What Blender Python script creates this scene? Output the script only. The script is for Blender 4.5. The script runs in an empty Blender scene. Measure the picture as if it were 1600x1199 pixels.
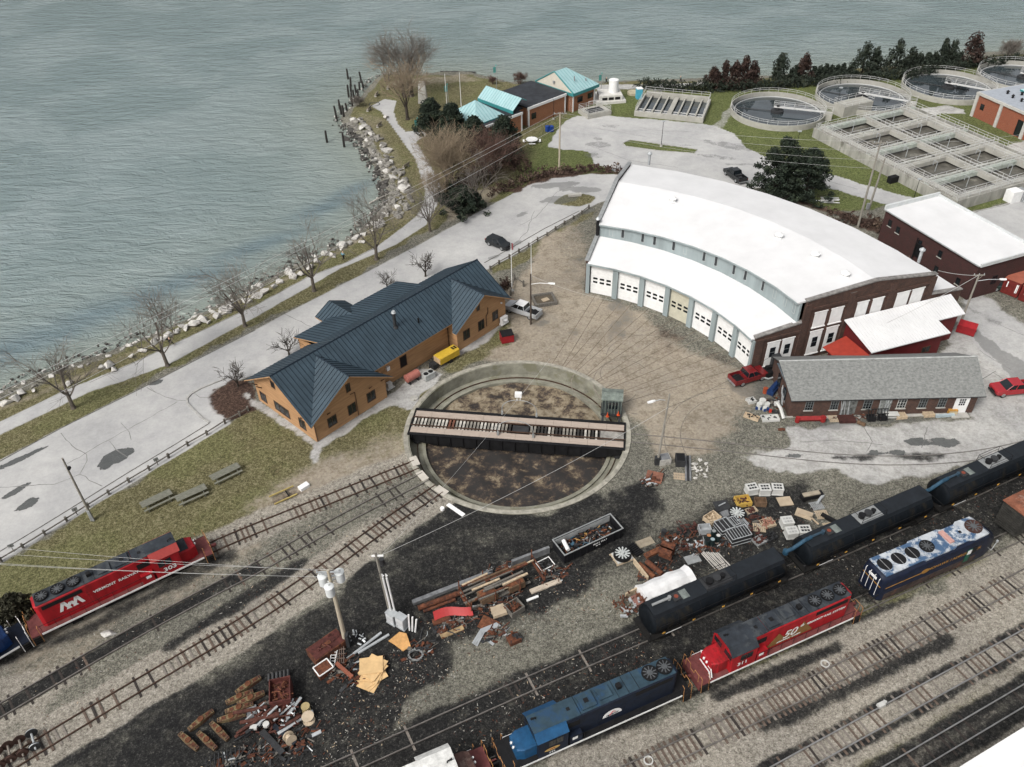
import bpy,bmesh,math,random
import numpy as np
from mathutils import Vector,Matrix
R=math.radians
S=bpy.context.scene
C=S.collection
# -- camera --
CF,CP,CR,CH=1300.0,R(38.93),R(-1.45),70.0
_fw=Vector((0,math.cos(CP),-math.sin(CP)))
_rt=Vector((1,0,0));_up=_rt.cross(_fw)
RT=_rt*math.cos(CR)+_up*math.sin(CR)
UP=-_rt*math.sin(CR)+_up*math.cos(CR)
cam=bpy.data.cameras.new('camera')
cam.sensor_width=36;cam.lens=CF/1600*36
cam.clip_start=1;cam.clip_end=5000
co=bpy.data.objects.new('camera',cam);C.objects.link(co)
m=Matrix.Identity(4)
for i in range(3):
 m[i][0],m[i][1],m[i][2]=RT[i],UP[i],-_fw[i]
m[2][3]=CH
co.matrix_world=m
S.camera=co
def g(px,py,z=0.0):
 """point of the horizontal plane at height z that the photograph shows at pixel (px, py)"""
 d=_fw*CF+RT*(px-800)+UP*(599.5-py)
 t=(z-CH)/d.z
 return Vector((d.x*t,d.y*t,z))
def gang(p,q,z=0):
 a,b=g(*p,z),g(*q,z)
 return math.atan2(b.y-a.y,b.x-a.x)
def gl(p,q,z=0):
 return(g(*p,z)-g(*q,z)).length
 # -- world, sun, exposure --
SUN_EL,SUN_AZ=R(48),R(222)
w=bpy.data.worlds.new('World');S.world=w;w.use_nodes=True
nt=w.node_tree;bg=nt.nodes['Background']
sky=nt.nodes.new('ShaderNodeTexSky');sky.sky_type='NISHITA';sky.sun_disc=False
sky.sun_elevation=SUN_EL;sky.sun_rotation=SUN_AZ
sky.air_density=1.0;sky.dust_density=6.0;sky.ozone_density=1.0
hs=nt.nodes.new('ShaderNodeHueSaturation');hs.inputs['Saturation'].default_value=0.22
nt.links.new(sky.outputs[0],hs.inputs['Color']);nt.links.new(hs.outputs[0],bg.inputs['Color'])
bg.inputs['Strength'].default_value=0.10
sl=bpy.data.lights.new('sun','SUN');sl.energy=1.3;sl.angle=R(18);sl.color=(1.0,0.965,0.91)
so=bpy.data.objects.new('sun',sl);C.objects.link(so)
sd=Vector((math.sin(SUN_AZ)*math.cos(SUN_EL),math.cos(SUN_AZ)*math.cos(SUN_EL),math.sin(SUN_EL)))
so.rotation_euler=sd.to_track_quat('Z','Y').to_euler();so.location=(0,0,120)
S.view_settings.view_transform='Standard';S.view_settings.look='None'
S.view_settings.exposure=0.72;S.view_settings.gamma=1
S.render.engine='CYCLES'
S.cycles.max_bounces=6;S.cycles.diffuse_bounces=3;S.cycles.glossy_bounces=3
S.cycles.transparent_max_bounces=8;S.cycles.caustics_reflective=False;S.cycles.caustics_refractive=False
# -- materials --
MATS={}
def mat(name,col,rough=0.8,metal=0.0,var=0.18,scale=1.5,bump=0.0,detail=5,col2=None,spec=0.3,stretch=None,thr=None):
 """noise-varied principled material; col2 with thr mixes in patches of a second colour"""
 if name in MATS:return MATS[name]
 m=bpy.data.materials.new(name);m.use_nodes=True;MATS[name]=m
 n=m.node_tree.nodes;l=m.node_tree.links;p=n['Principled BSDF']
 p.inputs['Roughness'].default_value=rough;p.inputs['Metallic'].default_value=metal
 p.inputs['Specular IOR Level'].default_value=spec
 tc=n.new('ShaderNodeTexCoord');mp=n.new('ShaderNodeMapping')
 l.new(tc.outputs['Object'],mp.inputs[0])
 if stretch:mp.inputs['Scale'].default_value=stretch
 ns=n.new('ShaderNodeTexNoise');ns.inputs['Scale'].default_value=scale;ns.inputs['Detail'].default_value=detail
 ns.inputs['Roughness'].default_value=0.65
 l.new(mp.outputs[0],ns.inputs['Vector'])
 cr=n.new('ShaderNodeValToRGB')
 a=[max(0,c*(1-1.6*var))for c in col];b=[min(1,c*(1+1.1*var))for c in col]
 e=cr.color_ramp.elements
 e[0].position=0.3;e[0].color=(*a,1);e[1].position=0.7;e[1].color=(*b,1)
 l.new(ns.outputs['Fac'],cr.inputs[0])
 out=cr.outputs[0]
 if col2:
  n2=n.new('ShaderNodeTexNoise');n2.inputs['Scale'].default_value=scale*0.6;n2.inputs['Detail'].default_value=8
  n2.inputs['Roughness'].default_value=0.7
  l.new(mp.outputs[0],n2.inputs['Vector'])
  r2=n.new('ShaderNodeValToRGB');t=thr or 0.55
  r2.color_ramp.elements[0].position=t-0.04;r2.color_ramp.elements[1].position=t+0.04
  l.new(n2.outputs['Fac'],r2.inputs[0])
  mx=n.new('ShaderNodeMix');mx.data_type='RGBA'
  l.new(r2.outputs[0],mx.inputs[0]);l.new(out,mx.inputs[6]);mx.inputs[7].default_value=(*col2,1)
  out=mx.outputs[2]
 l.new(out,p.inputs['Base Color'])
 if bump:
  bp=n.new('ShaderNodeBump');bp.inputs['Strength'].default_value=bump;bp.inputs['Distance'].default_value=0.05
  l.new(ns.outputs['Fac'],bp.inputs['Height']);l.new(bp.outputs[0],p.inputs['Normal'])
 return m
def brick(name,c1,c2,mortar,var=0.5,dirt=(0.03,0.025,0.022),dthr=0.6):
 if name in MATS:return MATS[name]
 m=bpy.data.materials.new(name);m.use_nodes=True;MATS[name]=m
 n=m.node_tree.nodes;l=m.node_tree.links;p=n['Principled BSDF']
 p.inputs['Roughness'].default_value=0.9;p.inputs['Specular IOR Level'].default_value=0.15
 tc=n.new('ShaderNodeTexCoord');sx=n.new('ShaderNodeSeparateXYZ');l.new(tc.outputs['Object'],sx.inputs[0])
 ad=n.new('ShaderNodeMath');l.new(sx.outputs[0],ad.inputs[0]);l.new(sx.outputs[1],ad.inputs[1])
 cb=n.new('ShaderNodeCombineXYZ');l.new(ad.outputs[0],cb.inputs[0]);l.new(sx.outputs[2],cb.inputs[1])
 br=n.new('ShaderNodeTexBrick');br.inputs['Scale'].default_value=1
 br.inputs['Brick Width'].default_value=0.24;br.inputs['Row Height'].default_value=0.085
 br.inputs['Mortar Size'].default_value=0.008
 br.inputs['Color1'].default_value=(*c1,1);br.inputs['Color2'].default_value=(*c2,1);br.inputs['Mortar'].default_value=(*mortar,1)
 l.new(cb.outputs[0],br.inputs['Vector'])
 ns=n.new('ShaderNodeTexNoise');ns.inputs['Scale'].default_value=0.9;ns.inputs['Detail'].default_value=8;ns.inputs['Roughness'].default_value=0.75
 l.new(tc.outputs['Object'],ns.inputs['Vector'])
 cr=n.new('ShaderNodeValToRGB');cr.color_ramp.elements[0].position=dthr-0.2;cr.color_ramp.elements[1].position=dthr+0.15
 l.new(ns.outputs['Fac'],cr.inputs[0])
 ml=n.new('ShaderNodeMath');ml.operation='MULTIPLY';ml.inputs[1].default_value=var;l.new(cr.outputs[0],ml.inputs[0])
 mx=n.new('ShaderNodeMix');mx.data_type='RGBA'
 l.new(ml.outputs[0],mx.inputs[0]);l.new(br.outputs[0],mx.inputs[6]);mx.inputs[7].default_value=(*dirt,1)
 l.new(mx.outputs[2],p.inputs['Base Color'])
 return m
 # -- mesh builder --
class MB:
 def __init__(s):s.v=[];s.f=[];s.mi=[]
 def add(s,vs,fs,mi=0):
  o=len(s.v);s.v+=[tuple(x)for x in vs]
  for f in fs:s.f.append([i+o for i in f]);s.mi.append(mi)
  return s
 def b6(s,x0,x1,y0,y1,z0,z1,mi=0):
  v=[(x,y,z)for z in(z0,z1)for y in(y0,y1)for x in(x0,x1)]
  return s.add(v,[(0,2,3,1),(4,5,7,6),(0,1,5,4),(2,6,7,3),(0,4,6,2),(1,3,7,5)],mi)
 def box(s,x,y,z0,sx,sy,h,rz=0,mi=0,tilt=None):
  c,n=math.cos(rz),math.sin(rz);v=[]
  for z in(0,h):
   for j in(-.5,.5):
    for i in(-.5,.5):
     p=Vector((i*sx,j*sy,z))
     if tilt is not None:
      p.rotate(tilt)
     v.append((x+p.x*c-p.y*n,y+p.x*n+p.y*c,z0+p.z))
  return s.add(v,[(0,2,3,1),(4,5,7,6),(0,1,5,4),(2,6,7,3),(0,4,6,2),(1,3,7,5)],mi)
 def prism(s,pts,z0,z1,mi=0,mit=None):
  n=len(pts);zf0=z0 if callable(z0)else(lambda p:z0);zf1=z1 if callable(z1)else(lambda p:z1)
  ar=sum(pts[i][0]*pts[(i+1)%n][1]-pts[(i+1)%n][0]*pts[i][1]for i in range(n))
  if ar<0:pts=pts[::-1]
  v=[(p[0],p[1],zf0(p))for p in pts]+[(p[0],p[1],zf1(p))for p in pts]
  s.add(v,[[i,(i+1)%n,n+(i+1)%n,n+i]for i in range(n)]+[list(range(n))[::-1]],mi)
  o=len(s.v)-2*n
  s.f.append([o+n+i for i in range(n)]);s.mi.append(mi if mit is None else mit)
  return s
 def slab(s,pts,t=0.15,mi=0,mib=None):
  """3d polygon thickened straight down by t"""
  n=len(pts);pts=[Vector(p)for p in pts]
  nz=sum(pts[i].x*pts[(i+1)%n].y-pts[(i+1)%n].x*pts[i].y for i in range(n))
  if nz<0:pts=pts[::-1]
  v=pts+[p-Vector((0,0,t))for p in pts]
  s.add(v,[list(range(n))],mi)
  o=len(s.v)-2*n
  s.f.append([o+n+i for i in range(n)][::-1]);s.mi.append(mi if mib is None else mib)
  for i in range(n):
   j=(i+1)%n
   s.f.append([o+i,o+n+i,o+n+j,o+j]);s.mi.append(mi if mib is None else mib)
  return s
 def tube(s,pts,r,n=6,mi=0,cap=True):
  pts=[Vector(p)for p in pts];k=len(pts)
  rs=r if isinstance(r,(list,tuple))else[r]*k
  o=len(s.v);prev=None
  for i in range(k):
   d=(pts[min(i+1,k-1)]-pts[max(i-1,0)])
   if d.length<1e-9:d=Vector((0,0,1))
   d.normalize()
   if prev is None:
    a=d.orthogonal().normalized()
   else:
    a=(prev-d*prev.dot(d))
    a=a.normalized()if a.length>1e-6 else d.orthogonal().normalized()
   prev=a;b=d.cross(a)
   for q in range(n):
    t=2*math.pi*q/n
    s.v.append(tuple(pts[i]+(a*math.cos(t)+b*math.sin(t))*rs[i]))
  for i in range(k-1):
   for q in range(n):
    q2=(q+1)%n
    s.f.append([o+i*n+q,o+i*n+q2,o+(i+1)*n+q2,o+(i+1)*n+q]);s.mi.append(mi)
  if cap:
   s.f.append([o+q for q in range(n)][::-1]);s.mi.append(mi)
   s.f.append([o+(k-1)*n+q for q in range(n)]);s.mi.append(mi)
  return s
 def cyl(s,x,y,z0,z1,r,n=16,r2=None,mi=0):
  return s.tube([(x,y,z0),(x,y,z1)],[r,r if r2 is None else r2],n,mi)
 def ex(s,prof,x0,x1,mi=0,axis='x'):
  """extrude a (a,z) profile along x (a=y) or along y (a=x)"""
  n=len(prof)
  if axis=='x':v=[(x0,a,z)for a,z in prof]+[(x1,a,z)for a,z in prof]
  else:v=[(a,x0,z)for a,z in prof]+[(a,x1,z)for a,z in prof]
  fs=[[i,(i+1)%n,n+(i+1)%n,n+i]for i in range(n)]+[list(range(n))[::-1],[n+i for i in range(n)]]
  return s.add(v,fs,mi)
 def loft(s,rings,mi=0,cap=True,closed=True):
  n=len(rings[0]);o=len(s.v)
  for r_ in rings:s.v+=[tuple(p)for p in r_]
  for i in range(len(rings)-1):
   for q in range(n if closed else n-1):
    q2=(q+1)%n
    s.f.append([o+i*n+q,o+i*n+q2,o+(i+1)*n+q2,o+(i+1)*n+q]);s.mi.append(mi)
  if cap:
   s.f.append([o+q for q in range(n)][::-1]);s.mi.append(mi)
   s.f.append([o+(len(rings)-1)*n+q for q in range(n)]);s.mi.append(mi)
  return s
 def ring(s,r0,r1,z0,z1,n=64,mi=0,c=(0,0),a0=0,a1=2*math.pi):
  full=abs(a1-a0-2*math.pi)<1e-6;k=n if full else n+1
  rs=[]
  for i in range(k):
   a=a0+(a1-a0)*i/n;cs,sn=math.cos(a),math.sin(a)
   rs.append([(c[0]+r0*cs,c[1]+r0*sn,z0),(c[0]+r1*cs,c[1]+r1*sn,z0),(c[0]+r1*cs,c[1]+r1*sn,z1),(c[0]+r0*cs,c[1]+r0*sn,z1)])
  if full:rs.append(rs[0])
  return s.loft(rs,mi,cap=not full)
 def rot(s,rz=0,t=(0,0,0),k=1.0,o=0):
  c,n=math.cos(rz),math.sin(rz)
  for i in range(o,len(s.v)):
   x,y,z=s.v[i];s.v[i]=((x*c-y*n)*k+t[0],(x*n+y*c)*k+t[1],z*k+t[2])
  return s
 def build(s,name,mats,parent=None,smooth=False,bevel=0.0,loc=None,fix=True):
  me=bpy.data.meshes.new(name);me.from_pydata(s.v,[],s.f)
  if not isinstance(mats,(list,tuple)):mats=[mats]
  for mm in mats:me.materials.append(mm)
  if len(mats)>1:me.polygons.foreach_set('material_index',s.mi)
  if fix:
   bm=bmesh.new();bm.from_mesh(me);bmesh.ops.recalc_face_normals(bm,faces=bm.faces);bm.to_mesh(me);bm.free()
  if smooth:
   me.polygons.foreach_set('use_smooth',[True]*len(me.polygons))
   if smooth!='all':me.set_sharp_from_angle(angle=R(40))
  me.update()
  o=bpy.data.objects.new(name,me);C.objects.link(o)
  if parent:o.parent=parent
  if loc:o.location=loc
  if bevel:
   b=o.modifiers.new('bevel','BEVEL');b.width=bevel;b.segments=2;b.limit_method='ANGLE'
  return o
def tag(o,label,cat,group=None):
 o['label']=label;o['category']=cat
 if group:o['group']=group
 return o
def thing(name,label,cat,loc=(0,0,0),rz=0.0,group=None):
 o=bpy.data.objects.new(name,None);C.objects.link(o);o.empty_display_size=0.3
 o.location=loc;o.rotation_euler=(0,0,rz)
 return tag(o,label,cat,group)
def struct(o,kind='structure',label=None):
 o['kind']=kind
 if label:o['label']=label
 return o
KIDS={}
def copy_tree(o,loc=None,rz=None,label=None,group=None,scale=None,parent=None):
 c=o.copy();C.objects.link(c)
 if parent:c.parent=parent
 if loc is not None:c.location=loc
 if rz is not None:c.rotation_euler=(0,0,rz)
 if scale is not None:c.scale=scale if isinstance(scale,tuple)else(scale,)*3
 if label:c['label']=label
 if group:c['group']=group
 for ch in list(o.children):copy_tree(ch,parent=c)
 return c
def text(s,size,m,parent,loc,rot,name='lettering',ext=0.01,shear=0,sx=1.0,align='CENTER',bold=0.0):
 cu=bpy.data.curves.new(name,'FONT');cu.body=s;cu.size=size;cu.extrude=ext;cu.shear=shear
 cu.align_x=align;cu.align_y='CENTER';cu.offset=bold
 o=bpy.data.objects.new(name,cu);C.objects.link(o)
 bpy.context.view_layer.update()
 me=bpy.data.meshes.new_from_object(o.evaluated_get(bpy.context.evaluated_depsgraph_get()))
 bpy.data.objects.remove(o);bpy.data.curves.remove(cu)
 me.materials.clear();me.materials.append(m)
 q=bpy.data.objects.new(name,me);C.objects.link(q);q.parent=parent
 q.location=loc;q.rotation_euler=rot;q.scale=(sx,1,1)
 return q
RNG=random.Random(7)
def U(a,b):return RNG.uniform(a,b)
# -- ground: one sheet of masks over a fine grid, split into its named surfaces --
TT=Vector((0.478,77.407,0));TTR=14.11
SHORE_PX=[(-420,820),(-200,712),(0,612),(75,582),(175,548),(240,522),(312,491),(400,447),(445,422),(505,395),(530,380),(556,365),(582,340),(600,322),(604,300),(588,268),(566,228),(545,203),(531,188),(538,176),(556,160),(572,142),(585,125),(598,117),(640,116),(668,117),(697,114),(735,114),(775,124),(800,130),(850,128),(925,130),(1025,127),(1100,124),(1200,120),(1290,112),(1375,106),(1440,96),(1487,89),(1530,84),(1600,80),(1750,60)]
SHORE=[tuple(g(x,y,-1.0)[:2])for x,y in SHORE_PX]
LAND=SHORE+[(900,SHORE[-1][1]+250),(900,-600),(-900,-600),(-900,-400)]
def axis(a,b,st,lo,hi):
 mid=np.arange(a,b+st/2,st)
 def outw(x0,sgn,lim):
  r=[];d=st*2;x=x0+sgn*d
  while(x-lim)*sgn<0:
   r.append(x);d*=1.6;x+=sgn*d
  r.append(lim);return r
 return np.array(outw(a,-1,lo)[::-1]+list(mid)+outw(b,1,hi))
GX=axis(-84,152,0.5,-900,900);GY=axis(28,236,0.5,-500,700)
XX,YY=np.meshgrid(GX,GY)
PX,PY=XX.ravel(),YY.ravel()
def sdist(poly,X,Y):
 """signed distance (positive inside) to a polygon"""
 n=len(poly);d2=np.full(X.shape,1e18);ins=np.zeros(X.shape,bool)
 for i in range(n):
  x0,y0=poly[i];x1,y1=poly[(i+1)%n]
  dx,dy=x1-x0,y1-y0;L2=dx*dx+dy*dy+1e-12
  t=np.clip(((X-x0)*dx+(Y-y0)*dy)/L2,0,1)
  d2=np.minimum(d2,(X-x0-t*dx)**2+(Y-y0-t*dy)**2)
  if dy!=0:
   c=((y0>Y)!=(y1>Y))&(X<dx*(Y-y0)/dy+x0);ins^=c
 return np.where(ins,1,-1)*np.sqrt(d2)
def ldist(line,X,Y):
 d2=np.full(X.shape,1e18)
 for(x0,y0),(x1,y1)in zip(line[:-1],line[1:]):
  dx,dy=x1-x0,y1-y0;L2=dx*dx+dy*dy+1e-12
  t=np.clip(((X-x0)*dx+(Y-y0)*dy)/L2,0,1)
  d2=np.minimum(d2,(X-x0-t*dx)**2+(Y-y0-t*dy)**2)
 return np.sqrt(d2)
LAYERS=['dirt','grit','grass','cinder','ballast','asphalt','pale','mulch']
WT=np.zeros((len(PX),8));WT[:,1]=1
WET=np.zeros(len(PX));DARK=np.zeros(len(PX))
def w2(pts):return[tuple(g(x,y)[:2])for x,y in pts]
def _box(pts,mg):
 xs=[p[0]for p in pts];ys=[p[1]for p in pts]
 return np.where((PX>min(xs)-mg)&(PX<max(xs)+mg)&(PY>min(ys)-mg)&(PY<max(ys)+mg))[0]
def put(layer,idx,mm):
 if layer=='wet':WET[idx]=np.maximum(WET[idx],mm)
 elif layer=='dark':DARK[idx]=np.maximum(DARK[idx],mm)
 else:
  WT[idx]*=(1-mm)[:,None];WT[idx,LAYERS.index(layer)]+=mm
def vnoise(x,y,sc,seed=0):
 tot=np.zeros(len(x));am=1.0;nm=0.0
 T_=np.random.RandomState(900+seed).rand(256,256)
 for o in range(4):
  X,Y=x/sc+17.3*o+200,y/sc+9.1*o+200;ix,iy=np.floor(X).astype(int),np.floor(Y).astype(int);fx,fy=X-ix,Y-iy;fx=fx*fx*(3-2*fx);fy=fy*fy*(3-2*fy)
  q=lambda a,b:T_[(ix+a)%256,(iy+b)%256]
  tot+=am*((q(0,0)*(1-fx)+q(1,0)*fx)*(1-fy)+(q(0,1)*(1-fx)+q(1,1)*fx)*fy);nm+=am;am*=.6;sc*=.5
 return(tot/nm-.5)*2
NS=[0]
def rag(i,soft,k=2.6):
 NS[0]+=1
 if soft<.3:return 0*PX[i]+.12*vnoise(PX[i],PY[i],3,NS[0])
 return vnoise(PX[i],PY[i],2.2+2.2*soft,NS[0])*k*min(soft,1.6)
def ss(x):x=np.clip(x,0,1);return x*x*(3-2*x)
def area(layer,pts,soft=0.4,amt=1.0,world=False):
 P=pts if world else w2(pts);i=_box(P,soft*2+1)
 put(layer,i,amt*ss((sdist(P,PX[i],PY[i])+rag(i,soft))/(2*soft)+0.5))
def line(layer,pts,wid,soft=0.4,amt=1.0,world=False):
 P=pts if world else w2(pts);i=_box(P,wid+soft*2+1)
 put(layer,i,amt*ss((wid-ldist(P,PX[i],PY[i])+rag(i,soft,.9))/(2*soft)+0.5))
def blob(layer,px,py,r,soft=None,amt=1.0,asp=1.0,ang=0):
 c=g(px,py);soft=soft or r*0.6;i=_box([tuple(c[:2])],r*max(1,asp)+soft*2)
 dx,dy=PX[i]-c.x,PY[i]-c.y;ca,sa=math.cos(ang),math.sin(ang)
 d=np.hypot((dx*ca+dy*sa)/asp,-dx*sa+dy*ca)
 put(layer,i,amt*ss((r-d+r*.55*vnoise(PX[i],PY[i],max(1.0,r),NS[0]+7))/(2*soft)+0.5));NS[0]+=1
area('grass',[(560,160),(600,118),(668,118),(735,116),(800,132),(1100,128),(1290,114),(1600,84),(1750,66),(1750,300),(1600,313),(1516,333),(1426,312),(1360,330),(1300,330),(1200,290),(985,268),(800,300),(700,340),(560,430),(200,610),(0,720),(-200,830),(-200,712),(0,625),(200,545),(400,455),(520,395),(610,330),(606,290),(560,220),(536,190)],0.8)
area('grass',[(-200,985),(0,880),(362,660),(395,640),(420,620),(560,600),(640,640),(642,708),(612,715),(555,740),(475,773),(400,803),(340,830),(200,885),(0,968),(-200,1060)],0.6)
area('grass',[(757,412),(800,403),(930,325),(945,318),(935,330),(850,395),(800,420),(770,428)],0.4,0.9)
blob('dirt',540,735,4,3,0.5,2.2,R(35));blob('dirt',470,760,3,2,0.55,2,R(35));blob('dirt',620,690,3,3,0.35)
blob('mulch',450,790,2.2,1.5,0.5,2,R(35));blob('mulch',430,735,1.2,.8,0.4)
area('dirt',[(640,590),(760,520),(800,450),(860,380),(920,350),(918,460),(1000,490),(1110,545),(1180,590),(1180,650),(1140,700),(1080,735),(1010,740),(985,700),(960,620),(880,575),(780,562)],2.5,0.95)
area('grit',[(1130,600),(1240,655),(1250,720),(1140,720),(1090,650)],4,0.35)
area('grit',[(860,380),(905,345),(950,320),(925,400),(915,450),(870,440)],3,0.42)
area('grass',[(640,640),(690,575),(750,530),(790,505),(800,540),(760,560),(700,585)],1.0,0.75)
area('cinder',[(85,1199),(150,1160),(260,1090),(399,1008),(535,912),(650,826),(702,788),(760,802),(850,806),(945,775),(1010,745),(1035,780),(960,880),(900,930),(800,985),(720,1050),(640,1110),(560,1190),(520,1260),(0,1290)],1.0,1.0)
area('cinder',[(520,1260),(640,1140),(720,1090),(980,985),(1240,868),(1460,772),(1620,700),(1640,770),(1545,850),(1330,955),(1070,1075),(800,1185),(780,1260)],1.2,0.9)
area('cinder',[(700,800),(860,812),(990,770),(1060,740),(1130,715),(1250,735),(1300,770),(1290,850),(1210,890),(1100,900),(960,930),(840,950),(700,920)],3.0,0.5)
area('cinder',[(1040,840),(1110,780),(1200,760),(1310,770),(1310,860),(1210,895),(1100,900),(1010,930),(980,900)],1.6,0.62)
area('grit',[(720,1010),(860,950),(960,920),(960,985),(880,1030),(760,1075)],2.5,0.85)
area('grit',[(1020,760),(1100,720),(1240,745),(1100,790),(1040,800)],2.5,0.7)
area('grit',[(1280,745),(1440,765),(1300,830)],2.0,0.8)
line('grit',[(0,1300),(250,1110),(420,1015),(580,910),(720,835),(860,830),(960,790)],1.3,1.0,0.33)
line('grit',[(60,1300),(330,1110),(520,990),(640,905),(760,850)],0.8,0.8,0.25)
area('pale',[(1225,668),(1300,668),(1540,655),(1545,560),(1620,540),(1640,680),(1560,705),(1450,745),(1380,757),(1330,745),(1300,735),(1200,736),(1145,717),(1155,710),(1230,700)],0.7)
area('pale',[(1470,580),(1480,540),(1500,470),(1540,470),(1640,530),(1640,680),(1520,660)],0.8,0.8)
for a in[(1350,715,.7,2.5),(1310,715,.5,2.0),(1440,714,.8,4.0)]:blob('cinder',a[0],a[1],a[2],.5,.7,a[3],R(0))
for a in[(1432,691,.7,2),(1477,691,.9,1.8),(1402,707,.5,2),(1370,708,.4,3),(1240,712,.4,3)]:blob('wet',a[0],a[1],a[2],.3,.8,a[3],0)
ROAD=[(-220,832),(0,720),(100,666),(225,604),(399,515),(570,427),(650,385),(750,330),(797,305),(830,287),(870,277),(925,272),(990,274),(970,300),(950,312),(930,320),(905,333),(800,401),(757,424),(640,480),(400,585),(340,606),(352,655),(362,661),(0,880),(-220,1000)]
area('asphalt',ROAD,0.25)
PATH=[(-220,765),(0,659),(100,611),(212,565),(399,477),(482,432),(540,410),(590,385),(607,372),(652,337),(662,315),(664,297),(650,250),(632,225),(612,197),(595,174),(580,166),(600,155),(620,158),(615,175),(622,195),(634,206),(660,204),(660,215),(650,222),(668,250),(688,290),(685,315),(677,332),(665,352),(620,382),(532,420),(400,495),(262,570),(190,597),(140,612),(0,680),(-220,788)]
area('asphalt',PATH,0.25)
PATH2=[(660,205),(690,185),(730,165),(800,140),(900,133),(1000,132),(1100,129),(1100,134),(1000,139),(920,141),(835,150),(740,178),(700,198),(662,215)]
area('pale',PATH2,0.3,0.9)
LOT=[(882,190),(900,181),(955,182),(1095,193),(1117,197),(1145,210),(1160,227),(1190,243),(1275,266),(1360,291),(1426,309),(1405,322),(1380,318),(1290,293),(1200,292),(1100,300),(985,275),(930,257),(917,237),(855,230),(870,205)]
area('asphalt',LOT,0.3)
LOT2=[(1505,338),(1600,312),(1760,270),(1760,480),(1600,392)]
area('asphalt',LOT2,0.3)
area('asphalt',[(1500,470),(1530,455),(1640,530),(1640,640),(1600,615),(1540,560),(1500,520)],0.6,0.55)
area('dark',[(1512,517),(1524,512),(1548,530),(1600,568),(1640,600),(1640,640),(1600,612),(1560,570),(1535,545)],0.3,0.8)
area('dark',[(1505,478),(1540,490),(1600,517),(1640,540),(1640,560),(1580,520),(1540,507)],0.8,0.6)
area('grass',[(973,224),(985,219),(1090,234),(1085,240),(1030,236),(978,229)],0.25)
area('grass',[(866,318),(880,305),(905,303),(928,308),(925,318),(900,322)],0.4)
area('pale',[(1395,190),(1430,170),(1480,165),(1510,172),(1510,178),(1470,178),(1440,185)],0.3,.8)
area('pale',[(1560,232),(1620,215),(1660,260),(1600,262)],0.3,.8)
area('pale',[(1040,195),(1110,200),(1140,165),(1150,160),(1145,180),(1125,205)],0.3,.5)
for a in[(180,716,1.15,1.9,40),(45,787,.8,1.4,40),(20,770,.45,4,50),(30,718,.45,7,42),(243,598,.5,2,30),(1030,800,0.1,1,0)]:blob('wet',a[0],a[1],a[2],.25,1,a[3],R(a[4]))
for a in[(815,335,.7,2.4,45),(875,312,1.6,2.0,10),(865,290,1.2,4,8),(905,296,1.3,3,-8),(772,402,.5,2.5,30),(808,380,.5,2.2,40),(920,330,.9,1.5,30)]:blob('dark',a[0],a[1],a[2],.35,.9,a[3],R(a[4]))
for a in[(935,226,1.7,1.6,0),(934,217,1,1.2,0),(925,243,1.6,1.3,0),(1120,245,1.0,4,-20),(1150,257,.7,6,-5),(1140,228,1.6,3.5,-30),(955,197,1.2,2,-10),(1075,227,.4,6,-3)]:blob('dark',a[0],a[1],a[2],.4,.55,a[3],R(a[4]))
for a in[(845,505,.9,1.6,20),(897,520,1,1,0),(905,405,.9,1.4,30),(888,424,.7,2,0)]:blob('dark',a[0],a[1],a[2],.6,.6,a[3],R(a[4]))
area('dark',[(965,470),(1010,485),(985,510),(950,540),(940,520),(955,495)],1.2,.6)
area('mulch',[(1010,485),(1060,505),(1110,535),(1060,545),(1000,540)],2.0,.45);area('mulch',[(1110,535),(1165,560),(1160,580),(1090,560)],1.6,.4)
for a in[(1040,560,2.5),(1100,600,2),(930,540,1.6),(860,440,1.3),(1000,600,1.6)]:blob('mulch',a[0],a[1],a[2],1.6,.3)
area('dark',[(1145,600),(1235,575),(1235,640),(1190,650),(1160,625)],1.2,.9)
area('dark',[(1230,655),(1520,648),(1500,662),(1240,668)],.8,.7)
area('mulch',[(318,622),(330,608),(365,595),(385,592),(400,612),(395,640),(362,656)],0.5)
area('pale',[(372,618),(392,606),(400,624),(497,688),(606,618),(640,590),(665,575),(690,585),(680,600),(650,615),(640,640),(612,628),(520,690),(498,703),(490,722),(486,700),(410,640),(392,632)],0.4,.9)
area('pale',[(705,552),(790,500),(765,525),(712,560)],.5,.7)
T1C=[(651,727),(525,777),(400,827),(336,854),(200,916),(60,987),(-80,1060)]
T2C=[(665,746),(530,815),(400,890),(345,917),(200,995),(0,1112),(-100,1172)]
T3C=[(686,765),(600,822),(505,893),(399,965),(235,1061),(71,1160),(-60,1242)]
T4C=[(430,1247),(543,1197),(799,1082),(983,1003),(1240,893),(1460,797),(1620,722)]
T6C=[(900,1250),(1006,1199),(1100,1155),(1299,1058.5),(1593,908),(1700,850)]
T7C=[(1130,1260),(1236,1199),(1599,1000),(1700,945)]
T8C=[(1300,1265),(1412,1199),(1599,1088),(1700,1028)]
area('ballast',[(860,1260),(870,1190),(1075,1092),(1340,968),(1560,862),(1640,820),(1700,800),(1760,1260)],0.8,.95)
line('ballast',T3C,2.6,0.5);line('ballast',T1C,2.5,0.8,0.75);line('grit',T2C,2.8,1,0.6)
area('dirt',[(0,1010),(200,935),(350,865),(420,850),(300,930),(100,1040),(0,1085)],1.5,.45)
area('ballast',[(-100,1120),(0,1085),(200,980),(200,1000),(60,1110),(-100,1200)],1.2,.7)
line('cinder',T2C[2:],0.75,0.35,0.95);line('cinder',[(265,1010),(400,925),(470,880)],0.9,0.7,.8);line('cinder',[(0,1035),(120,990),(290,905),(360,868)],.9,.8,.55)
line('cinder',T4C,1.6,0.9,0.8)
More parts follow.
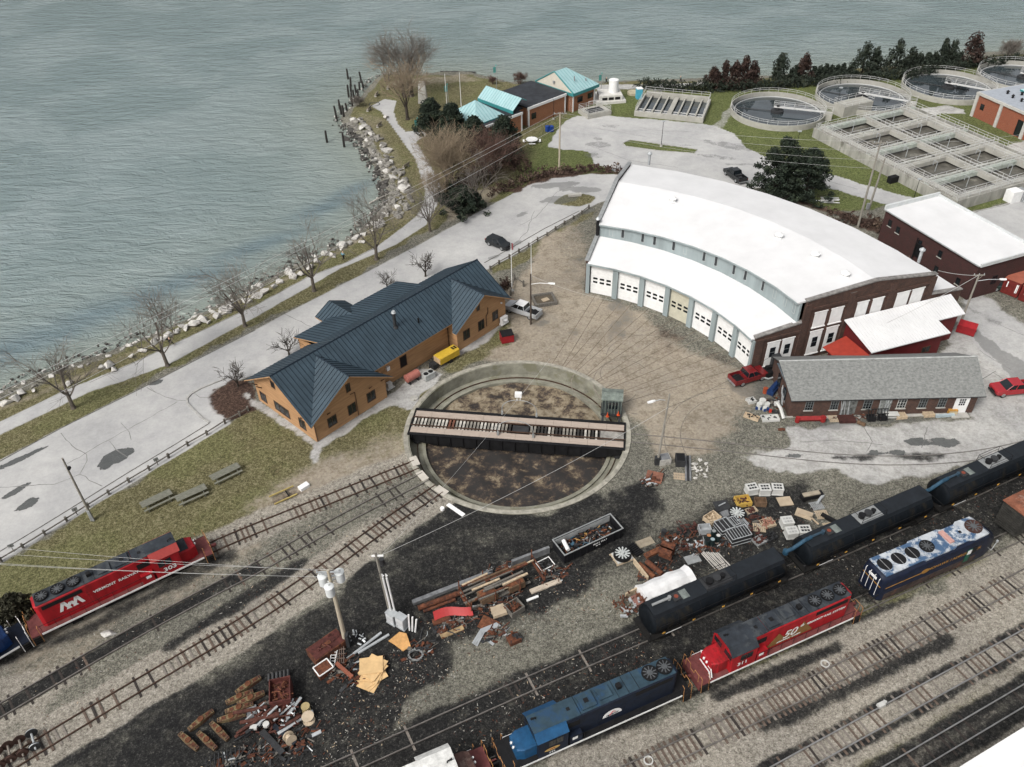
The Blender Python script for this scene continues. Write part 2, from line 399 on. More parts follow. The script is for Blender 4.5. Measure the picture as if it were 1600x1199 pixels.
for T,o1,o2 in((T7C,0.78,.35),(T8C,.9,.7)):
 P=w2(T)
 for s_ in(-1,1):
  Q=[]
  for i,p in enumerate(P):
   a=P[min(i+1,len(P)-1)];b=P[max(i-1,0)];d=Vector((a[0]-b[0],a[1]-b[1])).normalized()
   Q.append((p[0]-d.y*s_*1.05,p[1]+d.x*s_*1.05))
  line('cinder',Q,o2,0.35,0.85,world=True)
line('cinder',T8C,.75,.6,.6)
line('cinder',[(980,1190),(1250,1060),(1400,1000)],.35,.5,.55);line('cinder',[(1195,1135),(1330,1075),(1480,1000)],.9,.7,.75);line('cinder',[(900,1165),(1060,1095),(1300,985),(1420,935)],.5,.5,.65)
line('cinder',[(1120,1090),(1310,1010)],.6,.4,.8);line('grass',[(900,1150),(1080,1075),(1340,960),(1540,872)],.5,.5,.5)
line('grass',[(1340,1199),(1480,1110),(1640,1015)],.6,.6,.35)
P_=SHORE[1:];line('grit',P_,2.2,.5,.95,world=True);line('dirt',[(0,640),(125,590),(320,500),(430,445),(520,400),(590,355)],.8,.8,.5)
area('dirt',[(600,130),(665,120),(735,118),(790,133),(720,128),(640,140)],1.5,.5);area('dirt',[(560,175),(600,190),(650,290),(640,340),(600,370),(625,300),(580,215)],1.2,.4)
area('dirt',[(690,330),(730,300),(790,290),(830,278),(760,320),(700,345)],1,.6);area('mulch',[(790,300),(850,268),(975,266),(975,272),(860,278),(815,300)],.8,.8)
area('mulch',[(1180,292),(1300,330),(1380,345),(1390,380),(1480,430),(1440,420),(1330,345),(1200,300)],.8,.8)
area('mulch',[(690,260),(800,220),(830,250),(790,290),(720,310)],2,.5)
GREEN=ss(sdist(w2([(800,300),(840,215),(925,150),(1000,136),(1290,125),(1620,92),(1760,330),(1480,345),(1300,335),(985,275)]),PX,PY)/6+.5)
SD=sdist(LAND,PX,PY)
ZZ=np.clip((SD-2.0)*0.5,-3.2,0.0)
rs_=np.random.RandomState(3)
ZZ=ZZ+np.where(SD>3,0,rs_.uniform(-.12,.12,len(ZZ))*(np.abs(SD)<3))
far=(PX<GX[6])|(PX>GX[-7])|(PY<GY[6])|(PY>GY[-7])
def ground_material():
 m=bpy.data.materials.new('ground_surface');m.use_nodes=True
 n=m.node_tree.nodes;l=m.node_tree.links;p=n['Principled BSDF']
 p.inputs['Specular IOR Level'].default_value=0.25
 tc=n.new('ShaderNodeTexCoord')
 def noise(sc,det=5,ro=.6,off=0):
  mp=n.new('ShaderNodeMapping');mp.inputs['Location'].default_value=(off*3.1,off*7.7,off);l.new(tc.outputs['Object'],mp.inputs[0])
  q=n.new('ShaderNodeTexNoise');q.inputs['Scale'].default_value=sc;q.inputs['Detail'].default_value=det;q.inputs['Roughness'].default_value=ro
  l.new(mp.outputs[0],q.inputs['Vector']);return q.outputs['Fac']
 def math_(op,a,b=None):
  q=n.new('ShaderNodeMath');q.operation=op
  for i,x in enumerate((a,b)):
   if x is None:continue
   if isinstance(x,(int,float)):q.inputs[i].default_value=x
   else:l.new(x,q.inputs[i])
  return q.outputs[0]
 def ramp(fac,stops):
  r_=n.new('ShaderNodeValToRGB');e=r_.color_ramp.elements
  while len(e)<len(stops):e.new(0.5)
  for k,(po,c)in enumerate(stops):e[k].position=po;e[k].color=(*c,1)
  l.new(fac,r_.inputs[0]);return r_.outputs[0]
 def mixc(f,a,b,mode='MIX'):
  q=n.new('ShaderNodeMix');q.data_type='RGBA';q.blend_type=mode
  if isinstance(f,(int,float)):q.inputs[0].default_value=f
  else:l.new(f,q.inputs[0])
  for i,x in((6,a),(7,b)):
   if isinstance(x,tuple):q.inputs[i].default_value=(*x,1)
   else:l.new(x,q.inputs[i])
  return q.outputs[2]
 big,mid,fine,grain=noise(.11,4),noise(.7,6,.65,1),noise(3.2,5,.7,2),noise(8.5,4,.8,3)
 mixd=math_('ADD',math_('MULTIPLY',mid,.5),math_('MULTIPLY',fine,.5))
 gr=math_('ADD',math_('MULTIPLY',grain,.6),math_('MULTIPLY',fine,.4))
 cols=[ramp(mixd,[(.39,(.195,.165,.125)),(.5,(.295,.255,.20)),(.61,(.375,.335,.272))]),ramp(gr,[(.41,(.055,.053,.044)),(.5,(.145,.14,.114)),(.59,(.29,.28,.235))]),ramp(gr,[(.41,(.042,.038,.015)),(.5,(.125,.115,.053)),(.59,(.27,.245,.15))]),ramp(gr,[(.41,(.006,.006,.0065)),(.5,(.0155,.0155,.0155)),(.58,(.04,.04,.037)),(.64,(.19,.18,.165))]),ramp(gr,[(.38,(.075,.067,.055)),(.46,(.215,.197,.165)),(.54,(.335,.31,.265)),(.64,(.54,.51,.45))]),ramp(mixd,[(.40,(.345,.345,.342)),(.6,(.405,.405,.40))]),ramp(mixd,[(.41,(.315,.31,.295)),(.59,(.48,.475,.46))]),ramp(gr,[(.41,(.018,.010,.008)),(.5,(.055,.032,.024)),(.59,(.13,.085,.06))]),]
 cols[2]=mixc(math_('MULTIPLY',ss_node(n,l,big,.46,.60),.45),cols[2],ramp(gr,[(.41,(.030,.038,.011)),(.59,(.15,.16,.062))]))
 gw=n.new('ShaderNodeVertexColor');gw.layer_name='layers_c';gs=n.new('ShaderNodeSeparateColor');l.new(gw.outputs[0],gs.inputs[0])
 cols[2]=mixc(math_('MULTIPLY',gs.outputs[2],.8),cols[2],ramp(gr,[(.41,(.028,.042,.010)),(.5,(.085,.112,.030)),(.59,(.17,.185,.075))]))
 cols[0]=mixc(math_('MULTIPLY',ss_node(n,l,mid,.52,.7),.4),cols[0],(.145,.125,.10))
 cols[3]=mixc(math_('MULTIPLY',ss_node(n,l,mid,.52,.75),.42),cols[3],cols[1])
 A=n.new('ShaderNodeVertexColor');A.layer_name='layers_a';B=n.new('ShaderNodeVertexColor');B.layer_name='layers_b'
 D=n.new('ShaderNodeVertexColor');D.layer_name='layers_c'
 ws=[]
 for q in(A,B):
  sp=n.new('ShaderNodeSeparateColor');l.new(q.outputs['Color'],sp.inputs[0])
  ws+=[sp.outputs[0],sp.outputs[1],sp.outputs[2],q.outputs['Alpha']]
 spd=n.new('ShaderNodeSeparateColor');l.new(D.outputs['Color'],spd.inputs[0])
 tot=None;acc=None
 for k in range(8):
  nz=noise(1.3+.13*k,6,.72,11+k*5)
  wk=math_('POWER',math_('MULTIPLY',ws[k],math_('ADD',math_('MULTIPLY',nz,2.2),.02)),3.2)
  q=n.new('ShaderNodeVectorMath');q.operation='SCALE';l.new(cols[k],q.inputs[0]);l.new(wk,q.inputs['Scale'])
  if acc is None:acc,tot=q.outputs[0],wk
  else:
   a=n.new('ShaderNodeVectorMath');a.operation='ADD';l.new(acc,a.inputs[0]);l.new(q.outputs[0],a.inputs[1]);acc=a.outputs[0]
   tot=math_('ADD',tot,wk)
 dv=n.new('ShaderNodeVectorMath');dv.operation='SCALE';l.new(acc,dv.inputs[0]);l.new(math_('DIVIDE',1.0,math_('ADD',tot,1e-6)),dv.inputs['Scale'])
 col=dv.outputs[0]
 col=mixc(1.0,col,ramp(big,[(.3,(.80,.80,.81)),(.7,(1.10,1.09,1.07))]),'MULTIPLY')
 jit=math_('MULTIPLY',math_('SUBTRACT',mixd,.5),2.2)
 wet=ss_node(n,l,math_('ADD',spd.outputs[0],jit),.42,.52);dark=ss_node(n,l,math_('ADD',spd.outputs[1],jit),.35,.65)
 col=mixc(math_('MULTIPLY',dark,.55),col,(.09,.092,.09))
 col=mixc(math_('MULTIPLY',wet,.82),col,(.035,.04,.04))
 l.new(col,p.inputs['Base Color'])
 l.new(math_('SUBTRACT',.92,math_('MULTIPLY',wet,.55)),p.inputs['Roughness'])
 bp=n.new('ShaderNodeBump');bp.inputs['Strength'].default_value=.9;bp.inputs['Distance'].default_value=.2
 l.new(math_('MULTIPLY',gr,math_('SUBTRACT',1.0,math_('ADD',math_('MULTIPLY',ws[5],.92),wet))),bp.inputs['Height']);l.new(bp.outputs[0],p.inputs['Normal'])
 return m
def ss_node(n,l,x,a,b):
 q=n.new('ShaderNodeMapRange');q.interpolation_type='SMOOTHSTEP';q.inputs[1].default_value=a;q.inputs[2].default_value=b
 l.new(x,q.inputs[0]);return q.outputs[0]
GMAT=ground_material()
def build_ground():
 nx,ny=len(GX),len(GY)
 ii=(np.arange(ny-1)[:,None]*nx+np.arange(nx-1)[None,:]).ravel()
 Q=np.stack([ii,ii+1,ii+nx+1,ii+nx],1)
 cx=PX[Q].mean(1);cy=PY[Q].mean(1);cs=SD[Q].max(1)
 keep=(cs>-5)&(np.hypot(cx-TT.x,cy-TT.y)>TTR-.36)
 reg=np.zeros(len(Q),int)
 def mark(poly,k):
  i=np.where(keep)[0];P=w2(poly);xs=[p[0]for p in P];ys=[p[1]for p in P]
  i=i[(cx[i]>min(xs))&(cx[i]<max(xs))&(cy[i]>min(ys))&(cy[i]<max(ys))]
  s_=sdist(P,cx[i],cy[i]);reg[i[s_>0]]=k
 wl=WT[Q].mean(1)
 reg[wl[:,2]>.5]=1
 reg[(wl[:,4]>.5)]=2
 reg[(wl[:,6]>.5)]=7
 mark(ROAD,3);mark(PATH,4);mark(PATH2,4);mark(LOT,5);mark(LOT2,5)
 reg[(wl[:,2]>.5)&(reg==5)]=1
 reg[(cs<2.6)]=6
 names=['ground','lawn','ballast','road','footpath','parking_lot','shore_bank','concrete_apron']
 for k,nm in enumerate(names):
  q=Q[keep&(reg==k)]
  if not len(q):continue
  vid,inv=np.unique(q.ravel(),return_inverse=True)
  me=bpy.data.meshes.new(nm);me.vertices.add(len(vid))
  me.vertices.foreach_set('co',np.stack([PX[vid],PY[vid],ZZ[vid]],1).astype(np.float32).ravel())
  me.loops.add(len(inv));me.loops.foreach_set('vertex_index',inv.astype(np.int32))
  me.polygons.add(len(q));me.polygons.foreach_set('loop_start',np.arange(0,4*len(q),4,dtype=np.int32))
  try:me.polygons.foreach_set('loop_total',np.full(len(q),4,dtype=np.int32))
  except Exception:pass
  me.update(calc_edges=True);me.validate()
  for an,arr in(('layers_a',WT[vid,:4]),('layers_b',WT[vid,4:]),('layers_c',np.stack([WET[vid],DARK[vid],GREEN[vid],0*WET[vid]],1))):
   at=me.color_attributes.new(an,'FLOAT_COLOR','POINT');at.data.foreach_set('color',arr.astype(np.float32).ravel())
  me.polygons.foreach_set('use_smooth',[True]*len(me.polygons))
  me.materials.append(GMAT);o=bpy.data.objects.new(nm,me);C.objects.link(o);struct(o)
build_ground()
# -- lake --
def build_lake():
 lx=axis(-180,180,1.5,-2500,2500);ly=axis(70,310,1.5,-600,3500)
 X,Y=np.meshgrid(lx,ly);x,y=X.ravel(),Y.ravel()
 s_=sdist(LAND,x,y)
 sh=np.exp(-np.clip(-s_,0,None)/13.0)
 rs=np.random.RandomState(1)
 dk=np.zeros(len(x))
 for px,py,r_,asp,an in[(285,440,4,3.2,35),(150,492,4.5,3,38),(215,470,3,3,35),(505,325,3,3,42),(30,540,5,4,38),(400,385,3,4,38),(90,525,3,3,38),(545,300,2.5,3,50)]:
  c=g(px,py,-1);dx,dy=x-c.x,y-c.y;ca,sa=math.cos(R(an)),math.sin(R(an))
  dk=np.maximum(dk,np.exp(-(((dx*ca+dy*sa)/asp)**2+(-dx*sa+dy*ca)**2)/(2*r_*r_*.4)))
 nx,ny=len(lx),len(ly)
 ii=(np.arange(ny-1)[:,None]*nx+np.arange(nx-1)[None,:]).ravel()
 Q=np.stack([ii,ii+1,ii+nx+1,ii+nx],1);Q=Q[s_[Q].min(1)<3]
 me=bpy.data.meshes.new('lake');me.from_pydata(np.stack([x,y,np.full(len(x),-1.0)],1).tolist(),[],Q.tolist())
 at=me.color_attributes.new('depth','FLOAT_COLOR','POINT')
 at.data.foreach_set('color',np.stack([sh,dk,sh,sh],1).astype(np.float32).ravel())
 m=bpy.data.materials.new('lake_water');m.use_nodes=True;n=m.node_tree.nodes;l=m.node_tree.links;p=n['Principled BSDF']
 tc=n.new('ShaderNodeTexCoord')
 def nz(scale,rot,sc,det,ro,dist=0.6):
  mp=n.new('ShaderNodeMapping');mp.inputs['Rotation'].default_value=(0,0,rot);mp.inputs['Scale'].default_value=scale;l.new(tc.outputs['Object'],mp.inputs[0])
  q=n.new('ShaderNodeTexNoise');q.inputs['Scale'].default_value=sc;q.inputs['Detail'].default_value=det;q.inputs['Roughness'].default_value=ro;q.inputs['Distortion'].default_value=dist
  l.new(mp.outputs[0],q.inputs['Vector']);return q.outputs['Fac']
 w1=nz((.35,1,1),R(8),.42,6,.62);w2_=nz((.5,1,1),R(-12),1.5,4,.6);w3=nz((1,1,1),0,.035,4,.5)
 ad=n.new('ShaderNodeMath');ad.operation='MULTIPLY_ADD';l.new(w2_,ad.inputs[0]);ad.inputs[1].default_value=.28;l.new(w1,ad.inputs[2])
 bp=n.new('ShaderNodeBump');bp.inputs['Strength'].default_value=1.0;bp.inputs['Distance'].default_value=.95;l.new(ad.outputs[0],bp.inputs['Height']);l.new(bp.outputs[0],p.inputs['Normal'])
 vc=n.new('ShaderNodeVertexColor');vc.layer_name='depth';sp=n.new('ShaderNodeSeparateColor');l.new(vc.outputs[0],sp.inputs[0])
 def mixc(f,a,b):
  q=n.new('ShaderNodeMix');q.data_type='RGBA';l.new(f,q.inputs[0])
  for i,c in((6,a),(7,b)):
   if isinstance(c,tuple):q.inputs[i].default_value=(*c,1)
   else:l.new(c,q.inputs[i])
  return q.outputs[2]
 deep=mixc(ss_node(n,l,w3,.4,.62),(.160,.208,.210),(.205,.254,.256))
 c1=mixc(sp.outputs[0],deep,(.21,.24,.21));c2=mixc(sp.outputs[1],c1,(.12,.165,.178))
 l.new(c2,p.inputs['Base Color']);p.inputs['Roughness'].default_value=.10;p.inputs['IOR'].default_value=1.33;p.inputs['Specular IOR Level'].default_value=1.0
 me.materials.append(m);o=bpy.data.objects.new('lake',me);C.objects.link(o);struct(o)
build_lake()
# -- shared building materials --
WHITE=mat('white_membrane',(.60,.60,.602),.6,var=.05,scale=.25,detail=7)
WHITEP=mat('white_paint',(.70,.70,.69),.6,var=.07,scale=1.5)
TEALP=mat('pale_teal_paint',(.25,.292,.298),.6,var=.14,scale=.6,stretch=(1,1,.15))
GLASS=mat('dark_glass',(.012,.016,.019),.12,var=.3,scale=.8,spec=.6)
BLACK=mat('black_metal',(.006,.006,.007),.7,var=.3)
DGREY=mat('dark_grey_metal',(.030,.031,.033),.6,var=.25)
GREYM=mat('grey_metal',(.27,.28,.28),.5,var=.15,metal=.2)
GALV=mat('galvanised_steel',(.42,.44,.45),.45,var=.12,metal=.3)
CONC=mat('concrete',(.37,.36,.33),.9,var=.2,scale=.8,bump=.2,col2=(.16,.15,.13),thr=.6)
OCHRE=mat('ochre_siding',(.37,.215,.108),.75,var=.16,scale=1.2,stretch=(.35,.35,3.0))
BROWNF=mat('brown_frame',(.075,.042,.026),.6,var=.2)
SEAM=mat('blue_metal_roof',(.032,.052,.068),.5,var=.16,scale=.5,detail=7,spec=.4)
SEAMD=mat('roof_seam',(.011,.020,.031),.5,var=.1)
BRICK=brick('old_red_brick',(.105,.052,.038),(.062,.035,.029),(.10,.085,.075),.75,dthr=.58)
BRICKD=brick('dark_red_brick',(.066,.025,.024),(.045,.020,.020),(.07,.05,.045),.6)
BRICKN=brick('orange_brick',(.30,.128,.065),(.25,.10,.052),(.3,.2,.14),.12)
BRICKR=brick('rust_brick',(.26,.075,.038),(.21,.06,.032),(.25,.15,.11),.15)
COPING=mat('stone_coping',(.21,.20,.19),.85,var=.3,scale=1.5)
REDSID=mat('red_siding',(.105,.012,.013),.6,var=.14,scale=.9,stretch=(1,1,.2))
REDROOF=mat('red_metal_roof',(.27,.035,.022),.5,var=.12)
SHINGLE=mat('grey_shingle',(.18,.185,.178),.95,var=.26,scale=2.6,detail=9,stretch=(1,1.6,1.6),bump=.3)
CYANR=mat('turquoise_metal_roof',(.29,.44,.455),.5,var=.07,scale=.5)
CYAND=mat('turquoise_trim',(.04,.20,.205),.5,var=.1)
TARR=mat('dark_roof_membrane',(.028,.031,.037),.8,var=.25,scale=.6)
CREAM=mat('cream_panel',(.50,.47,.40),.7,var=.06)
WOODG=mat('weathered_timber',(.13,.12,.105),.9,var=.3,scale=3,stretch=(4,1,1))
WOODB=mat('brown_timber',(.12,.075,.045),.9,var=.3,scale=3)
WOODP=mat('pale_timber',(.43,.34,.235),.85,var=.22,scale=3)
RUST=mat('rusty_steel',(.115,.042,.022),.9,var=.45,scale=3,bump=.2,col2=(.05,.022,.016),thr=.55)
RUSTL=mat('orange_rust',(.15,.058,.028),.9,var=.4,scale=3,col2=(.07,.03,.02),thr=.55)
RUBBER=mat('black_rubber',(.013,.013,.013),.85,var=.2)
def xf(ang,A):
 c,s=math.cos(ang),math.sin(ang)
 return lambda x,y,z:(A[0]+x*c-y*s,A[1]+x*s+y*c,z)
def window(par,A,ang,s,z0,w,h,fm=None,gm=None,nx=2,ny=1,fw=.09,out=-1,name='window',sill=None,label=None):
 """window on the wall line from A along ang; out=-1 puts the outside on the right of that line"""
 fm=fm or BROWNF;gm=gm or GLASS
 f=MB();y0,y1=0.0,.05*out
 X0,X1=s,s+w
 def bar(xa,xb,za,zb,d):f.b6(xa,xb,min(y0,d),max(y0,d),za,zb)
 bar(X0,X1,z0,z0+fw,y1);bar(X0,X1,z0+h-fw,z0+h,y1)
 bar(X0,X0+fw,z0+fw,z0+h-fw,y1);bar(X1-fw,X1,z0+fw,z0+h-fw,y1)
 for i in range(1,nx):x=X0+w*i/nx;bar(x-fw*.35,x+fw*.35,z0+fw,z0+h-fw,y1*.9)
 for i in range(1,ny):z=z0+h*i/ny;bar(X0+fw,X1-fw,z-fw*.25,z+fw*.25,y1*.8)
 if sill:f.b6(X0-.1,X1+.1,min(0,.12*out),max(0,.12*out),z0-.12,z0-.005,1)
 T=xf(ang,A);f.v=[T(*p)for p in f.v]
 o=f.build(name,[fm,sill]if sill else fm,par)
 if label:o['label']=label
 q=MB();d=.02*out;q.b6(X0+fw,X1-fw,min(0,d),max(0,d),z0+fw,z0+h-fw);q.v=[T(*p)for p in q.v]
 q.build('pane',gm,o)
 return o
def ribs(mb,poly,zf,axis,pitch,wid=.06,hgt=.06,mi=0,off=0.0):
 """standing seams on a roof plane given as a 2d polygon and a height function; seams run along axis ('x' or 'y')"""
 k=1 if axis=='x' else 0
 lo=min(p[k]for p in poly);hi=max(p[k]for p in poly);t=lo+off+pitch*.5;n=len(poly)
 while t<hi:
  cr=[]
  for i in range(n):
   a,b=poly[i],poly[(i+1)%n]
   if(a[k]>t)!=(b[k]>t):
    cr.append(a[1-k]+(b[1-k]-a[1-k])*(t-a[k])/(b[k]-a[k]))
  cr.sort()
  for j in range(0,len(cr)-1,2):
   c0,c1=cr[j]+.03,cr[j+1]-.03
   if c1-c0<.25:continue
   pts=[]
   for c_ in(c0,c1):
    for d in(-wid/2,wid/2):
     x,y=(c_,t+d)if axis=='x' else(t+d,c_)
     for zz in(.002,hgt):pts.append((x,y,zf(x,y)+zz))
   mb.add(pts,[(0,1,3,2),(4,6,7,5),(0,4,5,1),(2,3,7,6),(1,5,7,3),(0,2,6,4)],mi)
  t+=pitch
  # -- timber station with blue roof --
def station():
 N=(-24.33,76.08);an=math.atan2(.730,.683)
 T=thing('station_building','long ochre timber building with blue standing seam roof beside the turntable','building',(N[0],N[1],0),an)
 wl=MB()
 def gabx(x0,x1,ya,yb,yc,ze,zp):
  wl.ex([(ya,0),(yb,0),(yb,ze),(yc,zp),(ya,ze)],x0,x1)
 gabx(0,.3,0,12.4,6.2,3.75,7.45);gabx(34.3,34.6,0,12.4,6.2,3.75,7.45)
 wl.ex([(.3,0),(11.5,0),(11.5,3.75),(5.7,7.15),(.3,3.95)],0,.3,axis='y')
 wl.ex([(24.7,0),(34.3,0),(34.3,4.3),(29.6,7.15),(24.7,4.3)],0,.3,axis='y')
 wl.b6(11.2,11.5,.3,1.8,0,3.7);wl.b6(24.7,25.0,.3,1.8,0,4.1);wl.b6(11.2,25.0,1.8,2.1,0,4.85)
 wl.b6(.3,9.6,12.1,12.4,0,3.75);wl.b6(28,34.3,12.1,12.4,0,3.75)
 wl.b6(9.6,9.9,10.3,16,0,3.1);wl.b6(27.7,28,10.3,16,0,3.1);wl.b6(9.9,27.7,15.7,16,0,3.05)
 wl.b6(15.3,19.7,16,18.2,0,2.9)
 wl.build('wall',OCHRE,T)
 zA=lambda x,y:7.7-.606*abs(y-6.2)
 zB=lambda xc:(lambda x,y:7.4-.606*abs(x-xc))
 zP=lambda x,y:5.03-.318*(y-10.6)
 rf=MB()
 P=[]
 P.append(([(-.9,6.2),(-.9,-.9),(5.7,5.705),(10.6,.8),(24.7,.8),(29.6,5.705),(35.5,-.2),(35.5,6.2)],zA,'y'))
 P.append(([(5.7,-.9),(5.7,5.705),(-.9,-.9)],zB(5.7),'x'));P.append(([(5.7,-.9),(12.3,-.9),(5.7,5.705)],zB(5.7),'x'))
 P.append(([(29.6,-.9),(29.6,5.705),(24.7,.8),(23.7,-.2),(23.7,-.9)],zB(29.6),'x'));P.append(([(29.6,-.9),(35.5,-.9),(35.5,-.2),(29.6,5.705)],zB(29.6),'x'))
 P.append(([(-.9,6.202),(9.3,6.202),(9.3,13.3),(-.9,13.3)],zA,'y'));P.append(([(28.4,6.202),(35.5,6.202),(35.5,13.3),(28.4,13.3)],zA,'y'))
 P.append(([(9.3,6.202),(28.4,6.202),(28.4,10.6),(9.3,10.6)],zA,'y'));P.append(([(9.3,10.602),(28.4,10.602),(28.4,16.7),(9.3,16.7)],zP,'y'))
 zD=lambda x,y:4.05-.5*abs(x-17.5)
 P.append(([(17.5,13.7),(17.5,19),(14.7,19),(14.7,16.6)],zD,'x'));P.append(([(17.502,13.7),(20.3,16.6),(20.3,19),(17.502,19)],zD,'x'))
 for pl,zf,ax in P:rf.slab([(x,y,zf(x,y))for x,y in pl],.16,0,1)
 ro=rf.build('roof',[SEAM,OCHRE],T)
 sm=MB()
 for pl,zf,ax in P:ribs(sm,pl,zf,ax,.62)
 for a,b in[((-.9,6.2,7.7),(35.5,6.2,7.7)),((5.7,-.9,7.4),(5.7,5.7,7.4)),((29.6,-.9,7.4),(29.6,5.7,7.4))]:sm.tube([(a[0],a[1],a[2]+.02),(b[0],b[1],b[2]+.02)],.1,5)
 sm.build('seams',SEAMD,ro)
 L=-math.pi/2
 for s,z0,w,h,nx in[(.75,.55,1.4,1.5,2),(3.95,.7,3.2,1.5,3),(9.15,.7,1.35,1.6,2),(4.3,4.55,.9,1.1,1),(7.1,4.55,.9,1.1,1)]:
  window(T,(0,12.4),L,s,z0,w,h,nx=nx)
 for s,z0,w,h in[(1.98,.95,1.4,1.5),(5.18,.88,1.3,1.6),(8.3,.98,1.4,1.55),(5.45,4.45,.7,1.3)]:window(T,(0,0),0,s,z0,w,h)
 for s,z0,w,h in[(25.85,1.2,1.3,1.6),(28.85,1.2,1.25,1.65),(31.8,1.4,1.2,1.55)]:window(T,(0,0),0,s,z0,w,h)
 window(T,(0,0),0,28.75,4.7,.6,1.2,nx=1)
 window(T,(0,1.8),0,15.65,1.4,1.2,1.8,gm=BLACK,nx=1,name='shuttered_window')
 for s in(2,6,9.5):window(T,(34.6,0),math.pi/2,s,1.1,1.4,1.6)
 for s in(11,14,21,25):window(T,(28,16),math.pi,s-9.5,.9,1.3,1.5)
 ch=MB();ch.cyl(17.35,4.0,6.1,8.6,.22,14);ch.cyl(17.35,4.0,8.6,8.9,.34,14,.2,mi=1);ch.cyl(17.35,4.0,6.2,6.5,.42,14,.25)
 ch.build('chimney',[DGREY,GALV],T,smooth=True)
 vt=MB();vt.cyl(20.6,3.0,5.6,6.5,.12,10);vt.build('vent_pipe',BLACK,T)
 for pts in([(6.6,-.07,.1),(6.6,-.07,3.9),(5.9,-.07,4.0)],[(30.5,-.07,1.3),(30.5,-.07,3.0),(30.9,-.07,3.5),(30.9,-.07,4.3)],[(.1,-.08,.1),(.05,-.08,3.3)],[(24.6,1.7,.1),(24.55,1.7,4.2)]):
  dp=MB();dp.tube(pts,.055,6);dp.build('downpipe',BROWNF,T)
 for x,y,dx,dy in[(0,1.6,-1,0),(0,10.8,-1,0),(0,11.8,-1,0),(2.2,0,0,-1),(8.9,0,0,-1),(10.9,0,0,-1),(14,1.8,0,-1),(19.2,1.8,0,-1),(22,1.8,0,-1)]:
  b=MB();zt=min(zA(x,y),3.75 if dx else 4.4)-.15
  px_,py_=abs(dy)*.05,abs(dx)*.05
  q3=[(x,y,zt-.8),(x,y,zt-.6),(x+dx*.6,y+dy*.6,zt-.06),(x+dx*.75,y+dy*.75,zt-.06)]
  b.loft([[(a+px_*sg,c_+py_*sg,z)for a,c_,z in q3]for sg in(-1,1)])
  b.build('eave_bracket',BROWNF,T)
 hv=MB();hv.b6(33.1,34.3,-.75,-.25,.55,1.5);hv.b6(33.0,34.4,-.8,-.2,.3,.5);hv.cyl(33.7,-.76,1.0,1.02,.3,12);hv.build('wall_unit',WHITEP,T)
 lb=MB();lb.b6(26.4,26.6,-.2,0,4.5,5.0);lb.b6(33.6,33.8,-.2,0,3.6,3.8);lb.b6(13.2,13.7,1.5,1.8,2.5,3.1);lb.build('wall_lamp',WHITEP,T)
station()
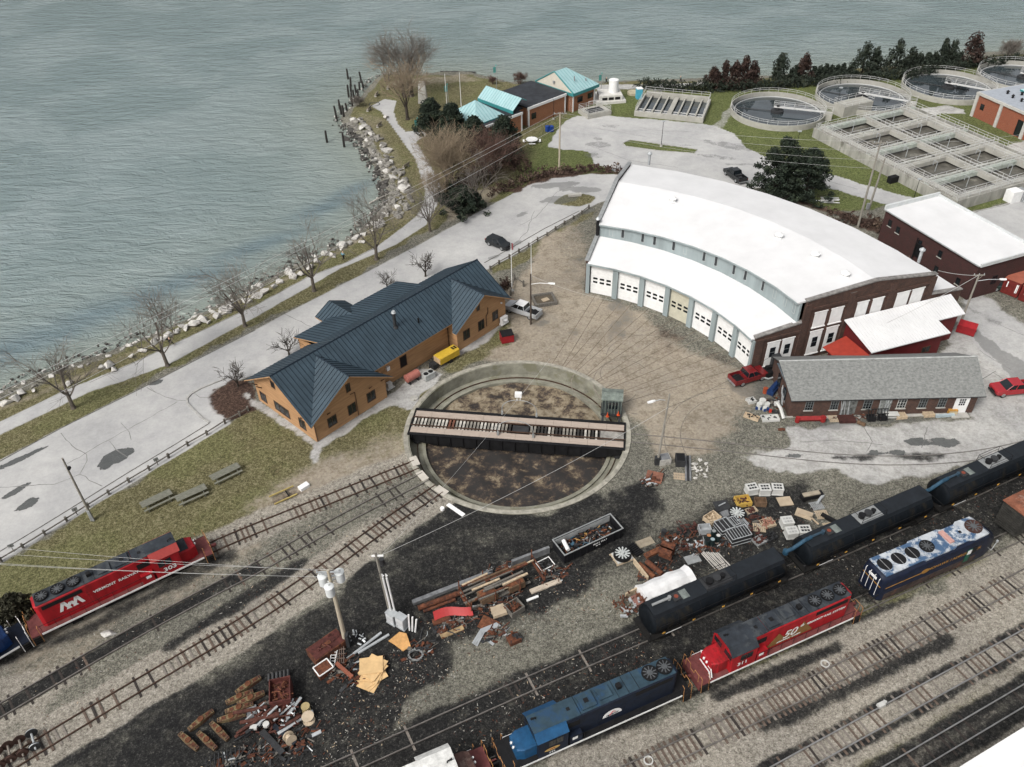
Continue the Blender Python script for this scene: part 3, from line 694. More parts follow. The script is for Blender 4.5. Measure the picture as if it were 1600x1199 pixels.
# -- roundhouse --
def roundhouse():
 A0=[69.74,62.21,54.78,47.33,40.1,32.6,25.2,18.5]
 am=R(44);O=TT+Vector((46*math.cos(am),46*math.sin(am),0))
 T=thing('roundhouse','curved engine house with white stepped roofs and seven pale garage doors','building',O)
 def P(r,a,z):return(TT.x+r*math.cos(R(a))-O.x,TT.y+r*math.sin(R(a))-O.y,z)
 dz=lambda a:(44-a)/25.6*.42
 def strip(name,prof,m,aa=A0,th=None,mb=None,mi=0):
  f=mb or MB()
  f.loft([[P(r,a,z+(dz(a)if k else 0))for r,z,k in prof]for a in aa],mi)
  return f if mb else f.build(name,m,T)
 strip('lower_roof',[(32.75,5.25,0),(32.75,5.45,0),(39.6,6.65,0),(39.6,6.45,0)],WHITE)
 strip('eave_trim',[(32.68,5.12,0),(32.68,5.38,0),(32.74,5.38,0),(32.74,5.12,0)],TEALP)
 strip('clerestory_wall',[(39.25,6.55,0),(39.25,9.0,1),(39.55,9.0,1),(39.55,6.66,0)],TEALP)
 strip('clerestory_fascia',[(38.75,9.0,1),(38.75,9.22,1),(38.85,9.22,1),(38.85,9.0,1)],TEALP)
 strip('upper_roof',[(38.8,9.05,1),(38.8,9.32,1),(50.8,10.42,0),(60.7,9.15,0),(60.7,8.9,0),(50.8,10.1,0)],WHITE)
 strip('rear_wall',[(59.9,0,0),(60.35,0,0),(60.35,9.0,0),(59.9,9.0,0)],BRICK)
 strip('door_head',[(33.2,4.95,0),(33.2,5.3,0),(33.55,5.4,0),(33.55,4.95,0)],TEALP)
 for i,a in enumerate(A0):
  f=MB();o_=R(.75)
  w=.8 if 0<i<7 else .55
  c,s_=math.cos(R(a)),math.sin(R(a));x,y,_=P(33.32,a,0)
  f.box(x,y,0,.75,w,5.15,R(a));f.build('pilaster',TEALP,T)
 for i in range(7):
  a,b=A0[i],A0[i+1];p0,p1=Vector(P(33.45,a,0)),Vector(P(33.45,b,0));d=(p1-p0);Ln=d.length;an=math.atan2(d.y,d.x)
  m_=mat('cream_door',(.46,.44,.35),.6,var=.08)if i==3 else WHITEP
  f=MB();x0,x1=.4,Ln-.4
  for k in range(8):f.b6(x0,x1,-.05,.05,.03+k*.615,.03+k*.615+.6)
  f.v=[xf(an,p0)(*q)for q in f.v];dr=f.build('garage_door',m_,T)
  if i==3:dr['label']='cream garage door'
  cx=Ln/2
  for r_ in range(2):
   for c_ in range(3):
    q=MB();xx=cx+(c_-1)*1.05+(.12 if r_ else 0)*0;zz=2.05+r_*.62
    n=14;ring=[]
    for k in range(n):
     t=2*math.pi*k/n;ring.append((xx+max(-.36,min(.36,.42*math.cos(t)*1.1)),max(-.17,min(.17,.2*math.sin(t)*1.1))+zz))
    q.loft([[(X,.09*0-.052,Z)for X,Z in ring],[(X,-.075,Z)for X,Z in ring]])
    q.v=[xf(an,p0)(*v)for v in q.v];q.build('door_window',GLASS,dr)
 for a in[67.0,64.3,59.6,56.8,52.2,49.4,44.7,41.7,37.0,34.0,29.1,25.8,22.6,19.9]:
  i=max(j for j in range(7)if A0[j]>=a);p0,p1=Vector(P(39.25,A0[i],0)),Vector(P(39.25,A0[i+1],0));d=p1-p0;an=math.atan2(d.y,d.x)
  t=(A0[i]-a)/(A0[i]-A0[i+1])*d.length
  window(T,p0,an,t-.28,7.2+dz(a)*.6,.56,1.6,fm=mat('grey_trim',(.33,.36,.36),.6),gm=GLASS if round(a,1)not in(67.0,49.4,25.8,22.6,19.9)else TEALP,nx=1,fw=.07)
 ae=18.5;c,s_=math.cos(R(ae)),math.sin(R(ae));ex0=P(0,ae,0)
 E=lambda x,y,z:(ex0[0]+x*c+y*s_,ex0[1]+x*s_-y*c,z)
 f=MB()
 prof=[(33.2,0),(66.4,0),(66.4,5.55),(60.75,6.0),(60.75,9.25),(50.85,10.5),(40.15,9.75),(40.15,6.45),(33.2,5.7)]
 f.ex(prof,-.2,.25,axis='y')
 for x0,x1,z1 in[(33.2,34.4,5.3),(39.9,40.9,9.2),(46.7,47.7,9.6),(53.2,54.2,9.5),(60.0,60.9,9.0)]:f.b6(x0,x1,.25,.42,0,z1)
 for x0,x1,z in[(34.4,39.9,4.95),(40.9,46.7,8.2),(47.7,53.2,8.2),(54.2,60,8.0)]:f.b6(x0,x1,.25,.40,z,z+.35)
 f.v=[E(*v)for v in f.v];ew=f.build('end_wall',BRICK,T)
 cp=MB()
 for(xa,za),(xb,zb)in[((33.1,5.7),(40.1,6.45)),((40.0,9.75),(50.85,10.5)),((50.85,10.5),(60.9,9.25)),((60.9,6.0),(66.5,5.55))]:
  n=int((xb-xa)/.75);cp=MB()
  for k in range(n):
   t0,t1=k/n,(k+.96)/n;x0,x1=xa+(xb-xa)*t0,xa+(xb-xa)*t1;z0,z1=za+(zb-za)*t0,za+(zb-za)*t1
   cp.loft([[(x0,-.3,z0+.003),(x0,.36,z0+.003),(x0,.36,z0+.2),(x0,-.3,z0+.2)],[(x1,-.3,z1+.003),(x1,.36,z1+.003),(x1,.36,z1+.2),(x1,-.3,z1+.2)]])
  cp.v=[E(*v)for v in cp.v];cp.build('coping',COPING,ew)
 def panel(x0,x1,z0,z1,pane=None):
  q=MB();q.b6(x0,x1,.25,.32,z0,z1);q.b6(x0-.08,x1+.08,.25,.36,z1+.002,z1+.14);q.b6(x0-.12,x1+.12,.25,.4,z0-.14,z0-.002)
  q.v=[E(*v)for v in q.v];o=q.build('window',WHITEP,T)
  if pane:
   w_=MB();xm=(x0+x1)/2
   for k in range(2):
    w_.b6(xm-.42,xm+.42,.32,.345,pane+k*.82,pane+k*.82+.76)
   w_.v=[E(*v)for v in w_.v];w_.build('pane',GLASS,o)
 for x0,x1 in[(35.2,37.1),(37.5,39.3)]:panel(x0,x1,.6,4.35,1.9)
 for x0,x1 in[(41.75,43.65),(44.35,46.2)]:panel(x0,x1,.8,4.5,1.95)
 for x0,x1 in[(41.75,43.65),(44.35,46.2),(48.45,50.2),(50.9,52.65),(54.85,56.9),(57.35,59.3)]:panel(x0,x1,5.25,7.55)
 xr=MB()
 def Q(r,a,z):return P(r,a,z)
 xr.loft([[Q(60.36,a,5.9),Q(66.3,a,5.45),Q(66.3,a,5.2),Q(60.36,a,5.65)]for a in(18.6,24,30,36)]);xr.build('annex_roof',WHITE,T)
 xw=MB();xw.loft([[Q(65.8,a,0),Q(66.1,a,0),Q(66.1,a,5.2),Q(65.8,a,5.2)]for a in(18.9,24,30,36)]);xw.loft([[Q(60.4,a,0),Q(66,a,0),Q(66,a,5.2),Q(60.4,a,5.2)]for a in(35.7,36)]);xw.build('annex_wall',BRICK,T)
 lw=MB();ex1=P(0,70.0,0);c2,s2=math.cos(R(70.0)),math.sin(R(70.0))
 E2=lambda x,y,z:(ex1[0]+x*c2+y*s2,ex1[1]+x*s2-y*c2,z)
 lw.ex([(33.2,0),(60.6,0),(60.6,9.35),(50.85,10.7),(39.2,9.0),(39.2,6.75),(33.2,5.65)],-.28,.1,axis='y');lw.v=[E2(*v)for v in lw.v];lw.build('end_wall',BRICK,T)
 c3=MB()
 for(xa,za),(xb,zb)in[((33.0,5.65),(39.2,6.75)),((39.0,9.0),(50.85,10.7)),((50.85,10.7),(60.8,9.35))]:
  c3=MB();c3.loft([[(xa,-.4,za+.003),(xa,.2,za+.003),(xa,.2,za+.2),(xa,-.4,za+.2)],[(xb,-.4,zb+.003),(xb,.2,zb+.003),(xb,.2,zb+.2),(xb,-.4,zb+.2)]])
  c3.v=[E2(*v)for v in c3.v];c3.build('coping',GREYM,T)
 ps=MB();x,y,_=P(39.0,70.1,0);ps.cyl(x,y,5.5,9.6,.28,10);ps.cyl(x,y,9.6,9.9,.4,10,.2,mi=1);ps.build('chimney',[BLACK,GALV],T,smooth=True)
 for px,py,z in[(1436,407,9.2),(1014,255,9.2)]:
  p=g(px,py,z)-O;q=MB();q.cyl(p.x,p.y,z-.3,z+1.6,.22,12);q.cyl(p.x,p.y,z+1.6,z+1.75,.42,12);q.cyl(p.x,p.y,z+1.75,z+2.0,.4,12,.12);q.build('flue',GALV,T,smooth=True)
 for a in(58.3,36.6,28.7,21.8):
  x,y,_=P(48.0,a,0);z=10.1;q=MB()
  q.cyl(x,y,z,z+.25,.62,16,.5);q.cyl(x,y,z+.25,z+.55,.42,16);q.cyl(x,y,z+.5,z+.62,.66,16);q.cyl(x,y,z+.62,z+.95,.62,16,.1);q.build('roof_ventilator',WHITEP,T,smooth=True)
 dp=MB();x,y,_=P(33.0,18.9,0);x2,y2,_=P(32.7,18.9,0);dp.tube([(x2,y2,5.2),(x,y,4.4),(x,y,.3)],.07,6);dp.build('downpipe',WHITEP,T)
roundhouse()
# -- red annex with white roof --
def annex():
 a,b,c_,d,e,f_=[Vector((44.9,91.7)),Vector((47.1,86.3)),Vector((59.1,90.3)),Vector((58.1,92.4)),Vector((62.4,93.8)),Vector((61.6,97.3))]
 O=Vector((53,90,0));T=thing('red_annex','red sided lean-to shed with a ribbed white metal roof against the brick end wall','shed',O)
 L=lambda p,z:(p.x-O.x,p.y-O.y,z)
 ux=(f_-a).normalized();uy=Vector((ux.y,-ux.x))
 zf=lambda p:5.5-.27*((p-a).dot(uy))
 rf=MB();pts=[a,b,c_,d,e,f_];rf.slab([L(p,zf(p))for p in pts],.14);ro=rf.build('roof',WHITE,T)
 sm=MB();n=int((f_-a).length/.45)
 for k in range(1,n):
  s0=k*.45;p0=a+ux*s0;ln=(b-a).dot(uy)-.05 if s0<(c_-a).dot(ux)-.1 else(e-a).dot(uy)-.05
  p0=p0+uy*.05;p1=p0+uy*(ln-.1)
  sm.tube([L(p0,zf(p0)+.015),L(p1,zf(p1)+.015)],.025,4)
 sm.build('ribs',mat('rib_white',(.52,.52,.525),.5),ro)
 wl=MB();iw=.55
 A,B,Cc,D,E_=a+ux*iw,b+ux*iw-uy*iw,c_-ux*iw-uy*iw,d-ux*iw-uy*iw*1,e-ux*iw-uy*iw
 F=f_-ux*iw
 wl.prism([(p.x-O.x,p.y-O.y)for p in(A,B,Cc,D,E_,F)],0,lambda q:zf(Vector((q[0]+O.x,q[1]+O.y)))-.16);wl.build('wall',REDSID,T)
 q=MB();w0=g(1290,538,3.2);p=[Vector((45.2,90.6)),Vector((41.8,89.2)),Vector((43.4,84.6)),Vector((46.9,86.0))]
 q.slab([L(p[0],3.6),L(p[1],2.9),L(p[2],2.9),L(p[3],3.6)],.1);q.build('awning',REDROOF,T)
 q=MB();q.prism([(v.x-O.x,v.y-O.y)for v in[Vector((45.4,90.2)),Vector((42.6,89.0)),Vector((43.9,85.2)),Vector((46.6,86.4))]],0,2.75);q.build('porch_wall',REDSID,T)
 wa=B;an=math.atan2((Cc-B).y,(Cc-B).x)
 window(T,(B.x-O.x,B.y-O.y),an,8.6,1.0,1.4,1.0,nx=2)
 window(T,(Cc.x-O.x,Cc.y-O.y),math.atan2((D-Cc).y,(D-Cc).x),.4,1.2,.9,.9,nx=2)
annex()
# -- low brick workshop --
def workshop():
 T=thing('brick_workshop','low old brick workshop with grey shingle gable roof and clutter along its front','building',(34.7,78.55,0),R(-.2))
 Lx,Dy,ze,zr=23.2,8.4,3.0,5.55
 wl=MB();wl.b6(0,Lx,0,.35,0,ze);wl.b6(0,Lx,Dy-.35,Dy,0,ze)
 for x0,x1 in((0,.35),(Lx-.35,Lx)):wl.ex([(.352,0),(Dy-.352,0),(Dy-.352,ze),(Dy/2,zr-.2),(.352,ze)],x0,x1)
 wl.build('wall',BRICK,T)
 rf=MB();zf=lambda y:ze+.12+(zr-ze)*(1-abs(y-Dy/2)/(Dy/2))
 rf.slab([(-.15,-.35,zf(-.35)),(Lx+.75,-.35,zf(-.35)),(Lx+.75,Dy/2,zf(Dy/2)),(-1.0,Dy/2,zf(Dy/2))],.14,0,1)
 rf.slab([(-1.0,Dy/2+.002,zf(Dy/2)),(Lx+.75,Dy/2+.002,zf(Dy/2)),(Lx+.75,Dy+.35,zf(Dy+.35)),(-.15,Dy+.35,zf(Dy+.35))],.14,0,1)
 rf.build('roof',[SHINGLE,DGREY],T)
 rc=MB();rc.tube([(-1.0,Dy/2,zf(Dy/2)+.03),(Lx+.75,Dy/2,zf(Dy/2)+.03)],.12,6);rc.build('ridge_cap',mat('ridge_grey',(.33,.34,.33),.7),T)
 pl=MB();pl.ex([(1.2,3.05),(Dy-1.2,3.05),(Dy/2,zr-.3)],-.03,.0);pl.build('gable_board',mat('blue_grey_board',(.13,.17,.20),.8,var=.3),T)
 GR=mat('grey_window_frame',(.14,.15,.15),.7)
 for x,w in[(1.85,1.0),(5.0,1.0),(9.1,1.1),(13.35,1.1),(16.05,1.0),(18.45,1.0)]:
  window(T,(0,0),0,x,1.05,w,1.8,fm=GR if x!=13.35 else mat('pale_frame',(.4,.4,.38),.7),nx=3,ny=4,fw=.07,sill=CONC)
 for x,w,m_,nm in[(6.4,1.9,mat('bare_plywood',(.12,.125,.12),.9,var=.5,scale=2),'boarded_door'),(11.1,1.5,mat('grey_plank_door',(.2,.21,.2),.9,var=.4,scale=3),'boarded_opening')]:
  q=MB();q.b6(x,x+w,-.06,0,.15,2.75)
  for k in range(6):xx=x+U(.1,w-.1);q.tube([(xx,-.1,.2),(xx+U(-.5,.5),-.1,2.5)],.04,4,1)
  q.build(nm,[m_,GALV],T)
 q=MB();q.b6(20.7,22.1,-.08,0,.1,2.55);q.b6(20.55,20.69,-.1,0,.1,2.7);q.b6(22.11,22.25,-.1,0,.1,2.7)
 dr=q.build('white_door',WHITEP,T)
 q=MB()
 for i in range(3):
  for j in range(3):q.b6(21.05+i*.27,21.05+i*.27+.2,-.1,-.08,1.35+j*.36,1.35+j*.36+.28)
 q.build('pane',GLASS,dr)
 q=MB();q.b6(-.4,.6,-.14,.0,0,.12);q.b6(20.3,22.5,-1.0,-.05,0,.14);q.b6(1,20,-.5,-.02,0,.07);q.build('doorstep',CONC,T)
 q=MB();q.b6(-.12,.0,2.0,2.9,1.0,2.6);q.b6(-.12,0,4.6,5.6,1.1,2.7);q.build('gable_window',GLASS,T)
workshop()
# -- dark brick warehouse --
def warehouse():
 p0=Vector((61.2,121.8));p1=Vector((68.3,103.6));d=(p1-p0).normalized();an=math.atan2(d.y,d.x)
 T=thing('brick_warehouse','dark brick warehouse with flat white roof behind the roundhouse','building',(p0.x,p0.y,0),an)
 L,W=(p1-p0).length,11.0
 wl=MB();wl.prism([(.15,.15),(L-.15,.15),(L-.15,W-.15),(.15,W-.15)],0,5.85);wl.build('wall',BRICKD,T)
 rf=MB();rf.slab([(0,0,6.0),(L,0,6.0),(L,W,6.15),(0,W,6.15)],.14);rf.build('roof',WHITE,T)
 pr=MB();pr.b6(-.1,.22,-.05,W+.1,5.8,6.75);pr.b6(.222,L+.1,W-.12,W+.1,5.8,6.5);pr.b6(L-.12,L+.1,.3,W-.13,5.7,6.25);pr.build('parapet',mat('pale_parapet',(.5,.52,.52),.7,var=.08),T)
 gt=MB();gt.tube([(0,-.08,5.93),(L,-.08,5.93)],.1,6);gt.build('gutter',GREYM,T)
 ivw=[(1.3,3.9),(3.2,3.6),(8.0,3.6),(12.1,3.9),(12.3,1.3),(16.6,1.6)]
 for x,z in ivw:window(T,(0,.15),0,x,z-.2,.75,1.1,fm=BLACK,nx=1,sill=CONC,out=-1)
 q=MB();q.b6(8.0,9.1,-.1,.15,1.8,3.9);q.tube([(8.2,-.4,1),(8.2,-.4,5)],.1,6);q.build('loading_hatch',BLACK,T)
 window(T,(L-.15,0),math.pi/2,4.0,1.8,1.0,1.4,fm=BLACK,nx=1)
warehouse()
# -- treatment works: brick office with turquoise roofs (left) --
def office():
 O=Vector((-2.5,173.5));ex=Vector((.735,.678));an=math.atan2(ex.y,ex.x)
 b1=Vector((.9,170.4))
 T=thing('brick_office','orange brick building with turquoise metal roofs near the point','building',(b1.x,b1.y,0),an)
 wl=MB();wl.b6(-8,3.6,0,11,0,3.9);wl.b6(6.0,17.6,.6,11.6,0,4.0);wl.b6(3.6,6.0,2,11,0,3.6);wl.b6(18.6,26.0,-.6,10,0,4.2);wl.b6(17.6,18.6,2,10,0,4)
 wl.build('wall',BRICKN,T)
 for x in(3.3,6.0,17.3,18.6,25.6):tr=MB();tr.b6(x,x+.35,-.72 if x>18 else(.5 if x>5 else-.08),.2 if x>18 else 1.0,0,4.0);tr.build('white_post',WHITEP,T)
 tr=MB();tr.b6(5.8,17.8,.4,.598,3.7,4.25);tr.build('white_fascia',WHITEP,T);tr=MB();tr.b6(-8,3.7,-.2,-.002,3.6,4.1);tr.build('white_fascia',WHITEP,T)
 rf=MB();rf.b6(-8.1,3.7,0,11.1,3.92,4.12);rf.b6(5.8,18,.6,11.8,4.02,4.3);rf.b6(3.7,5.8,2,11,3.6,3.9);rf.build('flat_roof',TARR,T)
 def hip(x0,x1,y0,y1,ze,za,nm='hip_roof'):
  q=MB();c=((x0+x1)/2,(y0+y1)/2,za);k=[(x0,y0,ze),(x1,y0,ze),(x1,y1,ze),(x0,y1,ze)]
  q.add(k+[c],[(0,1,4),(1,2,4),(2,3,4),(3,0,4),(3,2,1,0)]);q.b6(x0+.02,x1-.02,y0+.02,y1-.02,ze-.45,ze-.01,1)
  for i in range(4):
   a,b=Vector(k[i]),Vector(k[(i+1)%4]);n=int((b-a).length/.8)
   for j in range(1,n):
    t=j/n;p=a.lerp(b,t);mid=a.lerp(b,.5);fr=1-abs(t-.5)*2
    e=p+(Vector(c)-mid)*fr;q.tube([p+Vector((0,0,.03)),e+Vector((0,0,.03))],.035,4,2)
  q.build(nm,[CYANR,CYAND,mat('turquoise_seam',(.13,.30,.32),.5)],T)
 hip(-8.5,-.5,1,10,4.4,7.4)
 def gable(x0,x1,y0,y1,ze,zr,nm):
  q=MB();xm=x1-1.4
  q.slab([(x0,y0,ze),(x0,y1,ze),(xm,y1,zr),(xm,y0,zr)],.18,0,1);q.slab([(xm+.002,y0,zr),(xm+.002,y1,zr),(x1,y1,zr-.7),(x1,y0,zr-.7)],.18,0,1)
  q.b6(x0-.05,x0+.1,y0,y1,ze-.7,ze-.05,1)
  n=int((y1-y0)/.7)
  for j in range(1,n):y=y0+(y1-y0)*j/n;q.tube([(x0,y,ze+.03),(xm,y,zr+.03)],.035,4,2)
  q.build(nm,[CYANR,CYAND,mat('turquoise_seam',(.13,.3,.32),.5)],T)
 gable(1.2,5.2,.2,11.3,4.9,6.9,'ridge_roof')
 q=MB();x0,x1,y0,y1=18.2,26.8,-1.2,10.6;ym=(y0+y1)/2;ze,zr=4.4,7.9;xr=22
 q.add([(x0,y0,ze),(x1,y0,ze),(x1,y1,ze),(x0,y1,ze),(x0,ym,zr),(xr,ym,zr)],[(0,1,5,4),(1,2,5),(2,3,4,5),(3,2,1,0)])
 q.add([(x0,y0,ze),(x0,ym,zr),(x0,y1,ze)],[(0,1,2)],3);q.b6(x0,x1,y0+.01,y1-.01,ze-.7,ze-.01,1)
 for j in range(1,10):
  x=x0+(x1-x0)*j/10;t=min(1,(x1-x)/(x1-xr));q.tube([(x,y0,ze+.03),(x,y0+(ym-y0)*t,ze+(zr-ze)*t+.03)],.035,4,2)
 q.tube([(x0-.02,y0,ze),(x0-.02,ym,zr),(x0-.02,y1,ze)],.16,5,1)
 q.build('gable_roof',[CYANR,CYAND,mat('turquoise_seam',(.13,.3,.32),.5),CREAM],T)
 q=MB();q.cyl(18.15,ym,5.4,5.9,.3,10);q.cyl(21,1.2,6,7,.12,8);q.cyl(24,.5,5.2,6,.12,8);q.build('roof_vent',GREYM,T)
 for x in(20.2,23.6):window(T,(18.6,-.6),0,x-18.6,1.7,1.7,1.2,fm=BLACK,nx=3)
 window(T,(6,.6),0,1.0,1.3,1.4,1.3,fm=BLACK,nx=2)
 q=MB();q.b6(17.7,18.5,1.9,2.0,.1,2.4);q.b6(4.0,5.6,1.9,2.0,.1,2.6);q.build('doorway',BLACK,T)
office()
# -- treatment works: brick plant building (right) --
def plant():
 a=g(1517,181,0);b=g(1600,220,0);d=(b-a).normalized();an=math.atan2(d.y,d.x)
 T=thing('brick_plant_building','rust brick plant building with pale roof and turquoise hip beside the aeration basins','building',a,an)
 L=34;W=20;H=5.0
 wl=MB();wl.b6(0,L,0,W,0,H-.3);wl.build('wall',BRICKR,T)
 pl=MB()
 for x in(-.15,6.4,13.2,20):pl.b6(x,x+.7,-.25,-.002,0,H)
 pl.b6(-.2,L,-.3,W+.2,H-.3,H+.15);pl.build('concrete_trim',mat('pale_concrete',(.42,.41,.38),.85,var=.1),T)
 rf=MB();rf.b6(.1,L-.1,.2,W-.2,H+.152,H+.2);rf.build('roof',mat('grey_blue_roof',(.30,.325,.36),.75,var=.1),T)
 q=MB();x0,x1,y0,y1=3,L,8,W+.5;c=((x0+9),(y0+y1)/2,H+3.2)
 q.add([(x0,y0,H+.6),(x1,y0,H+.6),(x1,y1,H+.6),(x0,y1,H+.6),c,(x1,c[1],c[2])],[(0,1,5,4),(2,3,4,5),(3,0,4),(1,2,5),(3,2,1,0)]);q.b6(x0,x1,y0+.01,y1,H+.2,H+.58,1);q.build('hip_roof',[CYANR,CYAND],T)
 q=MB()
 for x,y in[(3.2,4.5),(5.5,3.6),(7.8,3.6),(10,3.2),(12.5,4.6),(5,6.5),(9,6.2)]:q.cyl(x,y,H+.2,H+.7,.22,8);q.cyl(x,y,H+.7,H+.95,.4,8,.1)
 q.build('roof_vents',BLACK,T)
 window(T,(0,0),0,1.6,2.0,1.0,1.2,fm=BLACK,nx=1);window(T,(0,0),0,11.6,.2,1.5,3.2,fm=BLACK,nx=1,name='louvre_door')
plant()
# -- corner of a white roof at the lower right --
def corner_shed():
 a,b=g(1490,1204,4.5),g(1605,1133,4.5);d=(b-a).normalized();an=math.atan2(d.y,d.x)
 T=thing('white_roofed_shed','flat white roof corner beside the nearest tracks','building',(a.x,a.y,0),an)
 q=MB();q.b6(-6,30,-14,-.2,0,4.2);q.build('wall',CONC,T)
 q=MB();q.b6(-6.2,30,-14.2,0,4.21,4.5);q.build('roof',mat('snowy_roof',(.66,.66,.655),.7,var=.06,scale=.8),T)
corner_shed()
# -- turntable --
RAILD=mat('rusty_rail',(.075,.045,.032),.6,metal=.3,var=.3)
RAILL=mat('polished_rail',(.34,.335,.33),.35,metal=.6,var=.15)
RAILM=mat('worn_rail',(.20,.185,.17),.45,metal=.5,var=.25)
SLEEP=[mat('sleeper_brown',(.105,.078,.062),.95,var=.35,scale=3),mat('sleeper_dark',(.035,.029,.026),.95,var=.35,scale=3),mat('sleeper_grey',(.175,.155,.135),.95,var=.3,scale=3)]
PITC=mat('pit_concrete',(.21,.205,.165),.9,var=.22,scale=.7,col2=(.155,.15,.105),thr=.56)
PINK=mat('pinkish_planks',(.345,.285,.24),.85,var=.12,scale=2,stretch=(.5,4,1))
BGIRD=mat('black_girder',(.007,.007,.008),.6,var=.4,scale=1.2)
def turntable_pit():
 T=thing('turntable_pit','round concrete turntable pit with overgrown floor','pit',TT)
 q=MB();q.ring(13.45,14.15,-3.0,.07,96);q.build('pit_wall',PITC,T)
 q=MB();q.ring(13.6,14.17,.072,.13,96);q.build('rim_coping',mat('rim_stone',(.30,.285,.24),.9,var=.25,scale=1.2,col2=(.2,.19,.16),thr=.58),T)
 q=MB();q.ring(11.55,12.0,-3.0,-1.55,96);q.ring(12.0,13.45,-3.0,-1.78,96);q.build('rail_ledge',PITC,T)
 q=MB();q.ring(12.55,12.63,-1.78,-1.6,96);q.build('ring_rail',RAILD,T)
 rs=np.random.RandomState(5);n=70;me=MB();H={}
 def h(x,y):
  return-1.9+.1*math.sin(x*.5+1)*math.cos(y*.45)+.12*math.sin(1.3*x+.7*y)+rs.uniform(-.05,.05)-.1*math.exp(-((y+1)**2)/14)
 rings=[]
 for i in range(1,30):
  r=11.62*i/29;rings.append([(r*math.cos(2*math.pi*k/72),r*math.sin(2*math.pi*k/72),h(r*math.cos(2*math.pi*k/72),r*math.sin(2*math.pi*k/72)))for k in range(72)])
 me.loft(rings,0,cap=False);me.f.append(list(range(72)));me.mi.append(0)
 m=bpy.data.materials.new('pit_floor');m.use_nodes=True;nn=m.node_tree.nodes;l=m.node_tree.links;p=nn['Principled BSDF']
 tc=nn.new('ShaderNodeTexCoord');n1=nn.new('ShaderNodeTexNoise');n1.inputs['Scale'].default_value=.5;n1.inputs['Detail'].default_value=10;n1.inputs['Roughness'].default_value=.72;n1.inputs['Distortion'].default_value=.15;l.new(tc.outputs['Object'],n1.inputs['Vector'])
 sx=nn.new('ShaderNodeSeparateXYZ');l.new(tc.outputs['Object'],sx.inputs[0])
 gy=nn.new('ShaderNodeMapRange');gy.inputs[1].default_value=-1.5;gy.inputs[2].default_value=2.5;gy.inputs[3].default_value=-.075;gy.inputs[4].default_value=.13;l.new(sx.outputs[1],gy.inputs[0])
 n0=nn.new('ShaderNodeMath');n0.operation='MULTIPLY_ADD';n0.inputs[1].default_value=1.9;n0.inputs[2].default_value=-.47;l.new(n1.outputs['Fac'],n0.inputs[0]);ad=nn.new('ShaderNodeMath');l.new(n0.outputs[0],ad.inputs[0]);l.new(gy.outputs[0],ad.inputs[1])
 r_=nn.new('ShaderNodeValToRGB');e=r_.color_ramp.elements
 for po,c_ in[(.34,(.016,.014,.013)),(.45,(.036,.026,.02)),(.54,(.085,.062,.042)),(.64,(.17,.135,.088)),(.78,(.25,.21,.15))]:
  if po==.34:e[0].position=po;e[0].color=(*c_,1)
  elif po==.78:e[-1].position=po;e[-1].color=(*c_,1)
  else:k=e.new(po);k.color=(*c_,1)
 n2=nn.new('ShaderNodeTexNoise');n2.inputs['Scale'].default_value=3.2;n2.inputs['Detail'].default_value=5;n2.inputs['Roughness'].default_value=.75;l.new(tc.outputs['Object'],n2.inputs['Vector'])
 a2=nn.new('ShaderNodeMath');a2.operation='MULTIPLY_ADD';l.new(n2.outputs['Fac'],a2.inputs[0]);a2.inputs[1].default_value=.5;a2.inputs[2].default_value=-.25
 a3=nn.new('ShaderNodeMath');l.new(ad.outputs[0],a3.inputs[0]);l.new(a2.outputs[0],a3.inputs[1]);l.new(a3.outputs[0],r_.inputs[0]);l.new(r_.outputs[0],p.inputs['Base Color']);p.inputs['Roughness'].default_value=.85
 me.build('pit_floor',m,T,smooth='all')
 for px,py in[(648,722),(660,745),(690,768)]:
  q=MB();a=g(px,py)-TT;an=math.atan2(a.y,a.x);q.box(a.x,a.y,.132,.9,1.6,.05,an);q.build('rim_pad',mat('pale_stone',(.45,.42,.37),.85,var=.1),T)
turntable_pit()
BA,BB=g(645,659,.25),g(977.5,683,.25)
BANG=math.atan2(BB.y-BA.y,BB.x-BA.x)
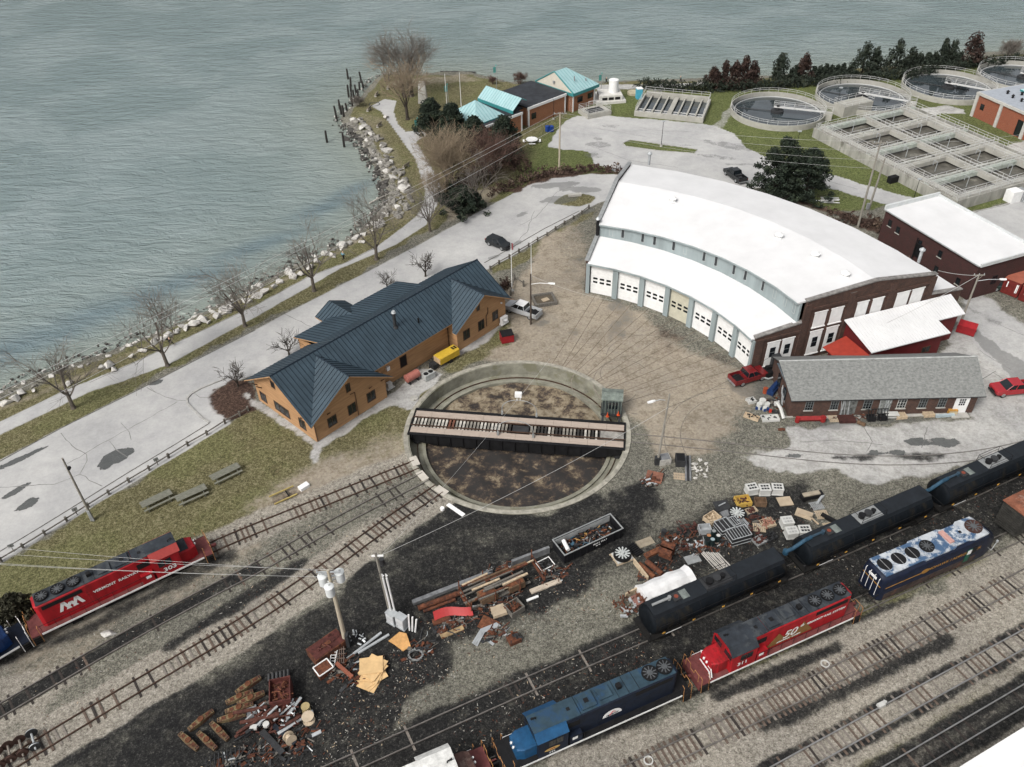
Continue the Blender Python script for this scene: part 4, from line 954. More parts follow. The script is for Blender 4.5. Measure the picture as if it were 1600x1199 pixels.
def turntable_bridge():
 T=thing('turntable_bridge','black girder turntable bridge with pinkish plank walkways spanning the pit','bridge',TT,BANG)
 Lh=13.35
 for s in(-1,1):
  q=MB()
  prof=[(-Lh,.22),(Lh,.22),(Lh,-.75),(Lh-3.2,-1.5),(-Lh+3.2,-1.5),(-Lh,-.75)]
  y0=s*2.32;q.loft([[(x,y0-.04,z)for x,z in prof],[(x,y0+.04,z)for x,z in prof]])
  q.b6(-Lh,Lh,y0-.22,y0+.22,.222,.27)
  q.build('girder',BGIRD,T)
  for k in range(17):
   x=-Lh+.4+k*(2*Lh-.8)/16;zb=-1.45 if abs(x)<Lh-3 else-.8
   q=MB();q.b6(x-.05,x+.05,min(y0+s*.04,y0+s*.2),max(y0+s*.04,y0+s*.2),zb,.2);q.build('stiffener',BGIRD,T)
 q=MB();q.b6(-Lh,Lh,-.75,.75,-1.1,-.25);q.build('centre_beam',BGIRD,T)
 for s in(-1,1):
  q=MB();w0,w1=(1.0,2.05)
  n=12
  for k in range(n):
   x0,x1=-Lh+2*Lh*k/n,-Lh+2*Lh*(k+1)/n-.02
   q.b6(x0,x1,min(s*w0,s*w1),max(s*w0,s*w1),.16,.24)
  q.build('walkway',PINK,T)
  q=MB();q.b6(-Lh-.1,Lh+.1,s*.755-.045,s*.755+.045,.22,.38);q.build('rail',RAILD,T)
 tm=[mat('pale_tie',(.40,.38,.34),.9,var=.35,scale=3),mat('mid_tie',(.20,.185,.16),.9,var=.35,scale=3),mat('red_tie',(.14,.06,.04),.9,var=.3),mat('black_tie',(.03,.028,.026),.9,var=.3)]
 ms=[]
 for mm in tm:
  q=MB();q.b6(-.13,.13,-.98,.98,.02,.215);o=q.build('tie',mm,T);ms.append(o)
 used=set();x=-Lh+.3;r=random.Random(4)
 while x<Lh-.2:
  if abs(x-.5)<1.1:x+=.45;continue
  if x>Lh-3:break
  k=r.choice([0,0,1,1,1,0])if x<-1 else r.choice([0,1,3,3,1])if x>1.5 else 3
  if abs(x+8.3)<.3:k=2
  if k not in used:o=ms[k];used.add(k)
  else:o=ms[k].copy();C.objects.link(o)
  o.location=(x,0,0);x+=.45
 for k in range(4):
  if k not in used:bpy.data.objects.remove(ms[k])
 q=MB();q.b6(Lh-2.95,Lh,-.7,.7,.05,.23);q.build('end_plate',mat('grey_plate',(.24,.23,.21),.8,var=.3),T)
 q=MB();q.b6(-.55,1.5,-.6,.6,.05,.2);q.build('centre_hatch',DGREY,T)
 for y in(2.45,-1.45):
  q=MB();pts=[(-2.2,y,.2),(-2.2,y,1.1)]+[(-2.2*math.cos(math.pi*k/12),y,1.3+1.5*math.sin(math.pi*k/12))for k in range(13)]+[(2.2,y,1.1),(2.2,y,.2)]
  q.tube(pts,.05,6);q.b6(-2.32,-2.08,y-.12,y+.12,.2,.8);q.b6(2.08,2.32,y-.12,y+.12,.2,.8);q.build('hoop',GREYM,T)
 q=MB();q.tube([(-.25,2.45,2.7),(-.25,2.45,3.6)],.05,6);q.tube([(.15,2.45,2.75),(.15,2.45,3.6)],.05,6);q.b6(-.5,.35,2.2,2.7,3.4,4.0);q.build('lamp_box',WHITEP,T)
 q=MB();q.b6(Lh-.08,Lh+.12,-2.5,2.5,.0,.3);q.b6(-Lh-.12,-Lh+.08,-2.5,2.5,.0,.3);q.build('end_beam',BGIRD,T)
 for sx in(-1,1):
  for sy in(-1,1):
   q=MB();q.tube([(sx*(Lh-.8),sy*1.85,-1.22),(sx*(Lh-.8),sy*2.2,-1.22)],.38,16);q.build('wheel',DGREY,T)
 cbp=g(955,648,.3)-TT;c,s=math.cos(-BANG),math.sin(-BANG);cx,cy=cbp.x*c-cbp.y*s,cbp.x*s+cbp.y*c
 q=MB();q.b6(cx-1.35,cx+1.35,cy-.2,cy+2.2,.2,.35);q.b6(cx-1.2,cx-.9,2.4,cy,.0,.19);q.b6(cx+.9,cx+1.2,2.4,cy,0,.19);q.build('cab_platform',DGREY,T)
 CB=mat('grey_green_cab',(.055,.068,.066),.6,var=.3,scale=1.5,stretch=(3,3,.4))
 q=MB();q.b6(cx-1.2,cx+1.2,cy+.1,cy+2.1,.351,2.55);cb=q.build('operator_cab',CB,T)
 q=MB();q.ex([(cy-.05,2.56),(cy+2.25,2.56),(cy+2.25,2.7),(cy+1.1,3.05),(cy-.05,2.75)],cx-1.35,cx+1.35)
 for k in range(7):xx=cx-1.2+k*.4;q.b6(xx-.03,xx+.03,cy-.08,cy+.02,.5,2.6)
 q.build('cab_roof',mat('pale_green_roof',(.15,.175,.155),.7,var=.3),cb)
 q=MB();q.b6(cx-.55,cx+.75,cy+.06,cy+.1,1.2,2.2);q.build('cab_window',GLASS,cb)
turntable_bridge()
for i,(px,py)in enumerate([(949,651),(966,649)]):
 p=g(px,py,.35);q=MB();q.cyl(0,0,.35,.39,.22,8);q.cyl(0,0,.39,1.05,.15,12,.03);q.cyl(0,0,.62,.78,.108,12,.075,mi=1)
 tag(q.build('traffic_cone',[mat('orange_plastic',(.50,.07,.02),.5),WHITEP],loc=(p.x,p.y,0)),['orange cone at the left of the turntable cab front','orange cone at the right of the turntable cab front'][i],'traffic cone','cones by the turntable cab')
 # -- railway tracks --
def resample(P,st):
 P=[Vector((p[0],p[1],0))for p in P];out=[];d0=0.0
 for a,b in zip(P[:-1],P[1:]):
  L=(b-a).length;t=d0
  while t<L:out.append((a.lerp(b,t/L),(b-a).normalized()));t+=st
  d0=t-L
 return out
def smooth(P,it=2):
 P=[Vector((p[0],p[1],0))for p in P]
 for _ in range(it):
  Q=[P[0]]
  for a,b in zip(P[:-1],P[1:]):Q+=[a.lerp(b,.25),a.lerp(b,.75)]
  P=Q+[P[-1]]
 return P
SM={}
def sleeper_mesh(k,L=2.55):
 if(k,L)not in SM:
  q=MB();q.b6(-.11,.11,-L/2,L/2,-.12,.07);o=q.build('sleeper',SLEEP[k]);SM[(k,L)]=o.data;bpy.data.objects.remove(o)
 return SM[(k,L)]
def track(label,px,rail,zr=.2,sp=None,keep=1.0,mix=(0,1,2),gauge=.755,seed=1,world=None,L=2.55,zs=0.0,rw=.05,rng=None,name='railway_track',ext=False):
 if px and ext:A_=w2(px);px0=[(A_[0][0]*2-A_[1][0],A_[0][1]*2-A_[1][1])]+A_+[(A_[-1][0]*2-A_[-2][0],A_[-1][1]*2-A_[-2][1])];world=px0
 P=smooth(world or w2(px));mid=P[len(P)//2]
 T=thing(name,label,'railway track',(mid.x,mid.y,0))
 for s in(-1,1):
  rings=[]
  for i,p in enumerate(P):
   d=(P[min(i+1,len(P)-1)]-P[max(i-1,0)]).normalized();n=Vector((-d.y,d.x,0));c=p-mid+n*s*gauge
   rings.append([c+n*rw+Vector((0,0,zr-.13)),c+n*rw+Vector((0,0,zr)),c-n*rw+Vector((0,0,zr)),c-n*rw+Vector((0,0,zr-.13))])
  q=MB();q.loft(rings);q.build('rail',rail,T)
 if sp:
  r=random.Random(seed);k=0
  for p,d in resample(P,sp):
   if rng and not rng(p):continue
   if r.random()>keep:continue
   k+=1
   if k>99:break
   o=bpy.data.objects.new('sleeper',sleeper_mesh(r.choice(mix),L));C.objects.link(o);o.parent=T
   o.location=(p.x-mid.x+r.uniform(-.04,.04),p.y-mid.y+r.uniform(-.04,.04),zs+r.uniform(-.035,.02));o.rotation_euler=(0,0,math.atan2(d.y,d.x)+r.uniform(-.05,.05))
 return T
vis=lambda p:-62<p.x<75
track('track from the pit to the red locomotive on the left',T1C,RAILD,sp=.62,keep=.75,mix=(0,0,1,2),seed=2,rng=lambda p:p.x>-34)
track('narrow dark track through weeds between two others left of the pit',T2C,RAILM,sp=.75,keep=.35,mix=(0,1,1),seed=3,zs=-.04)
track('rusty track on pale ballast carrying the row of loose wheelsets',T3C,RAILD,sp=.66,keep=.82,mix=(0,0,1,2),seed=4,rng=lambda p:p.x>-52)
track('track under the black tank cars',T4C,RAILM,sp=.7,keep=.12,mix=(2,1),seed=5,zs=-.05)
T5A,T5B=g(812,1198,1.35),g(1332,966,1.35)
t5d=(T5B-T5A).normalized();t5n=Vector((-t5d.y,t5d.x,0));T5O=T5A+t5n*1.5;T5O.z=0
track('track carrying the blue and red locomotives',None,RAILM,world=[tuple((T5O+t5d*k)[:2])for k in(-25,0,25,50,75)],sp=.7,keep=.4,mix=(1,0),seed=6,rng=vis,zs=-.05)
track('empty brown tied track nearest to the locomotives at the lower right',T6C,RAILM,sp=.56,keep=.97,mix=(0,0,2,2,0,1),seed=7,rng=vis,ext=True)
track('polished track second from the lower right corner',T7C,RAILL,sp=.62,keep=.9,mix=(0,1,2,0),seed=8,zs=-.05,rng=vis,ext=True)
track('polished track running past the white roof corner',T8C,RAILL,sp=.62,keep=.6,mix=(1,1,0),seed=9,zs=-.07,rng=vis,ext=True)
A0=[69.74,62.21,54.78,47.33,40.1,32.6,25.2,18.5]
dn=['first','second','third','fourth','fifth','sixth','seventh']
for i in range(7):
 a=R((A0[i]+A0[i+1])/2);W=[(TT.x+r*math.cos(a),TT.y+r*math.sin(a))for r in(14.2,20,27,33.2)]
 track('sunken track from the pit rim to the %s garage door from the left'%dn[i],None,mat('buried_rail',(.16,.13,.10),.9,var=.4,scale=.5),zr=.012,world=W,rw=.045,name='stall_track')
track('sunken track curving right from the pit past the workshop',[(981,684),(1100,695),(1199,706),(1300,717),(1400,721),(1500,716),(1580,703),(1680,676)],RAILM,zr=.035,rw=.06,name='stall_track')
# -- rolling stock --
REDL=mat('locomotive_red',(.30,.011,.016),.5,var=.22,scale=.9,spec=.25,stretch=(1.5,1,.25),detail=9,col2=(.17,.012,.014),thr=.58)
REDW=mat('walkway_red',(.13,.038,.036),.7,var=.2)
BLUEL=mat('faded_blue',(.028,.053,.073),.5,var=.25,scale=.9,col2=(.02,.05,.095),thr=.56)
BLUED=mat('navy_and_shade',(.005,.010,.023),.6,var=.3)  # navy, darkened so the blue locomotive's sides carry their shade in the colour
BLUEB=mat('bright_blue',(.012,.065,.15),.45,var=.2)
ROOFD=mat('charcoal_roof',(.022,.027,.034),.7,var=.3,scale=1.2,detail=9,col2=(.045,.05,.055),thr=.55)
WHT=mat('white_stripe',(.68,.68,.67),.6,var=.08)
YEL=mat('yellow_rail',(.33,.16,.06),.6,var=.2)
GOLD=mat('gold_lettering',(.30,.15,.03),.6)
TRUCK=mat('greasy_black',(.008,.0075,.007),.75,var=.4,scale=2)
def fan(par,x,y,z,r,name='roof_fan',m=None):
 q=MB();q.cyl(x,y,z,z+.16,r,24);q.ring(r-.06,r,z+.16,z+.22,24,0,(x,y));o=q.build(name,m or BLACK,par,smooth=True)
 q=MB();q.cyl(x,y,z+.161,z+.2,r*.38,14)
 for k in range(10):
  a=2*math.pi*k/10;q.box(x+math.cos(a)*r*.63,y+math.sin(a)*r*.63,z+.162,r*.45,r*.13,.03,a)
 q.build('blades',mat('fan_grey',(.075,.08,.085),.5),o)
def truck(par,x,naxle=2):
 q=MB();L=3.4
 for s in(-1,1):q.b6(x-L/2,x+L/2,s*1.02-.12,s*1.02+.12,.55,.95);q.b6(x-.5,x+.5,s*1.05-.16,s*1.05+.16,.35,.6)
 q.b6(x-.4,x+.4,-.9,.9,.5,.9);o=q.build('truck',TRUCK,par)
 for dx in(-1.25,1.25):
  for s in(-1,1):
   w_=MB();w_.tube([(x+dx,s*.7,.72),(x+dx,s*.84,.72)],.5,18);w_.build('wheel',DGREY,o)
def loco(label,a,b,col,roofm,capm,side,walkm,edge=None,L=16.4,nfan=3,railm=None,nosem=None,hoodroof=None,slope=None,fanr=.62,stepm=None,group='diesel locomotives'):
 """hood locomotive; a,b = near deck edge at its cab end and far end; side=+1/-1: which local side faces the camera"""
 d=(b-a);d.z=0;d.normalize();n=Vector((-d.y,d.x,0));n=n if n.y>0 else-n
 O=a+n*1.5;T=thing('locomotive',label,'locomotive',(O.x,O.y,0),math.atan2(d.y,d.x),group)
 nosem=nosem or col;hoodroof=hoodroof or roofm;slope=slope or roofm;stepm=stepm or YEL;railm=railm or YEL
 f=MB();f.b6(0,L,-1.5,1.5,1.12,1.38);f.b6(-1.0,-.002,-1.45,1.45,1.0,1.3);f.b6(L+.002,L+1.0,-1.45,1.45,1.0,1.3);f.b6(-.3,L+.3,-.55,.55,.7,1.1);f.build('frame',walkm,T)
 f=MB()
 for s in(-1,1):f.b6(0,L,min(s*1.5,s*1.53),max(s*1.5,s*1.53),1.2,1.42)
 f.build('sill_stripe',WHT,T)
 f=MB();f.ex([(-1.2,.45),(1.2,.45),(1.35,.7),(1.35,1.11),(-1.35,1.11),(-1.35,.7)],5.9,10.2);f.build('fuel_tank',TRUCK,T,bevel=.05)
 truck(T,3.1);truck(T,L-3.1)
 H0,H1,hw,hz=6.3,L-.35,.95,4.45
 prof=[(-hw,1.38),(hw,1.38),(hw,hz-.12),(hw-.14,hz),(-hw+.14,hz),(-hw,hz-.12)]
 f=MB();f.ex(prof,H0,H1-.35);f.loft([[(H1-.35,y,z)for y,z in prof],[(H1,y*.75,z if z<2 else z-.06)for y,z in prof]]);hd=f.build('hood',col,T)
 f=MB();f.b6(H0,H1-.25,-hw+.07,hw-.07,hz+.002,hz+.05);rf=f.build('hood_roof',hoodroof,hd)
 f=MB();f.b6(6.5,7.9,-.7,.7,hz+.05,hz+.22);f.b6(6.95,7.35,-.2,.2,hz+.222,hz+.26,1);f.b6(8.3,9.5,-.5,.6,hz+.05,hz+.2);f.build('roof_hatch',[roofm,BLACK],hd)
 for k in range(3):f=MB();x=9.9+k*1.0;f.b6(x,x+.03,-hw+.08,hw-.08,hz+.052,hz+.075);f.build('roof_seam',BLACK,hd)
 f=MB();f.b6(10.1,10.5,-.22,.22,hz+.05,hz+.45);f.build('exhaust_stack',BLACK,hd)
 for k in range(nfan):fan(hd,H1-.95-k*1.48,0,hz+.05,fanr)
 for s in(-1,1):
  f=MB();y0,y1=sorted((s*hw,s*(hw+.03)));f.b6(H1-4.3,H1-.6,y0,y1,hz-.75,hz-.28);f.build('grille',BLACK,hd)
  for k in range(7):f=MB();x=8.0+k*.85;f.b6(x,x+.78,y0,(y0+y1)/2 if s>0 else y1,1.6,3.2)if s>0 else f.b6(x,x+.78,(y0+y1)/2,y1,1.6,3.2);f.build('hood_door',col,hd)
 f=MB();f.b6(4.8,H0-.002,-.95,.95,1.38,4.38);f.b6(5.0,6.2,-1.42,-.952,1.38,2.5);f.b6(5.0,6.2,.952,1.42,1.38,2.5);cbn=f.build('equipment_cabinet',col,T)
 f=MB();f.b6(4.85,6.25,-.9,.9,4.382,4.5);f.b6(5.3,5.6,-.15,.15,4.502,4.53,1);f.build('cabinet_roof',[roofm,BLACK],cbn)
 for s in(-1,1):f=MB();y0,y1=sorted((s*.952,s*.98));f.b6(4.95,6.15,y0,y1,3.2,3.9);f.build('cabinet_grille',BLACK,cbn)
 f=MB();y0,y1=sorted((side*1.422,side*1.44));f.b6(5.25,5.75,y0,y1,1.95,2.3);f.build('white_plate',WHT,cbn)
 c0,c1,cw,cz=2.1,4.8,1.5,3.85
 f=MB();f.ex([(-cw,1.38),(cw,1.38),(cw,cz),(.85,4.45),(-.85,4.45),(-cw,cz)],c0,c1-.002);cb=f.build('cab',col,T)
 f=MB();f.b6(c0-.18,c1+.05,-.86,.86,4.452,4.52);f.build('cab_roof',roofm,cb)
 for s in(-1,1):
  f=MB();f.loft([[(x,s*.862,4.5),(x,s*.862,4.46),(x,s*1.56,3.84),(x,s*1.56,3.89)]for x in(c0-.18,c1+.05)]);f.build('cab_roof_slope',slope,cb)
  y0,y1=sorted((s*cw,s*(cw+.025)));f=MB();f.b6(3.0,4.3,y0,y1,2.75,3.55);f.b6(3.62,3.68,y0,y1+(.01 if s>0 else 0),2.75,3.55,1);f.build('side_window',[GLASS,col],cb)
 for y0,y1 in((-1.3,-.25),(.25,1.3)):f=MB();f.b6(c0-.025,c0,y0,y1,3.0,3.6);f.build('windscreen',GLASS,cb)
 f=MB();nz=2.9;f.loft([[(.35,-.75,1.38),(.35,.75,1.38),(.35,.75,nz-.15),(.45,.65,nz-.05),(.45,-.65,nz-.05),(.35,-.75,nz-.15)],[(1.0,-1.0,1.38),(1.0,1.0,1.38),(1.0,1.0,nz-.12),(1.0,.88,nz),(1.0,-.88,nz),(1.0,-1.0,nz-.12)],[(c0-.002,-1.0,1.38),(c0-.002,1.0,1.38),(c0-.002,1.0,nz-.08),(c0-.002,.88,nz+.04),(c0-.002,-.88,nz+.04),(c0-.002,-1.0,nz-.08)]])
 ns=f.build('nose',nosem,T)
 f=MB();f.cyl(.29,.22,2.45,2.62,.1,8);f.cyl(.29,-.22,2.45,2.62,.1,8);f.build('headlight',WHT,ns)
 for s in(-1,1):
  f=MB();x=5;y=s*1.42
  f.tube([(4.9,y,2.35),(L,y,2.35)],.022,4)
  for k in range(9):xx=5+k*(L-5.1)/8;f.tube([(xx,y,1.38),(xx,y,2.35)],.02,4)
  f.build('handrail',railm if railm is not YEL else BLACK,T)
  for ex,sg in((-.55,-1),(L+.55,1)):
   st=MB()
   for k in range(4):st.b6(ex-.35,ex+.35,min(s*1.3,s*1.62),max(s*1.3,s*1.62),.32+k*.28,.36+k*.28)
   st.build('steps',TRUCK,T)
   gr=MB()
   for dx in(-.4,.4):gr.tube([(ex+dx,s*1.6,.35),(ex+dx,s*1.5,1.4),(ex+dx,s*1.45,2.3),(ex+dx+(.0),s*1.15,2.35)],.028,5)
   gr.build('grab_rail',stepm,T)
 for ex,sg in((-1.0,-1),(L+1.0,1)):
  f=MB();f.b6(min(ex,ex-sg*.08),max(ex,ex-sg*.08),-1.35,1.35,.35,1.0);f.b6(min(ex,ex+sg*.7),max(ex,ex+sg*.7),-.14,.14,.75,1.0);f.build('pilot',walkm,T)
  f=MB();f.tube([(ex,-1.0,1.3),(ex,-1.0,2.3),(ex,-.35,2.3),(ex,-.3,1.75),(ex,.3,1.75),(ex,.35,2.3),(ex,1.0,2.3),(ex,1.0,1.3)],.03,5);f.build('end_rail',stepm,T)
 f=MB();f.tube([(c0+.5,.3,4.5),(c0+.5,.3,4.75),(c0+.05,.3,4.8)],[.05,.05,.1],6);f.build('horn',BLACK,cb)
 T['_L']=L
 del T['_L']
 return T,hd,cb,col
def sidetext(s,size,m,par,x,z,side,y=.965,name='lettering',sx=1.0,shear=.0,bold=.012):
 yy=side*y
 return text(s,size,m,par,(x,yy,z),(R(90),0,0 if side<0 else R(180)),name,.004,shear,sx,bold=bold)
t303,h303,c303,_=loco('red locomotive 303 alone beside the lawn',g(319,871,1.35),g(74,987,1.35),REDL,ROOFD,ROOFD,1,REDW,nosem=REDL,slope=mat('slope_red',(.27,.035,.03),.5,var=.1),L=16.0)  # cab roof slopes have their own duller red
sidetext('303',.72,WHT,c303,3.35,2.15,1,1.53,sx=1.25)
sidetext('VERMONT  RAILWAY',.46,WHT,h303,8.35,3.05,1,.99,sx=1.0)
def chevrons(par,x,z,side,m,k=1.0):
 q=MB();y=side*.99;y0,y1=sorted((y,y+side*.006))
 for i,(dx,hh)in enumerate([(0,1.15),(.62,.85),(1.24,1.15)]):
  for sg in(-1,1):
   xa,xb=x-side*(dx)*k,x-side*(dx+sg*.42)*k;w_=.17*k
   p=[(xa-w_,z+hh*k),(xa+w_,z+hh*k),(xb+w_*.9,z),(xb-w_*.9,z)]
   q.loft([[(X,y0+i*.001,Z)for X,Z in p],[(X,y1+i*.001,Z)for X,Z in p]])
 q.build('chevron_emblem',m,par)
chevrons(h303,13.3,2.45,1,WHT)
f=MB();f.b6(1.05,2.0,-.87,.87,2.945,2.97);f.build('nose_top',ROOFD,t303)
t311,h311,c311,_=loco('red locomotive 311 with gold anniversary emblem between two blue locomotives',g(1110,1066,1.35),g(1332,966,1.35),REDL,ROOFD,ROOFD,-1,REDW)
sidetext('311',.62,WHT,c311,3.3,2.3,-1,1.53,sx=1.25);sidetext('VERMONT RAIL SYSTEM',.42,WHT,h311,13.0,3.0,-1,.99,sx=1.05,shear=.15)
q=MB();y=-.985
for x,w_,hh in[(7.6,1.3,1.7),(9.0,1.2,1.6),(10.4,1.35,1.9)]:q.loft([[(x-w_,yy,1.75),(x+w_,yy,1.75),(x,yy,1.75+hh)]for yy in(y-.004-.001*x,y+.003)])
q.build('gold_triangles',mat('dull_gold',(.20,.105,.035),.6,var=.1),h311)
sidetext('50',1.45,WHT,h311,8.9,2.75,-1,1.01,shear=.25,sx=1.1);sidetext('th',.5,WHT,h311,10.25,3.2,-1,1.012,shear=.25);sidetext('ANNIVERSARY  1964-2014',.24,WHT,h311,8.9,2.02,-1,1.014,shear=.25)
q=MB()
for s in(-.95,.95):pass
q.tube([(.3,-1.25,1.5),(.42,-.8,2.1),(.42,.6,2.1),(.5,1.0,2.6)],.06,4);q.tube([(.1,-1.3,1.42),(.2,-.85,1.95),(.2,.6,1.95)],.06,4);q.build('white_nose_rail',WHT,t311)
b716=g(1066,1087,1.35);t716,h716,c716,_=loco('faded blue locomotive with bright blue nose and two roof fans',b716-t5d*16.2,b716,BLUED,BLUEL,BLUEL,-1,BLACK,L=16.2,nfan=2,nosem=BLUEB,slope=BLUEB,fanr=.72)
q=MB();n=16;y=-.985
half=[(9.3+.95*math.cos(math.pi*k/n),2.35+.85*math.sin(math.pi*k/n))for k in range(n+1)]
q.loft([[(x,y,z)for x,z in half],[(x,y-.008,z)for x,z in half]]);em=q.build('half_round_emblem',WHT,h716)
q=MB();q.tube([(9.0,-1.0,2.5),(9.35,-1.0,2.95),(9.6,-1.0,2.75)],.05,4);q.build('emblem_mark',mat('emblem_pink',(.4,.09,.1),.6),em);sidetext('VERMONT',.26,BLUED,em,9.3,2.5,-1,1.0)
q=MB();ov=[(3.3+.72*math.cos(2*math.pi*k/20),2.3+.22*math.sin(2*math.pi*k/20))for k in range(20)]
q.loft([[(x,-1.53,z)for x,z in ov],[(x,-1.538,z)for x,z in ov]]);ovo=q.build('gold_oval',mat('oval_gold',(.45,.29,.1),.6),c716);sidetext('VTR',.2,mat('oval_red',(.3,.05,.03),.6),ovo,3.3,2.3,-1,1.545,sx=1.4)
sidetext('716',.3,WHT,c716,3.3,1.75,-1,1.53,sx=1.3)
loco('white cab roofed locomotive with dark red nose at the bottom edge',g(757,1222,1.35),g(757,1222,1.35)-t5d*10,REDL,mat('chalky_white',(.56,.56,.54),.7,var=.2,scale=2),WHT,1,REDW,nosem=mat('rusty_red_brown',(.10,.055,.045),.7,var=.3,col2=(.17,.12,.1),thr=.6),hoodroof=mat('grey_green_roof',(.26,.29,.28),.6,var=.15))
loco('blue and white locomotive at the left edge behind the red one',g(30.5,1010,1.35),g(0,1028,1.35),mat('royal_blue',(.008,.035,.125),.4,var=.2),mat('teal_grey_roof',(.055,.105,.12),.5,var=.2),ROOFD,1,BLUED,stepm=WHT,railm=WHT)
def cab_unit():
 """streamlined unit at the right: rounded nose to the right"""
 a,b=g(1371,941,.75),g(1547,864,.75);d=(b-a).normalized();n=Vector((-d.y,d.x,0));O=a+n*1.5;L=(b-a).length
 T=thing('streamlined_locomotive','worn blue and white streamlined locomotive with open roof fan holes','locomotive',(O.x,O.y,0),math.atan2(d.y,d.x),'diesel locomotives')
 WORN=mat('worn_blue_white',(.42,.445,.47),.6,var=.18,scale=1.3,col2=(.05,.095,.17),thr=.525,detail=9)
 NAVY=mat('deep_navy',(.005,.009,.024),.55,var=.3);RB=mat('rusty_skirt',(.045,.032,.028),.8,var=.4,col2=(.085,.04,.028),thr=.58)
 def sec(x,w,zt,zc=0):return[(x,-w,.75),(x,-w,zt-.75),(x,-w*.92,zt-.3),(x,-w*.55,zt),(x,w*.55,zt),(x,w*.92,zt-.3),(x,w,zt-.75),(x,w,.75)]
 f=MB();f.loft([sec(0,1.25,4.0),sec(.5,1.5,4.2),sec(L-3.6,1.5,4.2),sec(L-1.4,1.5,4.2),sec(L-.8,1.4,3.5),sec(L+.2,1.15,2.9),sec(L+.8,.65,2.4)],0)
 bd=f.build('body',NAVY,T,smooth=True)
 f=MB();f.loft([[(x,-w,z1),(x,w,z1),(x,w,z2),(x,-w,z2)]for x,w,z1,z2 in((.3,1.2,4.15,4.26),(L*.33,1.15,4.15,4.26),(L*.35,1.3,4.12,4.3),(L*.6,1.3,4.12,4.3),(L*.63,1.1,4.1,4.27),(L*.74,1.1,4.1,4.27),(L*.77,1.32,4.1,4.28),(L-1.5,1.25,4.05,4.25),(L-1.1,1.1,3.8,4.02))]);rf=f.build('roof',WORN,T)
 for k in range(3):
  x=1.1+k*1.75;f=MB();f.ring(.74,.82,4.26,4.345,28,0,(x,0));o=f.build('fan_opening',WORN,rf);f=MB();f.cyl(x,0,4.25,4.315,.74,28);f.b6(x-.03,x+.03,-.7,.7,4.316,4.33,1);f.build('dark_opening',[BLACK,GREYM],o)
 fan(rf,L*.43,0,4.3,.72)
 fan(rf,L*.845,0,4.29,.85,'round_hatch',mat('rust_brown_hatch',(.05,.025,.02),.8,var=.3))
 f=MB();f.b6(L*.59,L*.59+.55,-.7,.9,4.3,4.5);f.build('pink_roof_box',mat('faded_pink',(.42,.24,.21),.7,var=.15),rf)
 f=MB();f.b6(L*.68,L*.68+1.0,-.55,.55,4.27,4.45);f.b6(L*.71,L*.71+.3,-.15,.15,4.451,4.48,1);f.build('roof_hatch',[WORN,BLACK],rf)
 f=MB()
 for s in(-1,1):y0,y1=sorted((s*1.501,s*1.52));f.b6(.5,L-2.5,y0,y1,.8,1.75)
 f.build('skirt',RB,T)
 f=MB();f.b6(.4,5.0,-1.525,-1.501,2.62,2.72);f.b6(-.02,.1,-1.2,1.2,2.62,2.72);f.build('gold_stripe',GOLD,bd)
 f=MB();ov=[(5.4+.5*math.cos(2*math.pi*k/16),2.75+.33*math.sin(2*math.pi*k/16))for k in range(16)];f.loft([[(x,-1.502,z)for x,z in ov],[(x,-1.515,z)for x,z in ov]]);f.build('gold_disc',GOLD,bd)
 sidetext('MOHAWK / ADIRONDACK',.55,GOLD,bd,9.3,2.75,-1,1.51,sx=1.05)
 f=MB();f.b6(L-3.4,L-2.75,-1.53,-1.503,2.3,3.3);f.build('side_window',BLACK,bd)
 f=MB();f.b6(L-4.1,L-3.5,-1.56,-1.5,1.35,3.2);f.b6(L-4.05,L-3.55,-1.58,-1.561,2.5,3.1,1);f.build('green_door',[mat('bottle_green',(.006,.075,.045),.5),WHITEP],bd)
 for y0,y1 in((-1.1,-.15),(.15,1.1)):
  f=MB();f.loft([[(L-1.3,y0,4.1),(L-1.3,y1,4.1),(L-.84,y1,3.6),(L-.84,y0,3.6)],[(L-1.26,y0,4.13),(L-1.26,y1,4.13),(L-.8,y1,3.63),(L-.8,y0,3.63)]]);f.build('windscreen',GLASS,bd)
 f=MB();f.tube([(L-1.0,-1.3,2.2),(L-.1,-1.5,1.2),(L+.2,-1.5,2.4)],.04,5);f.cyl(L+.2,-1.5,2.4,2.6,.12,8);f.build('mirror_arm',GALV,T)
 f=MB();f.b6(1.2,L-1.2,-1.0,1.0,.5,.748);f.build('underframe',TRUCK,T)
 truck(T,3.0);truck(T,L-3.8)
 for s in(-.9,-.3,.3,.9):f=MB();f.tube([(0,s,1.2),(-.12,s,1.3),(-.12,s,3.6),(0,s,3.7)],.03,4);f.build('grab_rail',WHT,T)
 f=MB();f.b6(-.05,0.3,-.5,.5,3.1,3.4);f.build('end_light',WHT,T);f=MB();f.b6(-.9,0,-.14,.14,.75,1.0);f.tube([(-.1,-1.3,1.8),(-.8,-1.2,.9),(-.6,-.6,.5)],.05,5);f.tube([(-.1,-.4,1.5),(-.7,-.2,.6)],.05,5);f.build('coupler',TRUCK,T)
cab_unit()
